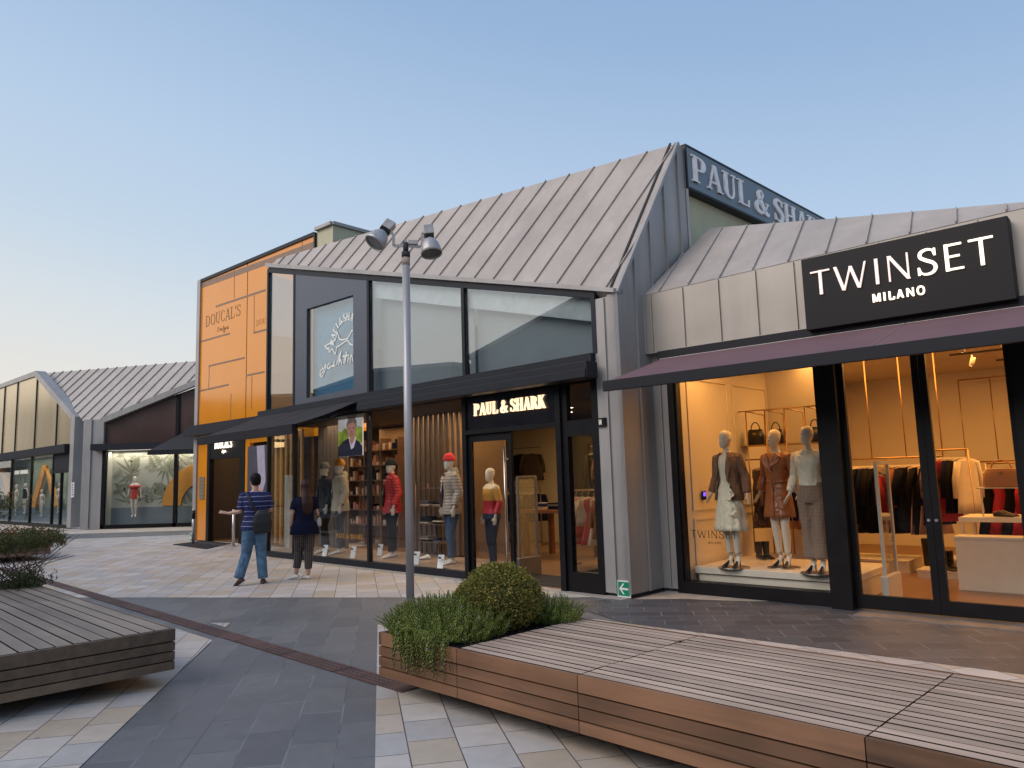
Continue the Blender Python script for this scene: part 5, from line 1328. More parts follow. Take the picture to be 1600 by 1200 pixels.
def stripes(name, base, line, period, lw, axis=2):
    m, n, l, b = nmat(name); tc = n.new('ShaderNodeTexCoord'); sp = n.new('ShaderNodeSeparateXYZ'); l.new(tc.outputs['Object'], sp.inputs[0])
    no = n.new('ShaderNodeTexNoise'); no.inputs['Scale'].default_value = 5; l.new(tc.outputs['Object'], no.inputs['Vector'])
    w0 = n.new('ShaderNodeMath'); w0.operation = 'MULTIPLY_ADD'; l.new(no.outputs['Fac'], w0.inputs[0]); w0.inputs[1].default_value = .03; l.new(sp.outputs[axis], w0.inputs[2])
    md = n.new('ShaderNodeMath'); md.operation = 'FLOORED_MODULO'; l.new(w0.outputs[0], md.inputs[0]); md.inputs[1].default_value = period
    lt = n.new('ShaderNodeMath'); lt.operation = 'LESS_THAN'; l.new(md.outputs[0], lt.inputs[0]); lt.inputs[1].default_value = lw
    mx = n.new('ShaderNodeMix'); mx.data_type = 'RGBA'; l.new(lt.outputs[0], mx.inputs['Factor']); mx.inputs['A'].default_value = (*base, 1); mx.inputs['B'].default_value = (*line, 1)
    l.new(mx.outputs['Result'], b.inputs['Base Color']); b.inputs['Roughness'].default_value = .85
    return m
def checks(name, base, line, period, lw):
    m, n, l, b = nmat(name); tc = n.new('ShaderNodeTexCoord'); sp = n.new('ShaderNodeSeparateXYZ'); l.new(tc.outputs['Object'], sp.inputs[0]); outs = []
    for ax in (0, 2):
        md = n.new('ShaderNodeMath'); md.operation = 'FLOORED_MODULO'; l.new(sp.outputs[ax], md.inputs[0]); md.inputs[1].default_value = period
        lt = n.new('ShaderNodeMath'); lt.operation = 'LESS_THAN'; l.new(md.outputs[0], lt.inputs[0]); lt.inputs[1].default_value = lw; outs.append(lt)
    mxx = n.new('ShaderNodeMath'); mxx.operation = 'MAXIMUM'; l.new(outs[0].outputs[0], mxx.inputs[0]); l.new(outs[1].outputs[0], mxx.inputs[1])
    mx = n.new('ShaderNodeMix'); mx.data_type = 'RGBA'; l.new(mxx.outputs[0], mx.inputs['Factor']); mx.inputs['A'].default_value = (*base, 1); mx.inputs['B'].default_value = (*line, 1)
    l.new(mx.outputs['Result'], b.inputs['Base Color']); b.inputs['Roughness'].default_value = .85
    return m
def folds(m, sc=7, st=.9, stretch=(1.6, 1.6, .8)):
    n = m.node_tree.nodes; l = m.node_tree.links; b = n['Principled BSDF']; tc = n.new('ShaderNodeTexCoord'); mp = n.new('ShaderNodeMapping'); mp.inputs['Scale'].default_value = stretch; l.new(tc.outputs['Object'], mp.inputs[0])
    no = n.new('ShaderNodeTexNoise'); no.inputs['Scale'].default_value = sc; no.inputs['Detail'].default_value = 2; no.inputs['Distortion'].default_value = 1.2; l.new(mp.outputs[0], no.inputs['Vector'])
    bp = n.new('ShaderNodeBump'); bp.inputs['Strength'].default_value = st; bp.inputs['Distance'].default_value = .045; l.new(no.outputs['Fac'], bp.inputs['Height']); l.new(bp.outputs[0], b.inputs['Normal']); return m
denim = folds(mat('blue_denim', (.085, .165, .27), .85, 0, .35, 9))
navy = mat('navy_cloth', (.007, .009, .026), .9, 0, .2, 8, spec=.1)
blackcloth = mat('black_cloth', (.009, .008, .009), .9, 0, .2, 8, spec=.15)
polo = folds(stripes('striped_polo_cloth', (.011, .017, .095), (.34, .34, .46), .078, .008))
brown_leather = mat('brown_leather', (.05, .022, .016), .45, 0, .2, 15)
white_leather = mat('white_leather', (.66, .64, .62), .5, 0, .06, 15)
# --- the man in the striped polo shirt
MP = dict(L_kn=V((.12, -.06, .49)), L_an=V((.235, .06, .12)), R_kn=V((-.10, -.03, .50)), R_an=V((-.135, .0, .085)), L_foot=V((.75, -.65, 0)), R_foot=V((-.12, -1, 0)), L_pitch=.55,
          L_el=V((.215, -.03, 1.16)), L_wr=V((.40, -.16, 1.135)), L_hand=V((.95, -.3, .22)), L_palm=V((.1, -.6, -.8)), L_thumb=V((0, -.3, 1)), L_spread=.75,
          R_el=V((-.245, -.04, 1.16)), R_wr=V((-.16, -.24, 1.15)), R_hand=V((.7, -.6, .3)), R_palm=V((.3, .8, -.3)), headyaw=.35, lean=V((0, -.03, 0)))
mp = G(397, 913); man_h = 1.0
man = thing('person', mp, math.radians(203), 'man in blue striped polo and jeans, left arm stretched out, black bag on back', 'person')
scm = 1.0
fig_obj(man, body(MP, False, .0075), 'body', skin)
mb = MB(); shell_torso(mb, .87, 1.475, .02, False, .12, MP, 1.06); sleeves(mb, MP, False, .018, .42, 1.12); fig_obj(man, remesh(mb, .009, 3), 'polo_shirt', polo)
fig_obj(man, trousers(MP, False, .018, .0, .078, .96, .082, .009, 1.08), 'jeans', denim)
mb = MB(); c_ = V((0, -.012-.033, 1.648)); Rz = Matrix.Rotation(.35, 3, 'Z')
def hr(z, rx, ry, yo): return [c_ + Rz @ V((math.cos(t)*rx, math.sin(t)*ry+yo, z)) for t in [2*math.pi*k/24 for k in range(24)]]
mb.loft([hr(-.075, .052, .05, .045), hr(-.04, .076, .078, .026), hr(.0, .083, .09, .02), hr(.04, .085, .098, .015), hr(.08, .080, .094, .012), hr(.11, .058, .07, .01), hr(.128, .03, .036, .008)]); fig_obj(man, remesh(mb, .008, 2), 'hair', hair_b)
for K in ('L', 'R'):
    mb = MB(); foot(mb, MP[K+'_an'], MP[K+'_foot'], 1.14, 1.12, MP.get(K+'_pitch', 0)); fig_obj(man, remesh(mb, .008, 3), 'shoe', brown_leather)
mb = MB(); mb.loft([ring((-.10, .175, z), rx, ry, 20, -.15, 3) for z, rx, ry in ((.81, .09, .03), (.85, .14, .062), (.98, .15, .07), (1.11, .12, .06), (1.18, .07, .03))]); bagp = remesh(mb, .009, 3)
bagm = mat('black_nylon', (.010, .010, .012), .6, 0, .3, 12)
hbag = thing('sling_bag', man.matrix_basis @ V((-.10, .17, 1.0)), math.radians(203), 'black sling bag across the back of the man in the striped polo', 'bag')
def bag_part(mbx, name, m):
    r = MB(); r.v = [man.matrix_basis @ v for v in mbx.v]; r.f = mbx.f; r.sm = mbx.sm; return r.build(name, m, hbag)
bag_part(bagp, 'bag_body', bagm)
mb = MB()
st_pts = [V((-.03, .155, 1.13)), V((.05, .145, 1.25)), V((.105, .105, 1.38)), V((.115, .03, 1.455)), V((.09, -.08, 1.42)), V((0, -.155, 1.28)), V((-.12, -.14, 1.08)), V((-.19, -.02, .98)), V((-.19, .12, .95))]
sp_ = cmr([tuple(q) for q in st_pts], 4); sp_ = [V(q) for q in sp_]
for a_, b_3 in zip(sp_, sp_[1:]): mb.bar(a_, b_3, .045, .008, V((a_.x, a_.y, 0)).normalized() if abs(a_.x)+abs(a_.y) > .01 else UP)
bag_part(mb, 'strap', bagm)
# --- the woman with long hair
WP = dict(L_kn=V((.10, -.09, .49)), L_an=V((.15, -.02, .10)), R_kn=V((-.07, -.01, .50)), R_an=V((-.06, .06, .085)), L_foot=V((.75, -.6, 0)), R_foot=V((.55, -.8, 0)), L_pitch=.15,
          L_el=V((.225, .03, 1.15)), L_wr=V((.235, -.03, .92)), R_el=V((-.215, .0, 1.15)), R_wr=V((-.19, -.16, 1.02)), R_hand=V((0, -1, .2)), headyaw=.3)
wp_ = G(476, 905)
wom = thing('person', wp_, math.radians(196), 'woman with long dark red hair, black top and checked trousers, seen from behind', 'person')
hw = .925; wom.matrix_basis = TM(wp_, math.radians(196), hw)
fig_obj(wom, body(WP, True, .0075), 'body', skin)
mb = MB(); shell_torso(mb, .80, 1.47, .026, True, .22, WP, 1.13); sleeves(mb, WP, True, .022, .33, 1.2); fig_obj(wom, remesh(mb, .009, 3), 'top', navy)
fig_obj(wom, trousers(WP, True, .02, .10, .066, .98, .082, .009, 1.12), 'trousers', folds(checks('checked_cloth', (.016, .013, .014), (.17, .13, .11), .034, .006)))
for K in ('L', 'R'):
    mb = MB(); foot(mb, WP[K+'_an'], WP[K+'_foot'], 1.02, 1.08, WP.get(K+'_pitch', 0)); fig_obj(wom, remesh(mb, .008, 3), 'trainer', white_leather)
mb = MB(); c_ = V((0, -.012, 1.648)); Rz = Matrix.Rotation(.3, 3, 'Z')
def hr2(z, rx, ry, yo): return [c_ + Rz @ V((math.cos(t)*rx*(1+.03*math.sin(7*t)), math.sin(t)*ry+yo, z)) for t in [2*math.pi*k/28 for k in range(28)]]
mb.loft([hr2(-.50, .04, .02, .150), hr2(-.43, .090, .04, .155), hr2(-.30, .105, .05, .148), hr2(-.18, .098, .065, .105), hr2(-.09, .09, .08, .045), hr2(-.02, .086, .085, .022), hr2(.04, .086, .095, .018), hr2(.09, .074, .086, .014), hr2(.12, .045, .055, .01), hr2(.128, .02, .02, .01)]); fig_obj(wom, remesh(mb, .008, 2), 'hair', hair_r)
mb = MB(); mb.tube([V((.215, -.03, .925)), V((.252, -.03, .935))], .03, 12); fig_obj(wom, mb, 'watch', blackcloth)
wb = thing('handbag', wom.matrix_basis @ V((-.24, -.03, 1.02)), math.radians(196), 'pale grey handbag on the right side of the long-haired woman', 'bag')
def tomb(mbx, Mx):
    r = MB(); r.v = [Mx @ v for v in mbx.v]; r.f = mbx.f; r.sm = mbx.sm; return r
mb = MB(); mb.loft([ring((-.25, -.02, z), rx, ry, 16, 1.4, 3) for z, rx, ry in ((.92, .06, .02), (.94, .085, .035), (1.02, .085, .04), (1.08, .06, .02))]); tomb(remesh(mb, .009, 2), wom.matrix_basis).build('bag_body', mat('pale_grey_leather', (.42, .42, .43), .5), wb)
mb = MB(); mb.tube([V((-.24, -.05, 1.06)), V((-.20, -.10, 1.25)), V((-.12, -.09, 1.44)), V((-.10, .02, 1.475)), V((-.14, .11, 1.36)), V((-.23, .06, 1.08))], .006, 6); tomb(mb, wom.matrix_basis).build('strap', blackcloth, wb)
# ------------------------------------------------------------------ mannequins
def garment(root, mb, name, m, vox=.009, sm_=3): return fig_obj(root, remesh(mb, vox, sm_), name, m)
def mannequin(pos, rot, sc, label, group, fem, pose=None, vox=.009):
    o = thing('mannequin', pos, rot, label, 'mannequin', group); o.matrix_basis = TM(pos, rot, sc)
    fig_obj(o, body(pose, fem, vox, thin=.93), 'body', man_white); return o
def base_disc(o, m):
    mb = MB(); mb.tube([V((0, 0, 0)), V((0, 0, .01))], .2, 32); fig_obj(o, mb, 'base_disc', m)
steel = mat('polished_steel', (.55, .52, .48), .2, 1)
def lapel(o, m, cut=1.14):
    mb = MB()
    for s_ in (-1, 1):
        mb.prism([V((s_*.02, -.150, cut)), V((s_*.105, -.128, 1.30)), V((s_*.115, -.10, 1.40)), V((s_*.075, -.095, 1.45)), V((s_*.052, -.135, 1.34))], V((0, -.012, 0)))
    fig_obj(o, mb, 'lapel', m)
def skirt(o, z1, z0, r1, r0, m, name='skirt', pleats=0, amp=.0, ry=.8, n=64, yo=0):
    mb = MB(); rings = []
    for i in range(13):
        t = i/12; z = z1+(z0-z1)*t; r = r1+(r0-r1)*t**.8
        rings.append([V((math.cos(a)*(r+amp*t*math.sin(pleats*a+1.5*t)), yo+math.sin(a)*(r*ry+amp*t*math.sin(pleats*a+1.5*t)), z)) for a in [2*math.pi*k/n for k in range(n)]])
    mb.loft(rings); return fig_obj(o, mb, name, m)
def heels(o, pose, m):
    p = dict(STAND); p.update(pose)
    for K in ('L', 'R'):
        an = p[K+'_an']; d = p[K+'_foot'].normalized(); mb = MB()
        toe = an + d*.13 - UP*(an.z-.012); mid = an + d*.05 - UP*(an.z*.45+.015)
        mb.tube([toe+d*.035, toe, mid+UP*-.02, an-d*.02-UP*.062], [.012, .03, .022, .02], 10)
        mb.tube([an-d*.045-UP*.05, an-d*.05-UP*(an.z)], [.012, .005], 8); mb.tube([an+UP*.02+V((math.cos(t)*.036, math.sin(t)*.036, 0)) for t in [i*.5236 for i in range(13)]], .0045, 5)
        fig_obj(o, mb, 'heeled_shoe', m)
zplat = .33
FP = dict(L_an=V((.07, .0, .17)), R_an=V((-.06, .03, .17)), L_kn=V((.075, -.03, .55)), R_kn=V((-.075, -.01, .55)), L_foot=V((.15, -1, 0)), R_foot=V((-.15, -1, 0)), L_pitch=.75, R_pitch=.75, heel=.75,
          L_el=V((.22, .05, 1.16)), L_wr=V((.255, .02, .93)), L_hand=V((.35, -.25, -1)), R_el=V((-.22, .05, 1.16)), R_wr=V((-.27, -.01, .94)), R_hand=V((-.55, -.25, -1)), L_spread=.4, R_spread=.4, headyaw=-.25)
tweed = folds(checks('brown_tweed', (.20, .11, .065), (.13, .07, .045), .05, .006), 6, .5)
ivory = folds(mat('ivory_silk', (.68, .64, .50), .45, 0, .05, 6), 8, .8)
tan_leather = folds(mat('tan_leather_coat', (.27, .095, .03), .32, 0, .12, 6), 7, .6)
taupe = folds(checks('taupe_check_wool', (.24, .165, .12), (.19, .13, .095), .045, .005), 6, .6)
blackpatent = mat('black_patent', (.012, .01, .012), .2)
mg = 'mannequins on the white display step'
def tm_pos(px, py, hx, hy):
    p = G(px, py, zplat); f = Fr(p, T.rot*180/math.pi); zt = f.uz(hx, hy)[1]; return p, (zt-zplat)/1.80
d_ = []
for i, (px, py, hx, hy) in enumerate(((1147, 887, 1143, 664), (1225, 887, 1210, 663), (1278, 896, 1262, 657))):
    p, sc_ = tm_pos(px, py, hx, hy); d_.append((p, sc_)); print('mannequin', T.uvz(p), sc_)
silver = mat('silver_disc', (.5, .48, .45), .3, .9)
rotT = T.rot-.15
def lift(o, h=.012): pass
# 1: tweed blazer over ivory dress
o = mannequin(d_[0][0], rotT, d_[0][1]*.985, 'bald mannequin in a brown tweed blazer over a long ivory dress', mg, True, FP)
base_disc(o, silver); heels(o, FP, blackpatent)
mb = MB(); shell_torso(mb, .95, 1.44, .008, True, 0, FP, .95); garment(o, mb, 'dress_bodice', ivory)
skirt(o, 1.04, .47, .135, .225, ivory, 'dress_skirt', 11, .012)
mb = MB(); a_ = [V((.06+.035*math.sin(k*.9)+.12*k/16, -.115-.085*k/16-.02*math.sin(k*1.7), 1.0-.42*k/16)) for k in range(17)]
for q1_, q2_ in zip(a_, a_[1:]): mb.add([q1_, q1_+V((.07, -.03, .0)), q2_+V((.07, -.03, 0)), q2_], [(0, 1, 2, 3)])
fig_obj(o, mb, 'ruffle', ivory)
mb = MB(); rings = []
for z, rx, ry in ((.86, .19, .145), (.95, .182, .14), (1.05, .160, .13), (1.12, .150, .125), (1.22, .158, .132), (1.32, .178, .142), (1.39, .182, .12), (1.435, .145, .095), (1.465, .085, .075)):
    gap = .62 if z < 1.1 else (.34 if z < 1.2 else .42)
    rings.append([V((math.cos(t)*rx, math.sin(t)*ry, z)) for t in [-math.pi/2+gap+(2*math.pi-2*gap)*k/30 for k in range(31)]])
fs = [(i*31+j, i*31+j+1, (i+1)*31+j+1, (i+1)*31+j) for i in range(len(rings)-1) for j in range(30)]
mb.add([q for r_ in rings for q in r_], fs, True); bz = fig_obj(o, mb, 'blazer', tweed); sdm = bz.modifiers.new('s', 'SOLIDIFY'); sdm.thickness = .012; sdm.offset = 1
mb = MB(); sleeves(mb, FP, True, .02, .95, 1.25); garment(o, mb, 'sleeves', tweed)
mb = MB()
for s_ in (-1, 1): mb.prism([V((s_*.085, -.135, 1.10)), V((s_*.13, -.118, 1.30)), V((s_*.12, -.09, 1.41)), V((s_*.07, -.075, 1.455)), V((s_*.065, -.115, 1.36)), V((s_*.06, -.135, 1.22))], V((0, -.018, 0)))
fig_obj(o, mb, 'lapel', tweed)
mb = MB()
for z in (1.03, .97): mb.tube([V((.115, -.125, z)), V((.118, -.139, z))], .012, 10)
fig_obj(o, mb, 'button', blackcloth)
# 2: tan leather coat dress
o = mannequin(d_[1][0], rotT, d_[1][1]*.985, 'bald mannequin in a belted tan leather coat', mg, True, FP)
base_disc(o, silver); heels(o, FP, blackpatent)
mb = MB(); shell_torso(mb, 1.0, 1.462, .018, True, 0, FP, 1.0); garment(o, mb, 'coat_bodice', tan_leather)
mb = MB(); sleeves(mb, FP, True, .020, .92, 1.3); garment(o, mb, 'sleeves', tan_leather)
skirt(o, 1.08, .64, .137, .205, tan_leather, 'coat_skirt', 7, .006, .82)
mb = MB(); mb.loft([ring((0, 0, z), .142, .122, 28, 0, 2.3) for z in (1.065, 1.105)]); mb.tube([V((.02+math.cos(t)*.026, -.128, 1.085+math.sin(t)*.026)) for t in [i*.45 for i in range(15)]], .005, 6); fig_obj(o, mb, 'belt', mat('tan_leather_belt', (.22, .075, .025), .35))
mb = MB(); mb.prism([V((-.03, -.14, 1.26)), V((.09, -.122, 1.33)), V((.13, -.095, 1.40)), V((.06, -.10, 1.455)), V((.03, -.12, 1.39))], V((0, -.02, 0))); mb.prism([V((.01, -.14, 1.22)), V((-.12, -.125, 1.34)), V((-.13, -.09, 1.40)), V((-.06, -.10, 1.455)), V((-.02, -.13, 1.34))], V((0, -.026, 0))); mb.prism([V((.012, -.15, .66)), V((.02, -.15, .66)), V((.012, -.124, 1.06)), V((.004, -.124, 1.06))], V((0, -.022, 0))); fig_obj(o, mb, 'lapel', tan_leather)
# 3: ivory blouse and taupe flared trousers
o = mannequin(d_[2][0], rotT+.1, d_[2][1]*.985, 'bald mannequin in an ivory blouse and taupe flared trousers', mg, True, FP)
base_disc(o, silver); heels(o, FP, blackpatent)
mb = MB(); shell_torso(mb, 1.04, 1.475, .018, True, 0, FP, 1.03); garment(o, mb, 'blouse', ivory)
mb = MB(); sleeves(mb, FP, True, .020, .93, 1.2); garment(o, mb, 'sleeves', ivory)
mb = MB()
for s_ in (-1, 1): mb.prism([V((s_*.008, -.10, 1.44)), V((s_*.07, -.09, 1.43)), V((s_*.075, -.05, 1.475)), V((s_*.03, -.07, 1.49))], V((0, -.014, 0)))
fig_obj(o, mb, 'collar', ivory)
fig_obj(o, trousers(FP, True, .012, .02, .105, 1.08, .075, .009, 1.0), 'trousers', taupe)
# ------------------------------------------------------------------ inside the clothes shop
cream = mat('cream_wall', (.66, .58, .46), .7, 0, .04, 1)
cream_d = mat('cream_ceiling', (.58, .50, .40), .8, 0, .04, 1)
oak = wood('oak_floor', (.22, .115, .05), 1, .35, .22)
gold = mat('brushed_gold', (.42, .25, .10), .35, .85)
white_lac = mat('white_lacquer', (.68, .62, .52), .4, 0, .03)
TD = 7.2; TU0 = .12; TU1 = 11.0; TZ = 3.3
_s = MB(); _s.box(T, -.0, TU1, .17, TD, .001, .02); fo = _s.build('shop_floor', oak, rshop)
_s = MB(); _s.box(T, -.0, TU1, .32, TD, TZ, TZ+.1); _s.build('ceiling', cream_d, rshop)
_s = MB(); _s.box(T, -.05, .05, .2, TD, .02, TZ); _s.build('inner_wall', cream, rshop)
for v in (.35, 1.75, 3.2):
    for (a, b_4) in ((.25, .95), (1.05, 2.9)):
        fm2 = MB()
        for q_ in ((v, v+1.25, a, a+.03), (v, v+1.25, b_4-.03, b_4), (v, v+.03, a+.03, b_4-.03), (v+1.22, v+1.25, a+.03, b_4-.03)): fm2.box(T, .05, .068, *q_)
        fm2.build('wall_moulding', cream, rshop)
_s = MB(); _s.box(T, -.05, TU1, TD, TD+.1, .0, TZ); _s.build('back_wall', cream, rshop)
_s = MB(); _s.box(T, TU1, TU1+.1, .2, TD, .0, TZ); _s.build('inner_wall', cream, rshop)
# mid wall behind the display
wv = 2.45
_s = MB(); _s.box(T, .05, .95, wv+.6, wv+.7, .02, TZ); _s.build('inner_wall', cream, rshop)
o = thing('display_step', T.p(1.0, .9, .02), T.rot, 'long white display step carrying the mannequins in the window', 'platform')
mb = MB(); mb.box(T, .14, 2.12, .26, 1.55, .02, zplat-.09); mb.build('riser', white_lac, o); mb = MB(); mb.box(T, .10, 2.14, .22, 1.6, zplat-.085, zplat-.001); mb.build('top', white_lac, o, bevel=.005)
# warm ceiling lights: broad area lamps standing in for the room's spotlights
def area(name, fr, u, v, z, sx, sy, pw, col, parent, rx=0):
    l_ = bpy.data.lights.new(name, 'AREA'); l_.shape = 'RECTANGLE'; l_.size = sx; l_.size_y = sy; l_.energy = pw; l_.color = col
    o = bpy.data.objects.new(name, l_); C.objects.link(o); M_ = Matrix.Translation(fr.p(u, v, z)) @ Matrix.Rotation(fr.rot, 4, 'Z') @ Matrix.Rotation(rx, 4, 'X')
    o.matrix_basis = parent.matrix_basis.inverted() @ M_; o.parent = parent; return o
warm = (1, .47, .125)
TPW = 1.7
area('window_light', T, 1.0, .45, TZ-.05, 1.7, .25, 20*TPW, warm, rshop, R(22))
area('ceiling_light', T, 2.2, 3.6, TZ-.05, 3.2, 2.0, 85*TPW, warm, rshop)
area('ceiling_light', T, 6.2, 4.0, TZ-.05, 3.5, 3.0, 150*TPW, warm, rshop)
# track spotlights
trk = mat('white_track', (.62, .55, .45), .4); spot_e = emis('spot_glow', (1, .75, .45), 9)
def spot(fr, u, v, z, tilt, az, label, grp, par=None):
    o = thing('track_spotlight', fr.p(u, v, z), fr.rot+az, label, 'spotlight', grp)
    X = o.matrix_basis; d = V((0, math.sin(tilt), -math.cos(tilt)))
    mb = MB(); mb.tube([V((0, 0, 0)), V((0, 0, -.09))], .012, 8); fig_obj(o, mb, 'stem', trk)
    c = V((0, 0, -.12)); mb = MB(); mb.tube([c-d*.06, c+d*.07], .035, 14); fig_obj(o, mb, 'lamp_body', trk); mb = MB(); mb.tube([c+d*.072, c+d*.074], .026, 12); fig_obj(o, mb, 'lamp_lens', spot_e)
    return o
proto_spot = None
tg = 'track spotlights in the clothes shop'; n_ = 0
for (v, us__) in ((1.1, (2.6, 3.1, 3.6, 4.1)), (2.6, (2.5, 3.0, 3.5, 4.3, 5.2)), (4.4, (2.8, 3.3, 3.9, 4.6, 5.4, 6.3)), (5.8, (3.2, 3.9, 4.8, 5.6, 6.6))):
    t_ = thing('light_track', T.p(us__[0], v, TZ), T.rot, {1.1: 'light track nearest the shop doors, on the cream ceiling', 2.6: 'second light track from the doors on the cream ceiling', 4.4: 'third light track from the doors on the cream ceiling', 5.8: 'rearmost light track, by the back wall of the clothes shop'}[v], 'light track', 'ceiling light tracks')
    mb = MB(); mb.box(T, us__[0]-.3, us__[-1]+.3, v-.015, v+.015, TZ-.03, TZ-.001); mb.build('rail', mat('dark_track', (.10, .07, .05), .5) if 'dark_track' not in MT else MT['dark_track'], t_)
    for u in us__:
        lab = 'small white spotlight on one of the light tracks of the clothes shop ceiling'
        M_ = TM(T.p(u, v, TZ-.03), T.rot+random.uniform(-1, 1))
        if proto_spot is None: proto_spot = spot(T, u, v, TZ-.03, .5, 0, lab, tg)
        else: copy_tree(proto_spot, None, None, M_)
# ------------------------------------------------------------------ hanging garments
def garment_mesh(kind, ln, w_, sleeve=True, rnd=0):
    """a garment on a hanger seen edge-on along the rail: flattened shape in local xz, thin in y; hook at z=0"""
    rnd_ = random.Random(rnd); mb = MB(); n = 20; rings = []
    prof = {'coat': ((-.10, .05, .02), (-.13, .42, .05), (-.20, .46, .055), (-.45, .44, .05), (-1, .56, .06)), 'dress': ((-.10, .05, .02), (-.13, .36, .04), (-.22, .38, .045), (-.42, .28, .04), (-1, .52, .07)), 'shirt': ((-.10, .05, .02), (-.13, .42, .04), (-.22, .44, .045), (-1, .46, .045)), 'trousers': ((-.10, .2, .02), (-.13, .34, .03), (-.6, .30, .03), (-1, .26, .03))}[kind]
    pr = [(z if z > -.3 else -.2-(ln-.2)*(-z-.2)/.8, wx*w_, th) for z, wx, th in prof]
    full = []
    for a, b in zip(pr, pr[1:]):
        for t in (0, .33, .66): full.append(tuple(a[k]+(b[k]-a[k])*t for k in range(3)))
    full.append(pr[-1]); ph = rnd_.uniform(0, 6)
    for z, wx, th in full:
        amp = .012*min(1, max(0, -z-.2)*2)
        rings.append([V((math.cos(t)*wx/2, math.sin(t)*th/2+amp*math.sin(math.cos(t)*9+ph+z*2), z)) for t in [2*math.pi*k/n for k in range(n)]])
    mb.loft(rings)
    if sleeve:
        for s_ in (-1, 1): mb.tube([V((s_*w_*.2, 0, -.15)), V((s_*w_*.27, .01, -.4)), V((s_*w_*.28, .02, -.68*min(1, ln+.1)))], [.045, .042, .034], 8)
    return mb
hang_m = mat('pale_hanger', (.6, .5, .38), .4)
def hanging(kind, ln, m, w_=1.0, sleeve=True, rnd=0, label='', grp='', pos=None, rot=0):
    o = thing('hanging_garment', pos, rot, label, 'garment', grp)
    fig_obj(o, garment_mesh(kind, ln, w_, sleeve, rnd), 'cloth', m)
    mb = MB(); mb.tube([V((0, 0, .03)), V((.015, 0, .045)), V((.03, 0, .03)), V((.02, 0, 0)), V((0, 0, -.03)), V((0, 0, -.09))], .003, 5); mb.tube([V((-.18, 0, -.13)), V((0, 0, -.085)), V((.18, 0, -.13))], .008, 6); fig_obj(o, mb, 'hanger', hang_m)
    return o
def rail(fr, u0_, v0_, u1_, v1_, z, label, m, name='clothes_rail', legs=True, top=None):
    o = thing(name, fr.p((u0_+u1_)/2, (v0_+v1_)/2, .02), fr.rot, label, 'clothes rail'); mb = MB()
    mb.tube([fr.p(u0_, v0_, z), fr.p(u1_, v1_, z)], .014, 8); mb.build('rail', m, o)
    if legs:
        for (u, v) in ((u0_, v0_), (u1_, v1_)):
            mb = MB(); mb.tube([fr.p(u, v, .02), fr.p(u, v, z)], .014, 8); mb.tube([fr.p(u-.2*fr.n.x*0, v-.22, .035), fr.p(u, v+.22, .035)], .014, 8); mb.build('leg', m, o)
    if top:
        mb = MB()
        k = int(max(abs(u1_-u0_), abs(v1_-v0_))/.45)
        for i in range(k+1):
            u = u0_+(u1_-u0_)*i/k; v = v0_+(v1_-v0_)*i/k; mb.tube([fr.p(u, v, z), fr.p(u, v, top)], .009, 6)
        mb.tube([fr.p(u0_, v0_, top), fr.p(u1_, v1_, top)], .012, 6); mb.build('hanging_rod', m, o)
    return o
cols = dict(black=blackcloth, dark=mat('dark_brown_cloth', (.04, .022, .016), .85, 0, .2, 8), navy=navy, cream=mat('cream_cloth', (.60, .50, .38), .8, 0, .08, 8), blush=mat('blush_cloth', (.50, .30, .22), .8, 0, .08, 8), red=mat('raspberry_cloth', (.42, .015, .035), .7, 0, .15, 8), rust=mat('rust_cloth', (.22, .075, .03), .8, 0, .15, 8), stripe=stripes('stripe_knit', (.6, .5, .4), (.03, .02, .02), .05, .022), snake=mat('mottled_cloth', (.14, .09, .06), .8, 0, .9, 26), grey=mat('grey_cloth', (.12, .11, .12), .85, 0, .2, 8), denim=denim)
kinds = [('coat', .95), ('dress', 1.05), ('shirt', .7), ('trousers', .95)]
def fill_rail(fr, u0_, v0_, u1_, v1_, z, seq, rot, where, seed=0, w_=1.0, hl=1.0):
    rr_ = random.Random(seed); n = len(seq); protos = {}
    for i, s_ in enumerate(seq):
        c, kd = s_.split('-'); ln = dict(coat=.92, dress=1.05, shirt=.68, trousers=.92)[kd]*hl
        t = (i+.5)/n; pos = fr.p(u0_+(u1_-u0_)*t, v0_+(v1_-v0_)*t, z-.03)
        nm = {'black': 'black', 'dark': 'dark brown', 'navy': 'navy', 'cream': 'cream', 'blush': 'blush pink', 'red': 'raspberry red', 'rust': 'rust brown', 'stripe': 'striped', 'snake': 'mottled brown', 'grey': 'grey', 'denim': 'blue denim'}[c]
        lab = f'{nm} {kd} on a hanger, {where}'; key = s_
        if key in protos: copy_tree(protos[key], None, lab, TM(pos, rot+rr_.uniform(-.18, .18)))
        else: protos[key] = hanging(kd, ln, cols[c], w_, kd in ('coat', 'shirt'), seed*31+i, lab, 'garments '+where, pos, rot+rr_.uniform(-.15, .15))
# rail A: long rail seen through the left door leaf, running along u at depth
zr = T.uz(1370, 720, 3.6)[1]
qa, qb = T.uz(1322, 718, 3.6), T.uz(1450, 716, 3.6); print('rail A', qa, qb)
rail(T, qa[0]-.1, 3.6, qb[0]+.2, 3.6, qa[1], 'long gold rail with hanging rods seen through the left door leaf', gold, top=TZ, legs=False)
fill_rail(T, qa[0], 3.6, qb[0]+.1, 3.6, qa[1], ['snake-coat', 'red-shirt', 'snake-dress', 'cream-coat', 'black-coat', 'black-dress', 'navy-coat', 'black-coat', 'navy-dress', 'black-coat', 'cream-dress', 'dark-coat', 'black-coat', 'black-dress', 'rust-shirt', 'navy-coat', 'black-coat', 'blush-dress', 'black-dress', 'black-coat', 'blush-dress', 'navy-coat'], T.rot+R(58), 'on the long gold rail', 1, 1.1, 1.06)
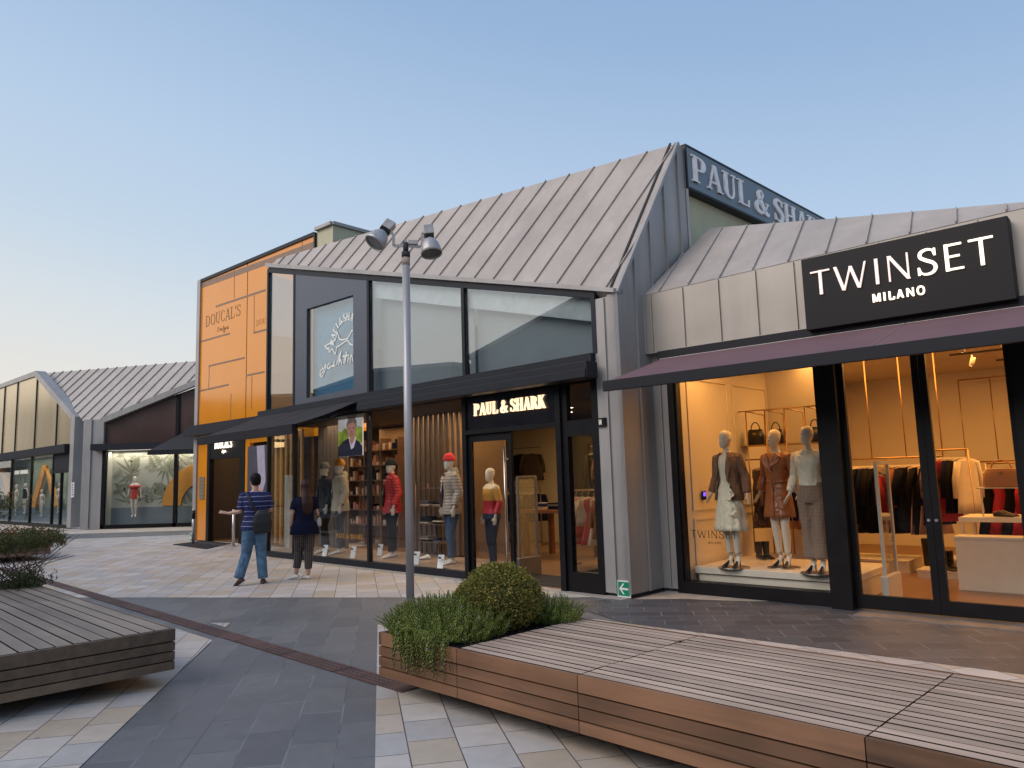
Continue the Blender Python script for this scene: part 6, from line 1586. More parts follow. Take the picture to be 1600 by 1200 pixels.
# low white plinths below the rails
def plinth_block(fr, u0_, u1_, v0_, v1_, z0_, z1_, label, m=white_lac):
    o = thing('white_plinth', fr.p((u0_+u1_)/2, (v0_+v1_)/2, z0_), fr.rot, label, 'plinth'); mb = MB(); mb.box(fr, u0_, u1_, v0_, v1_, z0_, z1_-.03); mb.build('block', m, o)
    mb = MB(); mb.box(fr, u0_-.01, u1_+.01, v0_-.01, v1_+.01, z1_-.028, z1_); mb.build('top', m, o); return o
plinth_block(T, qa[0]-.2, qa[0]+.9, 3.1, 3.9, .02, .2, 'low white plinth under the left end of the long gold rail')
plinth_block(T, qa[0]+1.25, qb[0]+.4, 3.5, 4.1, .02, .2, 'low white plinth under the right end of the long gold rail')
# rail B and C behind the right door leaf
zb_r = T.uz(1480, 702, 4.2); zb_r2 = T.uz(1507, 705, 4.2)
ra0, ra1 = T.uz(1452, 704, 3.4), T.uz(1512, 704, 3.4)
rail(T, ra0[0], 3.4, ra1[0], 3.4, ra0[1], 'short gold rail of trousers behind the door handles', gold)
fill_rail(T, ra0[0], 3.4, ra1[0], 3.4, ra0[1], ['snake-coat', 'denim-trousers', 'black-coat', 'red-dress', 'black-trousers', 'navy-coat', 'black-coat', 'grey-trousers', 'cream-coat'], T.rot+R(60), 'on the short rail behind the door handles', 2, .9, .95)
rc0, rc1 = T.uz(1520, 722, 6.7), T.uz(1600, 712, 6.7)
rail(T, rc0[0]-.1, 6.7, rc1[0]+1.6, 6.7, rc0[1], 'gold wall rail on the back wall at the right', gold, top=rc0[1]+1.5, legs=False)
fill_rail(T, rc0[0], 6.7, rc1[0]+1.2, 6.7, rc0[1], ['cream-shirt', 'cream-shirt', 'stripe-shirt', 'black-shirt', 'cream-shirt', 'black-dress', 'black-dress', 'cream-dress', 'stripe-shirt', 'cream-shirt', 'navy-shirt', 'black-dress'], T.rot+R(65), 'on the back wall rail', 3, .9, .9)
rd0, rd1 = T.uz(1540, 724, 3.9), T.uz(1600, 722, 3.9)
rail(T, rd0[0], 3.9, rd1[0]+1.0, 3.9, rd0[1], 'gold rail of red dresses behind the white display table', gold)
fill_rail(T, rd0[0], 3.9, rd1[0]+.9, 3.9, rd0[1], ['black-dress', 'red-dress', 'black-dress', 'red-dress', 'red-coat', 'red-dress', 'black-coat', 'snake-coat', 'black-coat', 'black-dress'], T.rot+R(35), 'on the rail of red dresses', 4, 1.0, .95)
# white display tables
def wtable(fr, u0_, u1_, v0_, v1_, zt_, label):
    o = thing('display_table', fr.p((u0_+u1_)/2, (v0_+v1_)/2, .02), fr.rot, label, 'table')
    mb = MB(); mb.box(fr, u0_, u1_, v0_, v1_, zt_-.06, zt_); mb.build('table_top', white_lac, o, bevel=.004)
    for u in (u0_+.02, u1_-.05):
        for v in (v0_+.02, v1_-.05): mb = MB(); mb.box(fr, u, u+.03, v, v+.03, .02, zt_-.06); mb.build('leg', white_lac, o)
    mb = MB(); mb.box(fr, u0_+.02, u1_-.02, v0_+.06, v1_-.06, zt_-.36, zt_-.33); mb.build('shelf', white_lac, o); return o
tv = 2.3
ta0, ta1 = T.uz(1497, 808, tv), T.uz(1600, 808, tv); print('table', ta0, ta1, T.uz(1497, 888, tv))
wtable(T, ta0[0], ta1[0]+.8, tv, tv+.75, ta0[1], 'white display table with shoes and a bag behind the right door leaf')
tb0 = T.uz(1500, 840, tv-.1)
plinth_block(T, ta0[0]+.02, ta0[0]+.9, tv-.42, tv-.08, .02, T.uz(1500, 838, tv-.42)[1], 'white storage box in front of the display table, left')
plinth_block(T, ta0[0]+.93, ta0[0]+2.2, tv-.42, tv-.08, .02, T.uz(1500, 838, tv-.42)[1], 'white storage box in front of the display table, right')
def handbag(pos, rot, w_, h, d, m, label, cat='bag', hand_h=.12, name='handbag', grp=None):
    o = thing(name, pos, rot, label, cat, grp); mb = MB()
    mb.loft([ring((0, 0, z), a, b, 20, 0, 5) for z, a, b in ((0, w_*.46, d*.42), (.02, w_*.5, d*.5), (h*.6, w_*.47, d*.42), (h*.97, w_*.40, d*.25), (h, w_*.38, d*.2))]); fig_obj(o, mb, 'bag_body', m)
    mb = MB(); mb.tube([V((math.cos(t)*w_*.26, 0, h*.95+math.sin(t)*hand_h)) for t in [math.pi*k/12 for k in range(13)]], .009, 6); fig_obj(o, mb, 'handle', m)
    mb = MB(); mb.obox((0, -d*.32, h*.72), .05, .02, .03); fig_obj(o, mb, 'clasp', gold); return o
tan_b = mat('tan_bag_leather', (.48, .24, .12), .4); blk_b = mat('black_bag_leather', (.012, .011, .012), .3)
zt_a = ta0[1]
st = thing('bag_stand', T.p(ta0[0]+.5, tv+.25, zt_a), T.rot, 'white wire stand under the tan handbag on the display table', 'stand'); mb = MB()
for u in (.25, .75): mb.box(T, ta0[0]+u-.008, ta0[0]+u+.008, tv+.2, tv+.216, zt_a, zt_a+.36); 
mb.build('leg', white_lac, st); mb = MB(); mb.box(T, ta0[0]+.22, ta0[0]+.78, tv+.1, tv+.34, zt_a+.361, zt_a+.375); mb.build('tray', white_lac, st)
handbag(T.p(ta0[0]+.5, tv+.22, zt_a+.376), T.rot, .44, .24, .16, tan_b, 'boxy tan handbag on the wire stand above the display table')
handbag(T.p(ta0[0]+1.05, tv+.2, zt_a), T.rot, .34, .17, .14, tan_b, 'small slouchy tan handbag lying on the display table top')
def shoe_pair(pos, rot, m, label, h=.1, boot=False, n=2, name='shoes', flat_=True):
    o = thing(name, pos, rot, label, 'shoes', None)
    for s_ in (-.055, .055):
        mb = MB(); an = V((s_, 0, .085)); foot(mb, an, V((0, -1, 0)), 1.05, 1.0, 0)
        if boot: mb.tube([V((s_, .0, .06)), V((s_, .01, h))], [.042, .055], 14)
        fig_obj(o, remesh(mb, .01, 2), 'shoe', m)
    return o
shoe_pair(T.p(ta0[0]+.45, tv+.2, zt_a), T.rot+1.2, blk_b, 'black loafers under the tan handbag on the display table')
shoe_pair(T.p(ta0[0]+.5, tv+.2, zt_a-.33), T.rot+1.4, blk_b, 'black buckled shoes on the lower shelf of the display table')
shoe_pair(T.p(qa[0]+1.15, 3.3, .02), T.rot+1.1, blk_b, 'tall black boots standing on the oak floor under the long rail', .5, True)
shoe_pair(T.p(ra0[0]+.2, 2.9, .13), T.rot+1.0, blk_b, 'black ankle boots on a white block behind the door handles', .26, True)
plinth_block(T, ra0[0]-.15, ra0[0]+.6, 2.75, 3.2, .02, .13, 'small low white block under the black ankle boots')
handbag(T.p(rd1[0]+.35, 6.4, 2.1), T.rot, .34, .3, .16, blk_b, 'dark tote bag on the high wall shelf at the right edge')
# security gate at the doors
def gate(fr, u, v, hgt, m, label, dv=.45):
    o = thing('security_gate', fr.p(u, v, .02), fr.rot, label, 'security gate', 'security gates'); mb = MB(); pts = [fr.p(u, v, .3), fr.p(u, v, hgt), fr.p(u, v+dv, hgt), fr.p(u, v+dv, .3)]
    for a, b in zip(pts, pts[1:]): mb.bar(a, b, .035, .035, fr.a)
    mb.build('frame', m, o); mb = MB(); mb.box(fr, u-.04, u+.04, v-.04, v+dv+.04, .02, .32); mb.build('base', m, o, bevel=.01)
    mb = MB(); mb.box(fr, u-.006, u+.006, v+.02, v+dv-.02, .33, hgt-.03); mb.build('panel', glass('gate_panel', (.9, .9, .9), .05) if 'gate_panel' not in MT else MT['gate_panel'], o)
    return o
gate(T, c1_+.18, .5, 1.62, white_lac, 'white security gate just inside the left door leaf of the clothes shop')
# rail and shelf with bags behind the mannequins
sv = 1.95
s0, s1 = T.uz(1165, 696, sv), T.uz(1260, 692, sv)
o = thing('wall_shelf_frame', T.p(1.2, sv, .02), T.rot, 'thin gold frames with a shelf of bags behind the mannequins', 'shelf'); mb = MB()
u_a0 = T.uz(1140, 700, sv)[0]; ztp = T.uz(1140, 645, sv)[1]; zsh = s0[1]
for k in range(6):
    u = u_a0+.30*k
    mb.tube([T.p(u, sv, .35), T.p(u, sv, ztp)], .010, 6); mb.tube([T.p(u+.16, sv+.3, zsh), T.p(u+.16, sv+.3, ztp-.06)], .010, 6); mb.tube([T.p(u, sv, ztp), T.p(u+.16, sv+.3, ztp-.06)], .010, 6)
mb.tube([T.p(u_a0, sv, ztp), T.p(u_a0+1.5, sv, ztp)], .010, 6); mb.build('frame', gold, o)
mb = MB(); mb.box(T, u_a0+.05, u_a0+1.5, sv, sv+.3, zsh-.02, zsh); mb.build('shelf', gold, o)
mb = MB(); mb.tube([T.p(u_a0+.1, sv+.15, zsh-.22), T.p(u_a0+1.6, sv+.15, zsh-.22)], .012, 8); mb.build('rail', gold, o)
ub_ = T.uz(1182, 696, sv+.15)[0]; handbag(T.p(ub_, sv+.15, zsh), T.rot, .27, .24, .14, blk_b, 'black handbag on the shelf between the tweed and tan mannequins')
ub_ = T.uz(1214, 696, sv+.15)[0]; handbag(T.p(ub_, sv+.15, zsh), T.rot, .25, .22, .12, blk_b, 'black handbag on the shelf behind the tan leather coat')
ub_ = T.uz(1275, 690, sv+.15)[0]; handbag(T.p(ub_, sv+.15, zsh), T.rot, .25, .22, .12, blk_b, 'black handbag on the shelf behind the ivory blouse mannequin')
u_r = T.uz(1180, 720, sv+.1)[0]
fill_rail(T, u_r, sv+.15, u_r+.9, sv+.15, zsh-.22, ['snake-dress', 'dark-coat', 'snake-coat', 'black-dress', 'snake-dress', 'blush-dress', 'navy-coat', 'rust-dress', 'blush-dress'], T.rot+R(55), 'on the rail behind the mannequins', 5, .8, .95)
shoe_pair(T.p(T.uz(1196, 870, 1.5)[0], 1.42, zplat), T.rot+.9, blk_b, 'black ankle boots on the display step between the mannequins', .24, True)
o = thing('thermostat', T.p(.07, .8, 1.5), T.rot, 'small black wall device with glowing blue display at the left of the window', 'wall device')
q = T.atu(1099, 774, .07); qv = T.uvz(q); print('thermo', qv)
mb = MB(); mb.box(T, .068, .09, qv[1]-.05, qv[1]+.05, qv[2]-.06, qv[2]+.06); mb.build('case', black_fr, o); mb = MB(); mb.box(T, .09, .092, qv[1]-.035, qv[1]+.035, qv[2]-.01, qv[2]+.045); mb.build('display', emis('blue_display', (.12, .06, 1), 2.5), o)
o = thing('emergency_light', T.p(2.4, .7, TZ), T.rot, 'flat round ceiling vent near the doors of the clothes shop', 'ceiling vent'); mb = MB(); mb.tube([T.p(3.6, 1.9, TZ-.015), T.p(3.6, 1.9, TZ-.001)], .12, 20); mb.build('grille', MT['dark_track'], o)
# ------------------------------------------------------------------ inside the tall glass shop
walnut = wood('walnut_floor', (.20, .115, .06), 1, .35, .22)
ply = wood('pale_wood_step', (.34, .24, .17), 0, .4, .15)
dwall = mat('dark_inner_wall', (.035, .032, .036), .7, 0, .1, 2)
ywall = mat('warm_lit_wall', (.62, .52, .34), .7, 0, .05, 2)
PD = 7.5; pU0 = u0+.05; pZ = zs-.36
_s = MB(); _s.box(P, pU0, -.2, .1, PD, .004, .02); _s.build('shop_floor', walnut, shop)
_s = MB(); _s.box(P, pU0, -.2, .12, PD, pZ+.05, pZ+.08); _s.build('ceiling', dwall, shop)
_s = MB(); _s.box(P, pU0, -.2, PD, PD+.1, .02, pZ); _s.box(P, -.3, -.2, .2, PD, .02, pZ); _s.build('back_wall', dwall, shop)
_s = MB(); _s.box(P, P.uz(806, 760, PD-2)[0]-1, P.uz(806, 760, PD-2)[0]+1.9, PD-2.06, PD-2.0, .02, pZ); _s.build('lit_wall', ywall, shop)
_s = MB(); _s.box(P, -.42, -.30, 1.6, PD-2.1, .02, pZ); _s.build('lit_wall', ywall, shop)
_s = MB(); _s.box(P, pU0, pU0+4.5, 3.0, 3.06, .02, pZ); _s.build('lit_wall', mat('tan_shelf_wall', (.34, .22, .12), .7, 0, .1, 3), shop)
o = thing('display_step', P.p(-6, .7, .02), P.rot, 'low pale wood display step behind the three glass bays of the tall shop', 'platform')
mb = MB(); mb.box(P, lows[0]+.05, lows[3]-.05, .1, 1.35, .02, .13); mb.build('top', ply, o)
area('ceiling_light', P, -7.2, 1.0, pZ, 4.2, .8, 34, (1, .72, .45), shop)
area('ceiling_light', P, -4.2, .75, pZ, 2.0, .5, 24, (1, .74, .5), shop)
area('ceiling_light', P, -2.4, 3.6, pZ, 3.4, 2.8, 150, (1, .62, .28), shop)
area('ceiling_light', P, -7.5, 2.3, pZ, 4.0, .9, 32, (1, .6, .28), shop)
for i in range(26):
    u = -9.2+(i % 13)*.7; v = 1.0 + (i//13)*2.2 + .4*((i*7) % 3)
    o = (thing('downlight', P.p(u, v, pZ+.04), P.rot, 'small round glowing downlight in the dark ceiling of the tall shop', 'downlight', 'downlights of the tall shop') if i == 0 else copy_tree(dl0, None, None, TM(P.p(u, v, pZ+.04), P.rot)))
    if i == 0:
        dl0 = o; mb = MB(); mb.tube([V((0, 0, .008)), V((0, 0, -.006))], .05, 16); fig_obj(o, mb, 'ring', black_fr); mb = MB(); mb.tube([V((0, 0, -.007)), V((0, 0, -.009))], .036, 14); fig_obj(o, mb, 'lens', emis('downlight_glow', (1, .78, .5), 14))
# slatted screens
def slats(ua, ub__, v, n, w_, z0_, z1_, m, label, dp=.05):
    o = thing('slat_screen', P.p((ua+ub__)/2, v, .02), P.rot, label, 'screen'); mb = MB()
    for i in range(n):
        u = ua+(ub__-ua)*i/(n-1); mb.box(P, u-w_/2, u+w_/2, v, v+dp, z0_, z1_)
    mb.build('slats', m, o); return o
bronze_s = mat('bronze_slat', (.30, .20, .13), .35, .7); pale_s = mat('pale_slat', (.62, .58, .50), .5)
slats(P.uz(648, 760, 1.45)[0], P.uz(728, 760, 1.45)[0], 1.45, 11, .03, .13, pZ, bronze_s, 'bronze slat screen behind the mannequin in the beige puffer jacket')
_s = MB(); _s.box(P, P.uz(640, 760, 1.7)[0], P.uz(729, 760, 1.7)[0], 1.7, 1.74, .02, pZ); _s.build('screen_wall', mat('brown_grey_wall', (.16, .13, .115), .7), shop)
slats(P.uz(423, 760, 1.1)[0], P.uz(470, 760, 1.1)[0], 1.1, 7, .10, .13, pZ, mat('honey_slat', (.42, .22, .06), .5), 'honey coloured slat screen behind the corner glass bay')
mb = MB(); uu = P.uz(449, 800, .5)[0]; mb.box(P, uu-.1, uu+.1, .5, .6, .13, pZ*.62); tag(mb.build('pale_column', pale_s), 'pale green-grey upright panel inside the corner glass bay', 'column')
mb = MB(); ua = P.uz(497, 760, 1.2)[0]; rings = []
for z in (.13, pZ):
    rings.append([P.p(ua+.05*k, 1.2+.03*math.sin(k*1.9), z) for k in range(26)] + [P.p(ua+.05*k, 1.23+.03*math.sin(k*1.9), z) for k in range(25, -1, -1)])
mb.loft(rings, sm=False); tag(mb.build('curtain', mat('grey_brown_curtain', (.17, .14, .12), .8)), 'pleated grey-brown curtain beside the portrait screen', 'curtain')
# portrait screen: generic man in a dark jacket on a green blurred garden
sv_ = .55
pa, pb2 = P.uz(528.5, 714, sv_), P.uz(566, 646, sv_)
o = thing('portrait_screen', P.p((pa[0]+pb2[0])/2, sv_, (pa[1]+pb2[1])/2), P.rot, 'lit screen portrait of a grey-haired man in a dark jacket hanging in the window', 'screen')
W_ = pb2[0]-pa[0]; H_ = pb2[1]-pa[1]
mb = MB(); mb.box(P, pa[0], pb2[0], sv_, sv_+.03, pa[1], pb2[1]); mb.build('backing', mat('poster_garden', (.38, .36, .36), .6, 0, .25, 2.5), o)
def glow(m_, k_=.9):
    b_ = m_.node_tree.nodes['Principled BSDF']; src = b_.inputs['Base Color'].links[0].from_socket; m_.node_tree.links.new(src, b_.inputs['Emission Color']); b_.inputs['Emission Strength'].default_value = k_
def pf(pts, m, name, k):
    if m.node_tree.nodes['Principled BSDF'].inputs['Emission Strength'].default_value == 0: glow(m)
    mb = MB(); mb.prism([P.p(pa[0]+W_*x, sv_-.001-.0015*k, pa[1]+H_*y) for x, y in pts], -P.n*.0012); mb.build(name, m, o)
glow(MT['poster_garden'])
pf([(0, 0), (.45, 0), (.45, .62), (.3, .7), (.12, .6), (0, .66)], mat('poster_green', (.16, .20, .03), .7, 0, .6, 6), 'foliage_print', 0)
pf([(.62, .3), (1, .3), (1, .66), (.85, .72), (.7, .6)], MT['poster_green'], 'foliage_print', 0)
pf([(0, 0), (1, 0), (1, .22), (.86, .34), (.66, .42), (.58, .36), (.5, .4), (.42, .44), (.2, .36), (.0, .24)], mat('poster_dark_jacket', (.015, .016, .028), .6), 'jacket_print', 1)
pf([(.47, .40), (.55, .16), (.66, .2), (.76, .42), (.7, .5), (.5, .5)], mat('poster_shirt', (.45, .40, .52), .6), 'shirt_print', 2)
pf([(.5, .38), (.57, .27), (.66, .34), (.72, .46), (.7, .6), (.5, .6)], mat('poster_skin', (.30, .15, .11), .6), 'neck_print', 3)
oval = lambda cx, cy, rx, ry, a0=0, a1=6.2832, n=20: [(cx+rx*math.cos(a0+(a1-a0)*k/n), cy+ry*math.sin(a0+(a1-a0)*k/n)) for k in range(n)]
pf(oval(.58, .64, .185, .21), MT['poster_skin'], 'face_print', 4)
pf([(.39, .64), (.37, .78), (.43, .90), (.55, .955), (.68, .94), (.78, .86), (.79, .72), (.76, .62), (.74, .76), (.66, .81), (.5, .80), (.42, .76)], mat('poster_hair', (.10, .085, .08), .8, 0, .4, 25), 'hair_print', 5)
for x_ in (.5, .66): pf(oval(x_, .675, .035, .014), mat('poster_feature', (.07, .03, .025), .6) if x_ < .6 else MT['poster_feature'], 'eye_print', 6)
pf([(.56, .60), (.60, .60), (.61, .57), (.55, .57)], MT['poster_feature'], 'nose_print', 6); pf([(.51, .525), (.66, .525), (.62, .51), (.55, .51)], MT['poster_feature'], 'mouth_print', 6)
# mannequins in outdoor jackets
def puffer(name, col, rough=.35):
    m, n, l, b = nmat(name); tc = n.new('ShaderNodeTexCoord'); sp = n.new('ShaderNodeSeparateXYZ'); l.new(tc.outputs['Object'], sp.inputs[0])
    ml = n.new('ShaderNodeMath'); ml.operation = 'MULTIPLY'; l.new(sp.outputs[2], ml.inputs[0]); ml.inputs[1].default_value = math.pi/.052
    sn = n.new('ShaderNodeMath'); sn.operation = 'SINE'; l.new(ml.outputs[0], sn.inputs[0]); ab = n.new('ShaderNodeMath'); ab.operation = 'ABSOLUTE'; l.new(sn.outputs[0], ab.inputs[0])
    pw = n.new('ShaderNodeMath'); pw.operation = 'POWER'; l.new(ab.outputs[0], pw.inputs[0]); pw.inputs[1].default_value = .45
    bp = n.new('ShaderNodeBump'); bp.inputs['Strength'].default_value = .7; bp.inputs['Distance'].default_value = .012; l.new(pw.outputs[0], bp.inputs['Height']); l.new(bp.outputs[0], b.inputs['Normal'])
    b.inputs['Base Color'].default_value = (*col, 1); b.inputs['Roughness'].default_value = rough; return m
SP = dict(L_foot=V((.15, -1, 0)), R_foot=V((-.15, -1, 0)), L_kn=V((.10, -.05, .50)), L_an=V((.12, -.05, .085)), R_kn=V((-.09, -.0, .50)), R_an=V((-.10, .06, .085)), L_el=V((.245, .05, 1.15)), L_wr=V((.25, -.05, .91)), R_el=V((-.245, .05, 1.15)), R_wr=V((-.26, -.04, .91)), headyaw=.2)
mgp = 'mannequins in beanies and jackets on the pale wood step'
def man_dummy(px, py, hx, hy, jacket, hat, legm, label, yaw, hood=False, open_=None):
    p = G(px, py, .13); f = Fr(p, -15); zt = f.uz(hx, hy)[1]; sc_ = (zt-.13)/1.80; print('dummy', P.uvz(p), sc_)
    o = mannequin(p, P.rot+yaw, sc_, label, mgp, False, SP, .010)
    mb = MB(); shell_torso(mb, .80, 1.47, .036, False, .10, SP, 1.0); sleeves(mb, SP, False, .032, .93, 1.1)
    if hood: mb.loft([ring((0, .06, z), rx, ry, 20) for z, rx, ry in ((1.42, .10, .07), (1.47, .12, .09), (1.53, .105, .075), (1.56, .08, .05))])
    else: mb.loft([ring((0, .005, z), rx, rx*.92, 20) for z, rx in ((1.42, .085), (1.47, .075), (1.525, .072))])
    garment(o, mb, 'jacket', jacket, .010, 2)
    if open_:
        mb = MB(); mb.prism([V((-.035, -.165, .92)), V((.035, -.165, .92)), V((.05, -.15, 1.3)), V((.045, -.10, 1.46)), V((-.045, -.10, 1.46)), V((-.05, -.15, 1.3))], V((0, -.012, 0))); fig_obj(o, mb, 'sweater_front', open_)
    mb = MB(); mb.tube([V((0, -.165, .82)), V((0, -.175, 1.1)), V((0, -.155, 1.36))], .004, 6); fig_obj(o, mb, 'zip', steel)
    fig_obj(o, trousers(SP, False, .012, .02, .066, .96, .074, .010, 1.0), 'trousers', legm)
    for K in ('L', 'R'): mb = MB(); foot(mb, SP[K+'_an'], SP[K+'_foot'], 1.16, 1.12, 0); fig_obj(o, remesh(mb, .010, 2), 'trainer', white_leather)
    mb = MB(); c_ = V((0, -.012, 1.648)); mb.loft([ring(c_+V((0, .004, z)), rx, ry, 24) for z, rx, ry in ((.022, .086, .105), (.03, .092, .112), (.065, .092, .112), (.07, .086, .106), (.11, .074, .09), (.145, .048, .055), (.16, .018, .02))]); garment(o, mb, 'beanie', hat, .008, 1)
    return o
cream_j = folds(mat('cream_parka', (.52, .45, .34), .7, 0, .07, 8), 8, .8); 
man_dummy(508, 862, 512, 722, mat('charcoal_wool', (.045, .048, .055), .85, 0, .15, 10), mat('grey_beanie', (.16, .15, .14), .9), blackcloth, 'mannequin in grey beanie and charcoal coat, left of the cream parka', -.25, False, navy)
man_dummy(532, 864, 536, 717, cream_j, mat('orange_beanie', (.62, .24, .02), .9, 0, .1, 40), mat('charcoal_trousers', (.06, .06, .065), .85), 'mannequin in orange beanie and cream parka', -.35, True)
man_dummy(613, 870, 616, 716, puffer('red_puffer', (.50, .02, .02)), mat('black_beanie', (.012, .012, .013), .9), blackcloth, 'mannequin in black beanie and shiny red puffer jacket', -.3, False, blackcloth)
man_dummy(706, 880, 704, 708, puffer('beige_puffer', (.33, .27, .21)), mat('coral_red_beanie', (.62, .035, .035), .9, 0, .1, 40), mat('dark_denim', (.025, .05, .10), .85, 0, .3, 12), 'mannequin in coral red beanie, beige quilted jacket and jeans', -.3, True, mat('dark_wine_knit', (.04, .012, .02), .85))
for i, (x, y, lab) in enumerate(((508, 873, 'white price card leaning beside the charcoal coat mannequin'), (552, 876, 'white price card right of the cream parka mannequin'), (651, 886, 'white price card behind the lamp post foot'), (689, 892, 'white price card in front of the beige jacket mannequin'), (594, 872, 'white price card left of the red jacket mannequin'))):
    p = G(x, y-4, .13); o = thing('price_card', p, P.rot+.25, lab, 'card', 'price cards on the wooden step')
    mb = MB(); mb.obox((0, 0, .11), .12, .006, .22, Matrix.Rotation(-.25, 3, 'X')); fig_obj(o, mb, 'card', mat('white_card', (.72, .74, .74), .5) if i == 0 else MT['white_card'])
    mb = MB(); mb.obox((.01, -.042, .175), .05, .004, .03, Matrix.Rotation(-.25, 3, 'X')); fig_obj(o, mb, 'emblem', blackcloth)
shoe_pair(P.p(P.uz(668, 875, .8)[0], .8, .13), P.rot-.7, white_leather, 'white trainers on the wooden step between the red and beige jackets')
# shelf tower with folded knitwear
def tower(fr, ua, v, label, m=bronze_s, n=4, w_=.8, h=1.5):
    o = thing('shelf_tower', fr.p(ua, v, .13), fr.rot, label, 'shelf'); mb = MB()
    for x in (0, w_):
        for y in (0, .3): mb.tube([fr.p(ua+x, v+y, .13), fr.p(ua+x, v+y, h)], .01, 6)
    mb.build('frame', m, o)
    for k in range(n):
        z = .45+(h-.5)*k/(n-1)-.05; mb = MB(); mb.box(fr, ua, ua+w_, v, v+.3, z, z+.015); mb.build('shelf', m, o)
    return o
tw = P.uz(650, 800, 1.0)[0]; tower(P, tw, 1.0, 'metal shelf tower of folded knitwear behind the lamp post')
fc = [cols['cream'], navy, cols['grey'], blackcloth, mat('sand_knit', (.36, .28, .2), .9)]
def folded(pos, rot, n, seed, label, grp):
    rr_ = random.Random(seed); o = thing('folded_stack', pos, rot, label, 'clothes', grp)
    for i in range(n):
        mb = MB(); mb.obox((rr_.uniform(-.01, .01), 0, .016+.032*i), .26, .24, .03); q = fig_obj(o, mb, 'folded_jumper', rr_.choice(fc)); b = q.modifiers.new('b', 'BEVEL'); b.width = .012; b.segments = 2
for k in range(3):
    z = .45+1.0*k/3-.05+.015
    folded(P.p(tw+.2, 1.15, z), P.rot, 3+k % 2, k, f'stack of folded jumpers on the {("lowest", "second", "third")[k]} shelf of the tower, left side', 'folded jumpers'); folded(P.p(tw+.58, 1.15, z), P.rot, 2+k % 2, k+9, f'stack of folded jumpers on the {("lowest", "second", "third")[k]} shelf of the tower, right side', 'folded jumpers')
# wall shelves with small goods behind the second bay
o = thing('wall_shelving', P.p(-7, 2.8, .02), P.rot, 'brown shelving full of small folded goods behind the cream parka mannequin', 'shelf'); mb = MB(); sh0 = P.uz(540, 760, 2.6)[0]
for k in range(6): mb.box(P, sh0, sh0+2.2, 2.65, 2.98, .5+.36*k, .525+.36*k)
for k in range(4): mb.box(P, sh0+.72*k, sh0+.72*k+.03, 2.66, 2.97, .02, 2.6)
mb.build('shelf', bronze_s, o); gd = MB(); rr_ = random.Random(5); items = {}
for k in range(6):
    for i in range(16):
        c = rr_.choice(range(5)); gm_ = items.setdefault(c, MB()); uu = sh0+.06+.13*i; hh_ = rr_.uniform(.06, .24); gm_.box(P, uu, uu+rr_.uniform(.06, .11), 2.7, 2.9, .527+.36*k, .527+.36*k+hh_)
for c, gm_ in items.items(): tag(gm_.build('shelf_goods', [mat('pink_goods', (.42, .2, .16), .7), cols['cream'], navy, cols['rust'], MT['sand_knit']][c], o), kind='stuff')
# table, hanging jackets, gate and rails seen through the open door
tx0, tx1 = P.uz(822, 798, 2.6)[0], P.uz(868, 795, 2.6)[0]; ttz = P.uz(840, 797, 2.6)[1]
o = thing('wooden_table', P.p(tx0, 2.6, .02), P.rot, 'brown wooden table seen through the open glass door', 'table'); mb = MB(); mb.box(P, tx0-.2, tx1+.35, 2.6, 3.5, ttz-.06, ttz); mb.build('table_top', mat('red_brown_wood', (.16, .06, .025), .35, 0, .2, 6), o)
for u in (tx0-.15, tx1+.25):
    for v in (2.65, 3.38): mb = MB(); mb.box(P, u, u+.09, v, v+.09, .02, ttz-.06); mb.build('leg', MT['red_brown_wood'], o)
for k in range(3): folded(P.p(tx0+.1+.38*k, 2.95, ttz), P.rot, 4, 40+k, f'stack of folded jumpers on the brown table, number {("one", "two", "three")[k]} from the left', 'jumpers on the brown table')
hz_ = P.uz(822, 700, 4.9)[1]; hu = P.uz(822, 700, 4.9)[0]
rail(P, hu-.5, 4.9, hu+.5, 4.9, hz_, 'short wall rail with dark jackets on the warm lit wall', bronze_s, legs=False)
fill_rail(P, hu-.35, 4.9, hu+.35, 4.9, hz_, ['black-coat', 'dark-coat'], P.rot+.3, 'on the upper rail through the open door', 21, 1.1, .8)
hz2 = P.uz(822, 762, 4.7)[1]; rail(P, hu-.6, 4.7, hu+.6, 4.7, hz2, 'lower rail of grey jackets through the open door', bronze_s)
fill_rail(P, hu-.55, 4.7, hu+.55, 4.7, hz2, ['cream-coat', 'grey-coat', 'black-coat', 'dark-coat', 'grey-coat', 'navy-coat'], P.rot+R(55), 'on the lower rail through the open door', 22, 1, .8)
gate(P, P.uz(820, 800, .7)[0], .55, 1.58, mat('grey_gate', (.22, .20, .19), .4, .5), 'grey security gate standing in the open door of the tall shop', .42)
ru0 = P.uz(902, 770, 2.2)[0]; rz_ = P.uz(912, 766, 2.2)[1]
rail(P, ru0-.15, 2.2, ru0+.9, 2.2, rz_, 'bronze rail of red and cream clothes behind the narrow side pane', bronze_s)
fill_rail(P, ru0-.1, 2.2, ru0+.85, 2.2, rz_, ['red-dress', 'red-coat', 'cream-shirt', 'red-dress', 'cream-dress', 'rust-coat', 'red-coat'], P.rot+R(50), 'on the rail behind the narrow side pane', 23, 1, .85)
rz3 = P.uz(915, 698, 3.0)[1]; rail(P, ru0-.3, 3.0, ru0+.9, 3.0, rz3, 'high rail of dark jackets behind the narrow side pane', bronze_s, legs=False)
fill_rail(P, ru0-.25, 3.0, ru0+.85, 3.0, rz3, ['black-coat', 'rust-coat', 'grey-coat', 'black-coat', 'cream-coat'], P.rot+R(40), 'on the high rail behind the side pane', 24, 1, .8)
p = G(768, 890, .02); p = P.p(P.uz(768, 800, 1.2)[0], 1.2, .02)
o = mannequin(p, P.rot-.3, .98, 'mannequin in mustard and red colour-block jumper behind the closed door leaf', mgp, False, SP, .010)
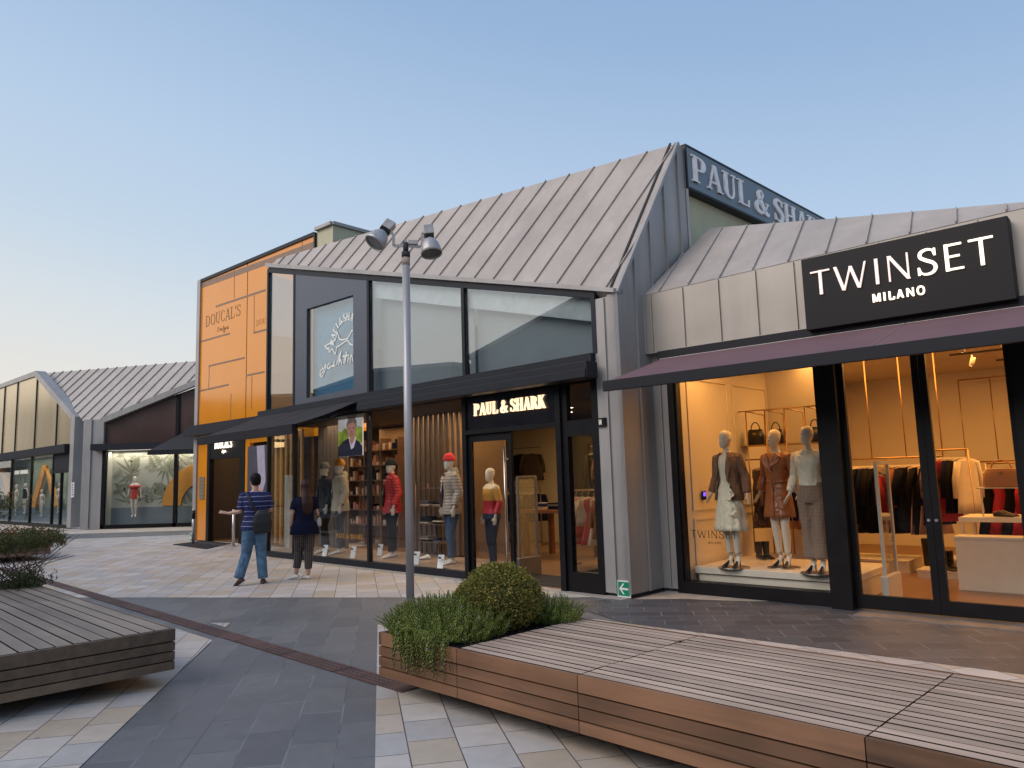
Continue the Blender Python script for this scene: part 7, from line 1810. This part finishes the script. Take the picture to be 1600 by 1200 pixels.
m_, n_m, l_m, b_m = nmat('colour_block_knit'); tcn = n_m.new('ShaderNodeTexCoord'); spn = n_m.new('ShaderNodeSeparateXYZ'); l_m.new(tcn.outputs['Object'], spn.inputs[0]); crn = n_m.new('ShaderNodeValToRGB'); l_m.new(spn.outputs[2], crn.inputs[0]); crn.color_ramp.interpolation = 'CONSTANT'
mrn = n_m.new('ShaderNodeMapRange'); mrn.inputs[1].default_value = .8; mrn.inputs[2].default_value = 1.5; l_m.new(spn.outputs[2], mrn.inputs[0]); l_m.new(mrn.outputs[0], crn.inputs[0])
e_ = crn.color_ramp.elements; e_[0].position = 0; e_[0].color = (.015, .02, .06, 1); e_[1].position = .22; e_[1].color = (.40, .02, .03, 1); e3 = e_.new(.55); e3.color = (.50, .26, .05, 1); e4 = e_.new(.85); e4.color = (.6, .5, .35, 1); l_m.new(crn.outputs[0], b_m.inputs['Base Color'])
mb = MB(); shell_torso(mb, .86, 1.48, .022, False, .05, SP, 1.0); sleeves(mb, SP, False, .02, .93, 1.05); garment(o, mb, 'jumper', m_, .010, 2); fig_obj(o, trousers(SP, False, .012, .02, .066, .96, .074, .010, 1.0), 'trousers', navy)
# low window lettering
goldf = mat('gold_window_film', (.55, .30, .08), .4, .3)
film_text(P, 'PAUL & SHARK', 525, 568, 840, 833, .015, goldf, 'window_lettering', 'small gold PAUL & SHARK lettering low on the second glass bay', .18, .08, True, .05)
# ------------------------------------------------------------------ orange shop entrance
beige_c = mat('beige_panel', (.22, .19, .14), .6, 0, .06, 3)
_s = MB(); a_, b_5 = D.uz(341, 780, 1.2)[0], D.uz(373, 780, 1.2)[0]
for k in range(3): _s.box(D, a_+(b_5-a_)*k/3+.01, a_+(b_5-a_)*(k+1)/3-.01, 1.2, 1.26, .35, 2.15)
_s.build('inner_panel', beige_c, oshop)
_s = MB(); _s.box(D, g1-.4, cd1, .13, 3, .004, .02); _s.build('shop_floor', MT['walnut_floor'] if 'walnut_floor' in MT else walnut, oshop)
_s = MB(); _s.box(D, a_-1.2, b_5, 1.1, 1.13, 1.12, 1.16); _s.build('light_strip', emis('warm_strip', (1, .55, .25), 1.6), oshop)
area('ceiling_light', D, (g1+g2)/2, 1.0, zl_-.05, 2.0, .6, 14, (1, .65, .35), oshop)
area('ceiling_light', D, cd1+.2, 1.2, zl_-.05, 2.0, .8, 30, (1, .6, .3), oshop)
o = thing('shoe_poster', D.p(g3+.3, -.02, 1.2), D.rot, 'tall poster with a grey trouser leg and bare ankle on the orange wall', 'poster')
pc = [D.uz(387.5, 698, -.02), D.uz(420, 850, -.02)]
mb = MB(); mb.box(D, pc[0][0], pc[0][0]+1.6, -.03, -.005, .15, pc[0][1]); mb.build('backing', mat('poster_charcoal', (.06, .06, .085), .4), o)
wq = 1.6
def df_(pts, m, name, k): mb = MB(); mb.prism([D.p(pc[0][0]+wq*x, -.031-.001*k, .15+(pc[0][1]-.15)*y) for x, y in pts], -D.n*.0008); mb.build(name, m, o)
df_([(.30, 1), (.55, 1), (.60, .62), (.52, .52), (.38, .56)], mat('poster_lilac', (.36, .33, .42), .5), 'leg_print', 0); df_([(.38, .56), (.52, .52), (.55, .42), (.30, .40)], mat('poster_pink', (.52, .27, .21), .5), 'ankle_print', 1); df_([(.2, .42), (.7, .44), (.8, .25), (.15, .22)], mat('poster_brown', (.10, .04, .025), .4), 'shoe_print', 0)
o = thing('menu_plate', D.at(314, 764, -.02), D.rot, 'small grey notice plate on the orange strip left of the entrance', 'plate'); q1_, q2_ = D.uz(310.5, 780, -.02), D.uz(319, 745, -.02); mb = MB(); mb.box(D, q1_[0], q2_[0], -.02, -.001, q1_[1], q2_[1]); mb.build('plate', mat('grey_plate', (.25, .22, .18), .4, .3), o)
mb = MB()
for k in range(6): mb.box(D, q1_[0]+.04, q2_[0]-.04-.03*(k % 3), -.022, -.02, q1_[1]+.1+.1*k, q1_[1]+.12+.1*k)
mb.build('faint_line', mat('plate_line', (.12, .1, .08), .5), o)
# ------------------------------------------------------------------ far block window displays
wash = mat('mural_grey_green', (.43, .42, .35), .8, 0, .07, 1.2); leafp = mat('mural_leaf_print', (.20, .205, .14), .8, 0, .1, 2); leafp2 = mat('mural_leaf_print_light', (.28, .28, .21), .8, 0, .1, 2)
floorp = mat('blue_grey_display_floor', (.17, .20, .21), .6, 0, .05, 1); yel = mat('mural_yellow', (.62, .27, .04), .7, 0, .12, 3, .1, 10)
o = thing('leaf_mural', L2.p(3, .45, 0), 0, 'grey-green tropical leaf backdrop filling the far shop window', 'backdrop')
zbk, zft = L2.uz(200, 793, .45)[1], a_ 
mb = MB(); ua_, ub_2 = u5+.15, u6+2.9; ztm = L2.uz(200, 703)[1]
mb.box(L2, ua_, ub_2, .45, .5, .1, ztm); mb.build('backing', wash, o)
mb = MB(); mb.box(L2, ua_, ub_2, .43, .449, .1, zbk); mb.build('lower_band', floorp, o)
lm = MB(); lm2 = MB(); rr_ = random.Random(4)
for i in range(60):
    cx = ua_+.3+(i % 10)*.68+rr_.uniform(-.2, .2); cz = zbk+.1+(i//10)*.42+rr_.uniform(-.2, .3); a0 = rr_.uniform(0, 6.28); L_ = rr_.uniform(.5, .95); tgt = lm if i % 3 else lm2; nb_ = rr_.choice((7, 9, 11)); fan = i % 2
    for k in range(nb_):
        if fan: t = a0 + (k-nb_/2)*.42; b0 = V((cx, cz)); ll_ = L_*(.7+.3*math.cos((k-nb_/2)*.5)); w_ = .05
        else: s_ = (k % 2)*2-1; b0 = V((cx, cz)) + V((math.cos(a0), math.sin(a0)))*(k//2)*.11; t = a0 + s_*1.0; ll_ = L_*.5*(1-.06*k); w_ = .065
        d2_ = V((math.cos(t), math.sin(t))); n2_ = V((-d2_.y, d2_.x)); pts = [b0, b0+d2_*ll_*.4+n2_*w_, b0+d2_*ll_, b0+d2_*ll_*.45-n2_*w_]
        if all(ua_+.02 < q.x < ub_2 and zbk+.02 < q.y < ztm-.02 for q in pts): tgt.prism([L2.p(q.x, .446-.0006*k, q.y) for q in pts], -L2.n*.0005)
lm.build('leaf_print', leafp, o); lm2.build('leaf_print', leafp2, o)
mb = MB(); cxr = L2.uz(318, 793, .4)[0]; rad = cxr-L2.uz(253, 790, .4)[0]
for k in range(16):
    t0_, t1_ = math.pi-.02-k*.1, math.pi-.02-(k+1)*.1
    mb.prism([L2.p(cxr+rad*q*math.cos(t), .40, zbk+rad*q*1.02*math.sin(t)) for q, t in ((1, t0_), (1, t1_), (.55, t1_), (.55, t0_))], L2.n*.03)
tag(mb.build('yellow_arch', yel), 'big mustard yellow arch standing in front of the leaf mural', 'display prop')
p = L2.p(L2.uz(209, 806, .35)[0], .2, .35)
tp_ = L2.uz(207, 743, .2)[1]; bt_ = L2.uz(211, 808, .2)[1]; p = L2.p(L2.uz(209, 806, .2)[0], .2, bt_)
o = mannequin(p, .15, (tp_-bt_)/1.8, 'bald mannequin in a short red off-shoulder dress before the leaf mural', 'mannequins in the far block', True, FP, .012)
skirt(o, 1.32, .80, .12, .165, mat('red_print_dress', (.50, .06, .035), .7, 0, .5, 12), 'dress', 9, .008); mb = MB(); mb.loft([ring((0, 0, z), a, b, 24) for z, a, b in ((1.24, .19, .14), (1.3, .235, .15), (1.36, .225, .14), (1.38, .17, .11))]); fig_obj(o, mb, 'frill', MT['red_print_dress'])
fl_ = MB(); fl_.box(L2, u5+.02, ua_-.001, .1, .6, .02, ztm); fl_.build('inner_wall', wash, lshop)
fl_ = MB(); fl_.box(L2, ua_, ub_2, .06, .43, .02, .12); fl_.build('display_floor', floorp, lshop)
area('ceiling_light', L2, 3.5, .25, a_l if False else L2.uz(200, 706)[1], 5.5, .2, 60, (1, .9, .75), lshop)
o = thing('backdrop', L1.p(-6, .9, 0), L1.rot, 'mottled green backdrop behind the far left shop windows', 'backdrop'); zb_l = L1.uz(60, 793, .8)[1]; uL0 = us_[0]; 
mb = MB(); mb.box(L1, uL0, us_[-1], .9, .95, .1, zsl+.3); mb.build('backing', mat('mottled_green', (.17, .225, .17), .8, 0, .35, 1.0), o); mb = MB(); mb.box(L1, uL0, us_[-1], .86, .899, .1, zb_l); mb.build('lower_band', mat('teal_floor_band', (.11, .16, .18), .6), o)
area('ceiling_light', L1, -6, .4, zsl+.25, 9, .25, 70, (1, .92, .78), lshop)
_s = MB(); _s.box(L1, uL0, us_[-1]-.1, .1, .9, zsl+.3, zsl+.34); _s.build('ceiling', mat('white_soffit', (.6, .6, .56), .7), lshop)
# yellow letter A and arch props
mb = MB(); ap_ = [(61, 728), (69, 727), (43, 794), (37, 794)]; A_ = lambda pts: mb.prism([L1.at(x, y, .6) for x, y in pts], L1.n*.12)
A_([(66, 727), (72, 727), (54, 793), (46, 793)]); A_([(69.5, 727.5), (73, 738), (91, 788), (82, 793)])
tag(mb.build('yellow_letter', yel), 'tall mustard yellow inverted V display prop in the far left window', 'display prop')
mb = MB(); 
cc = L1.uz(-6, 785, .6); rz1 = L1.uz(-6, 731, .6)[1]-cc[1]; rx1 = L1.uz(16, 790, .6)[0]-cc[0]
for k in range(16):
    t0_, t1_ = k*.19, (k+1)*.19
    mb.prism([L1.p(cc[0]+rx1*q*math.cos(t), .6, cc[1]+rz1*(.6+.4*q if q < 1 else 1)*math.sin(t)) for q, t in ((1, t0_), (1, t1_), (.62, t1_), (.62, t0_))], L1.n*.12)
tag(mb.build('yellow_arch', yel), 'mustard yellow arch at the very left edge of the far shop windows', 'display prop')
for i, (x, yt, yb, lab) in enumerate(((24, 756, 806, 'white mannequin in pale top at the left of the two in the glass bay'), (38, 754, 803, 'mannequin in dark top beside the white one in the far left window'), (64, 764, 807, 'white mannequin under the mustard inverted V'), (4, 765, 790, 'white mannequin under the mustard arch at the left edge'), (92, 754, 802, 'white mannequin seen through the far glass door'))):
    z1_ = L1.uz(x, yt, .4)[1]; z0_ = L1.uz(x, yb, .4)[1]; p = L1.p(L1.uz(x, yb, .4)[0], .4, z0_)
    if i == 0: mlab = mannequin(p, L1.rot, (z1_-z0_)/1.8, lab, 'mannequins in the far block', True, FP, .014); first = mlab
    else: mlab = copy_tree(first, None, lab, TM(p, L1.rot+.2*i, (z1_-z0_)/1.8))
    if i == 1: mb = MB(); shell_torso(mb, .9, 1.44, .02, True, 0, FP, 1); garment(mlab, mb, 'top', blackcloth, .014, 1)
z1_ = L1.uz(30, 738, .02)[1]; o = thing('window_lettering', L1.p(L1.uz(30, 738, .02)[0], .015, z1_), L1.rot, 'small white blurred lettering high on the far left glass bay', 'lettering')
for k in range(5): mb = MB(); mb.box(L1, L1.uz(23+k*1.5, 738, .02)[0], L1.uz(24+k*1.5, 738, .02)[0], .015, .025, z1_-.09, z1_+.09); mb.build('letter', film, o)
for k in range(8): mb = MB(); mb.box(L1, L1.uz(32+k*1.5, 736, .02)[0], L1.uz(33+k*1.5, 736, .02)[0], .015, .025, z1_-.09, z1_+.09); mb.build('letter', film, o)
o = thing('info_sign', L1.at(114.5, 765, -.06), L1.rot, 'narrow white vertical sign on the grey frame of the far block', 'sign'); q1_, q2_ = L1.uz(112, 777, -.06), L1.uz(117, 753, -.06); mb = MB(); mb.box(L1, q1_[0], q2_[0], -.09, -.06, q1_[1], q2_[1]); mb.build('plate', MT['white_sign'], o)
mb = MB()
for k in range(6): mb.box(L1, q1_[0]+.08, q2_[0]-.06-.03*(k % 2), -.093, -.09, q1_[1]+.08+.1*k, q1_[1]+.13+.1*k)
mb.build('symbol', black_fr, o)
tm_ = MB(); tm_.box(L1, udr+.06, us_[-1]-.05, -.0, .06, L1.uz(95, 739)[1]+.1, zsl+.3); tm_.build('transom_panel', dark_fr, lshop)
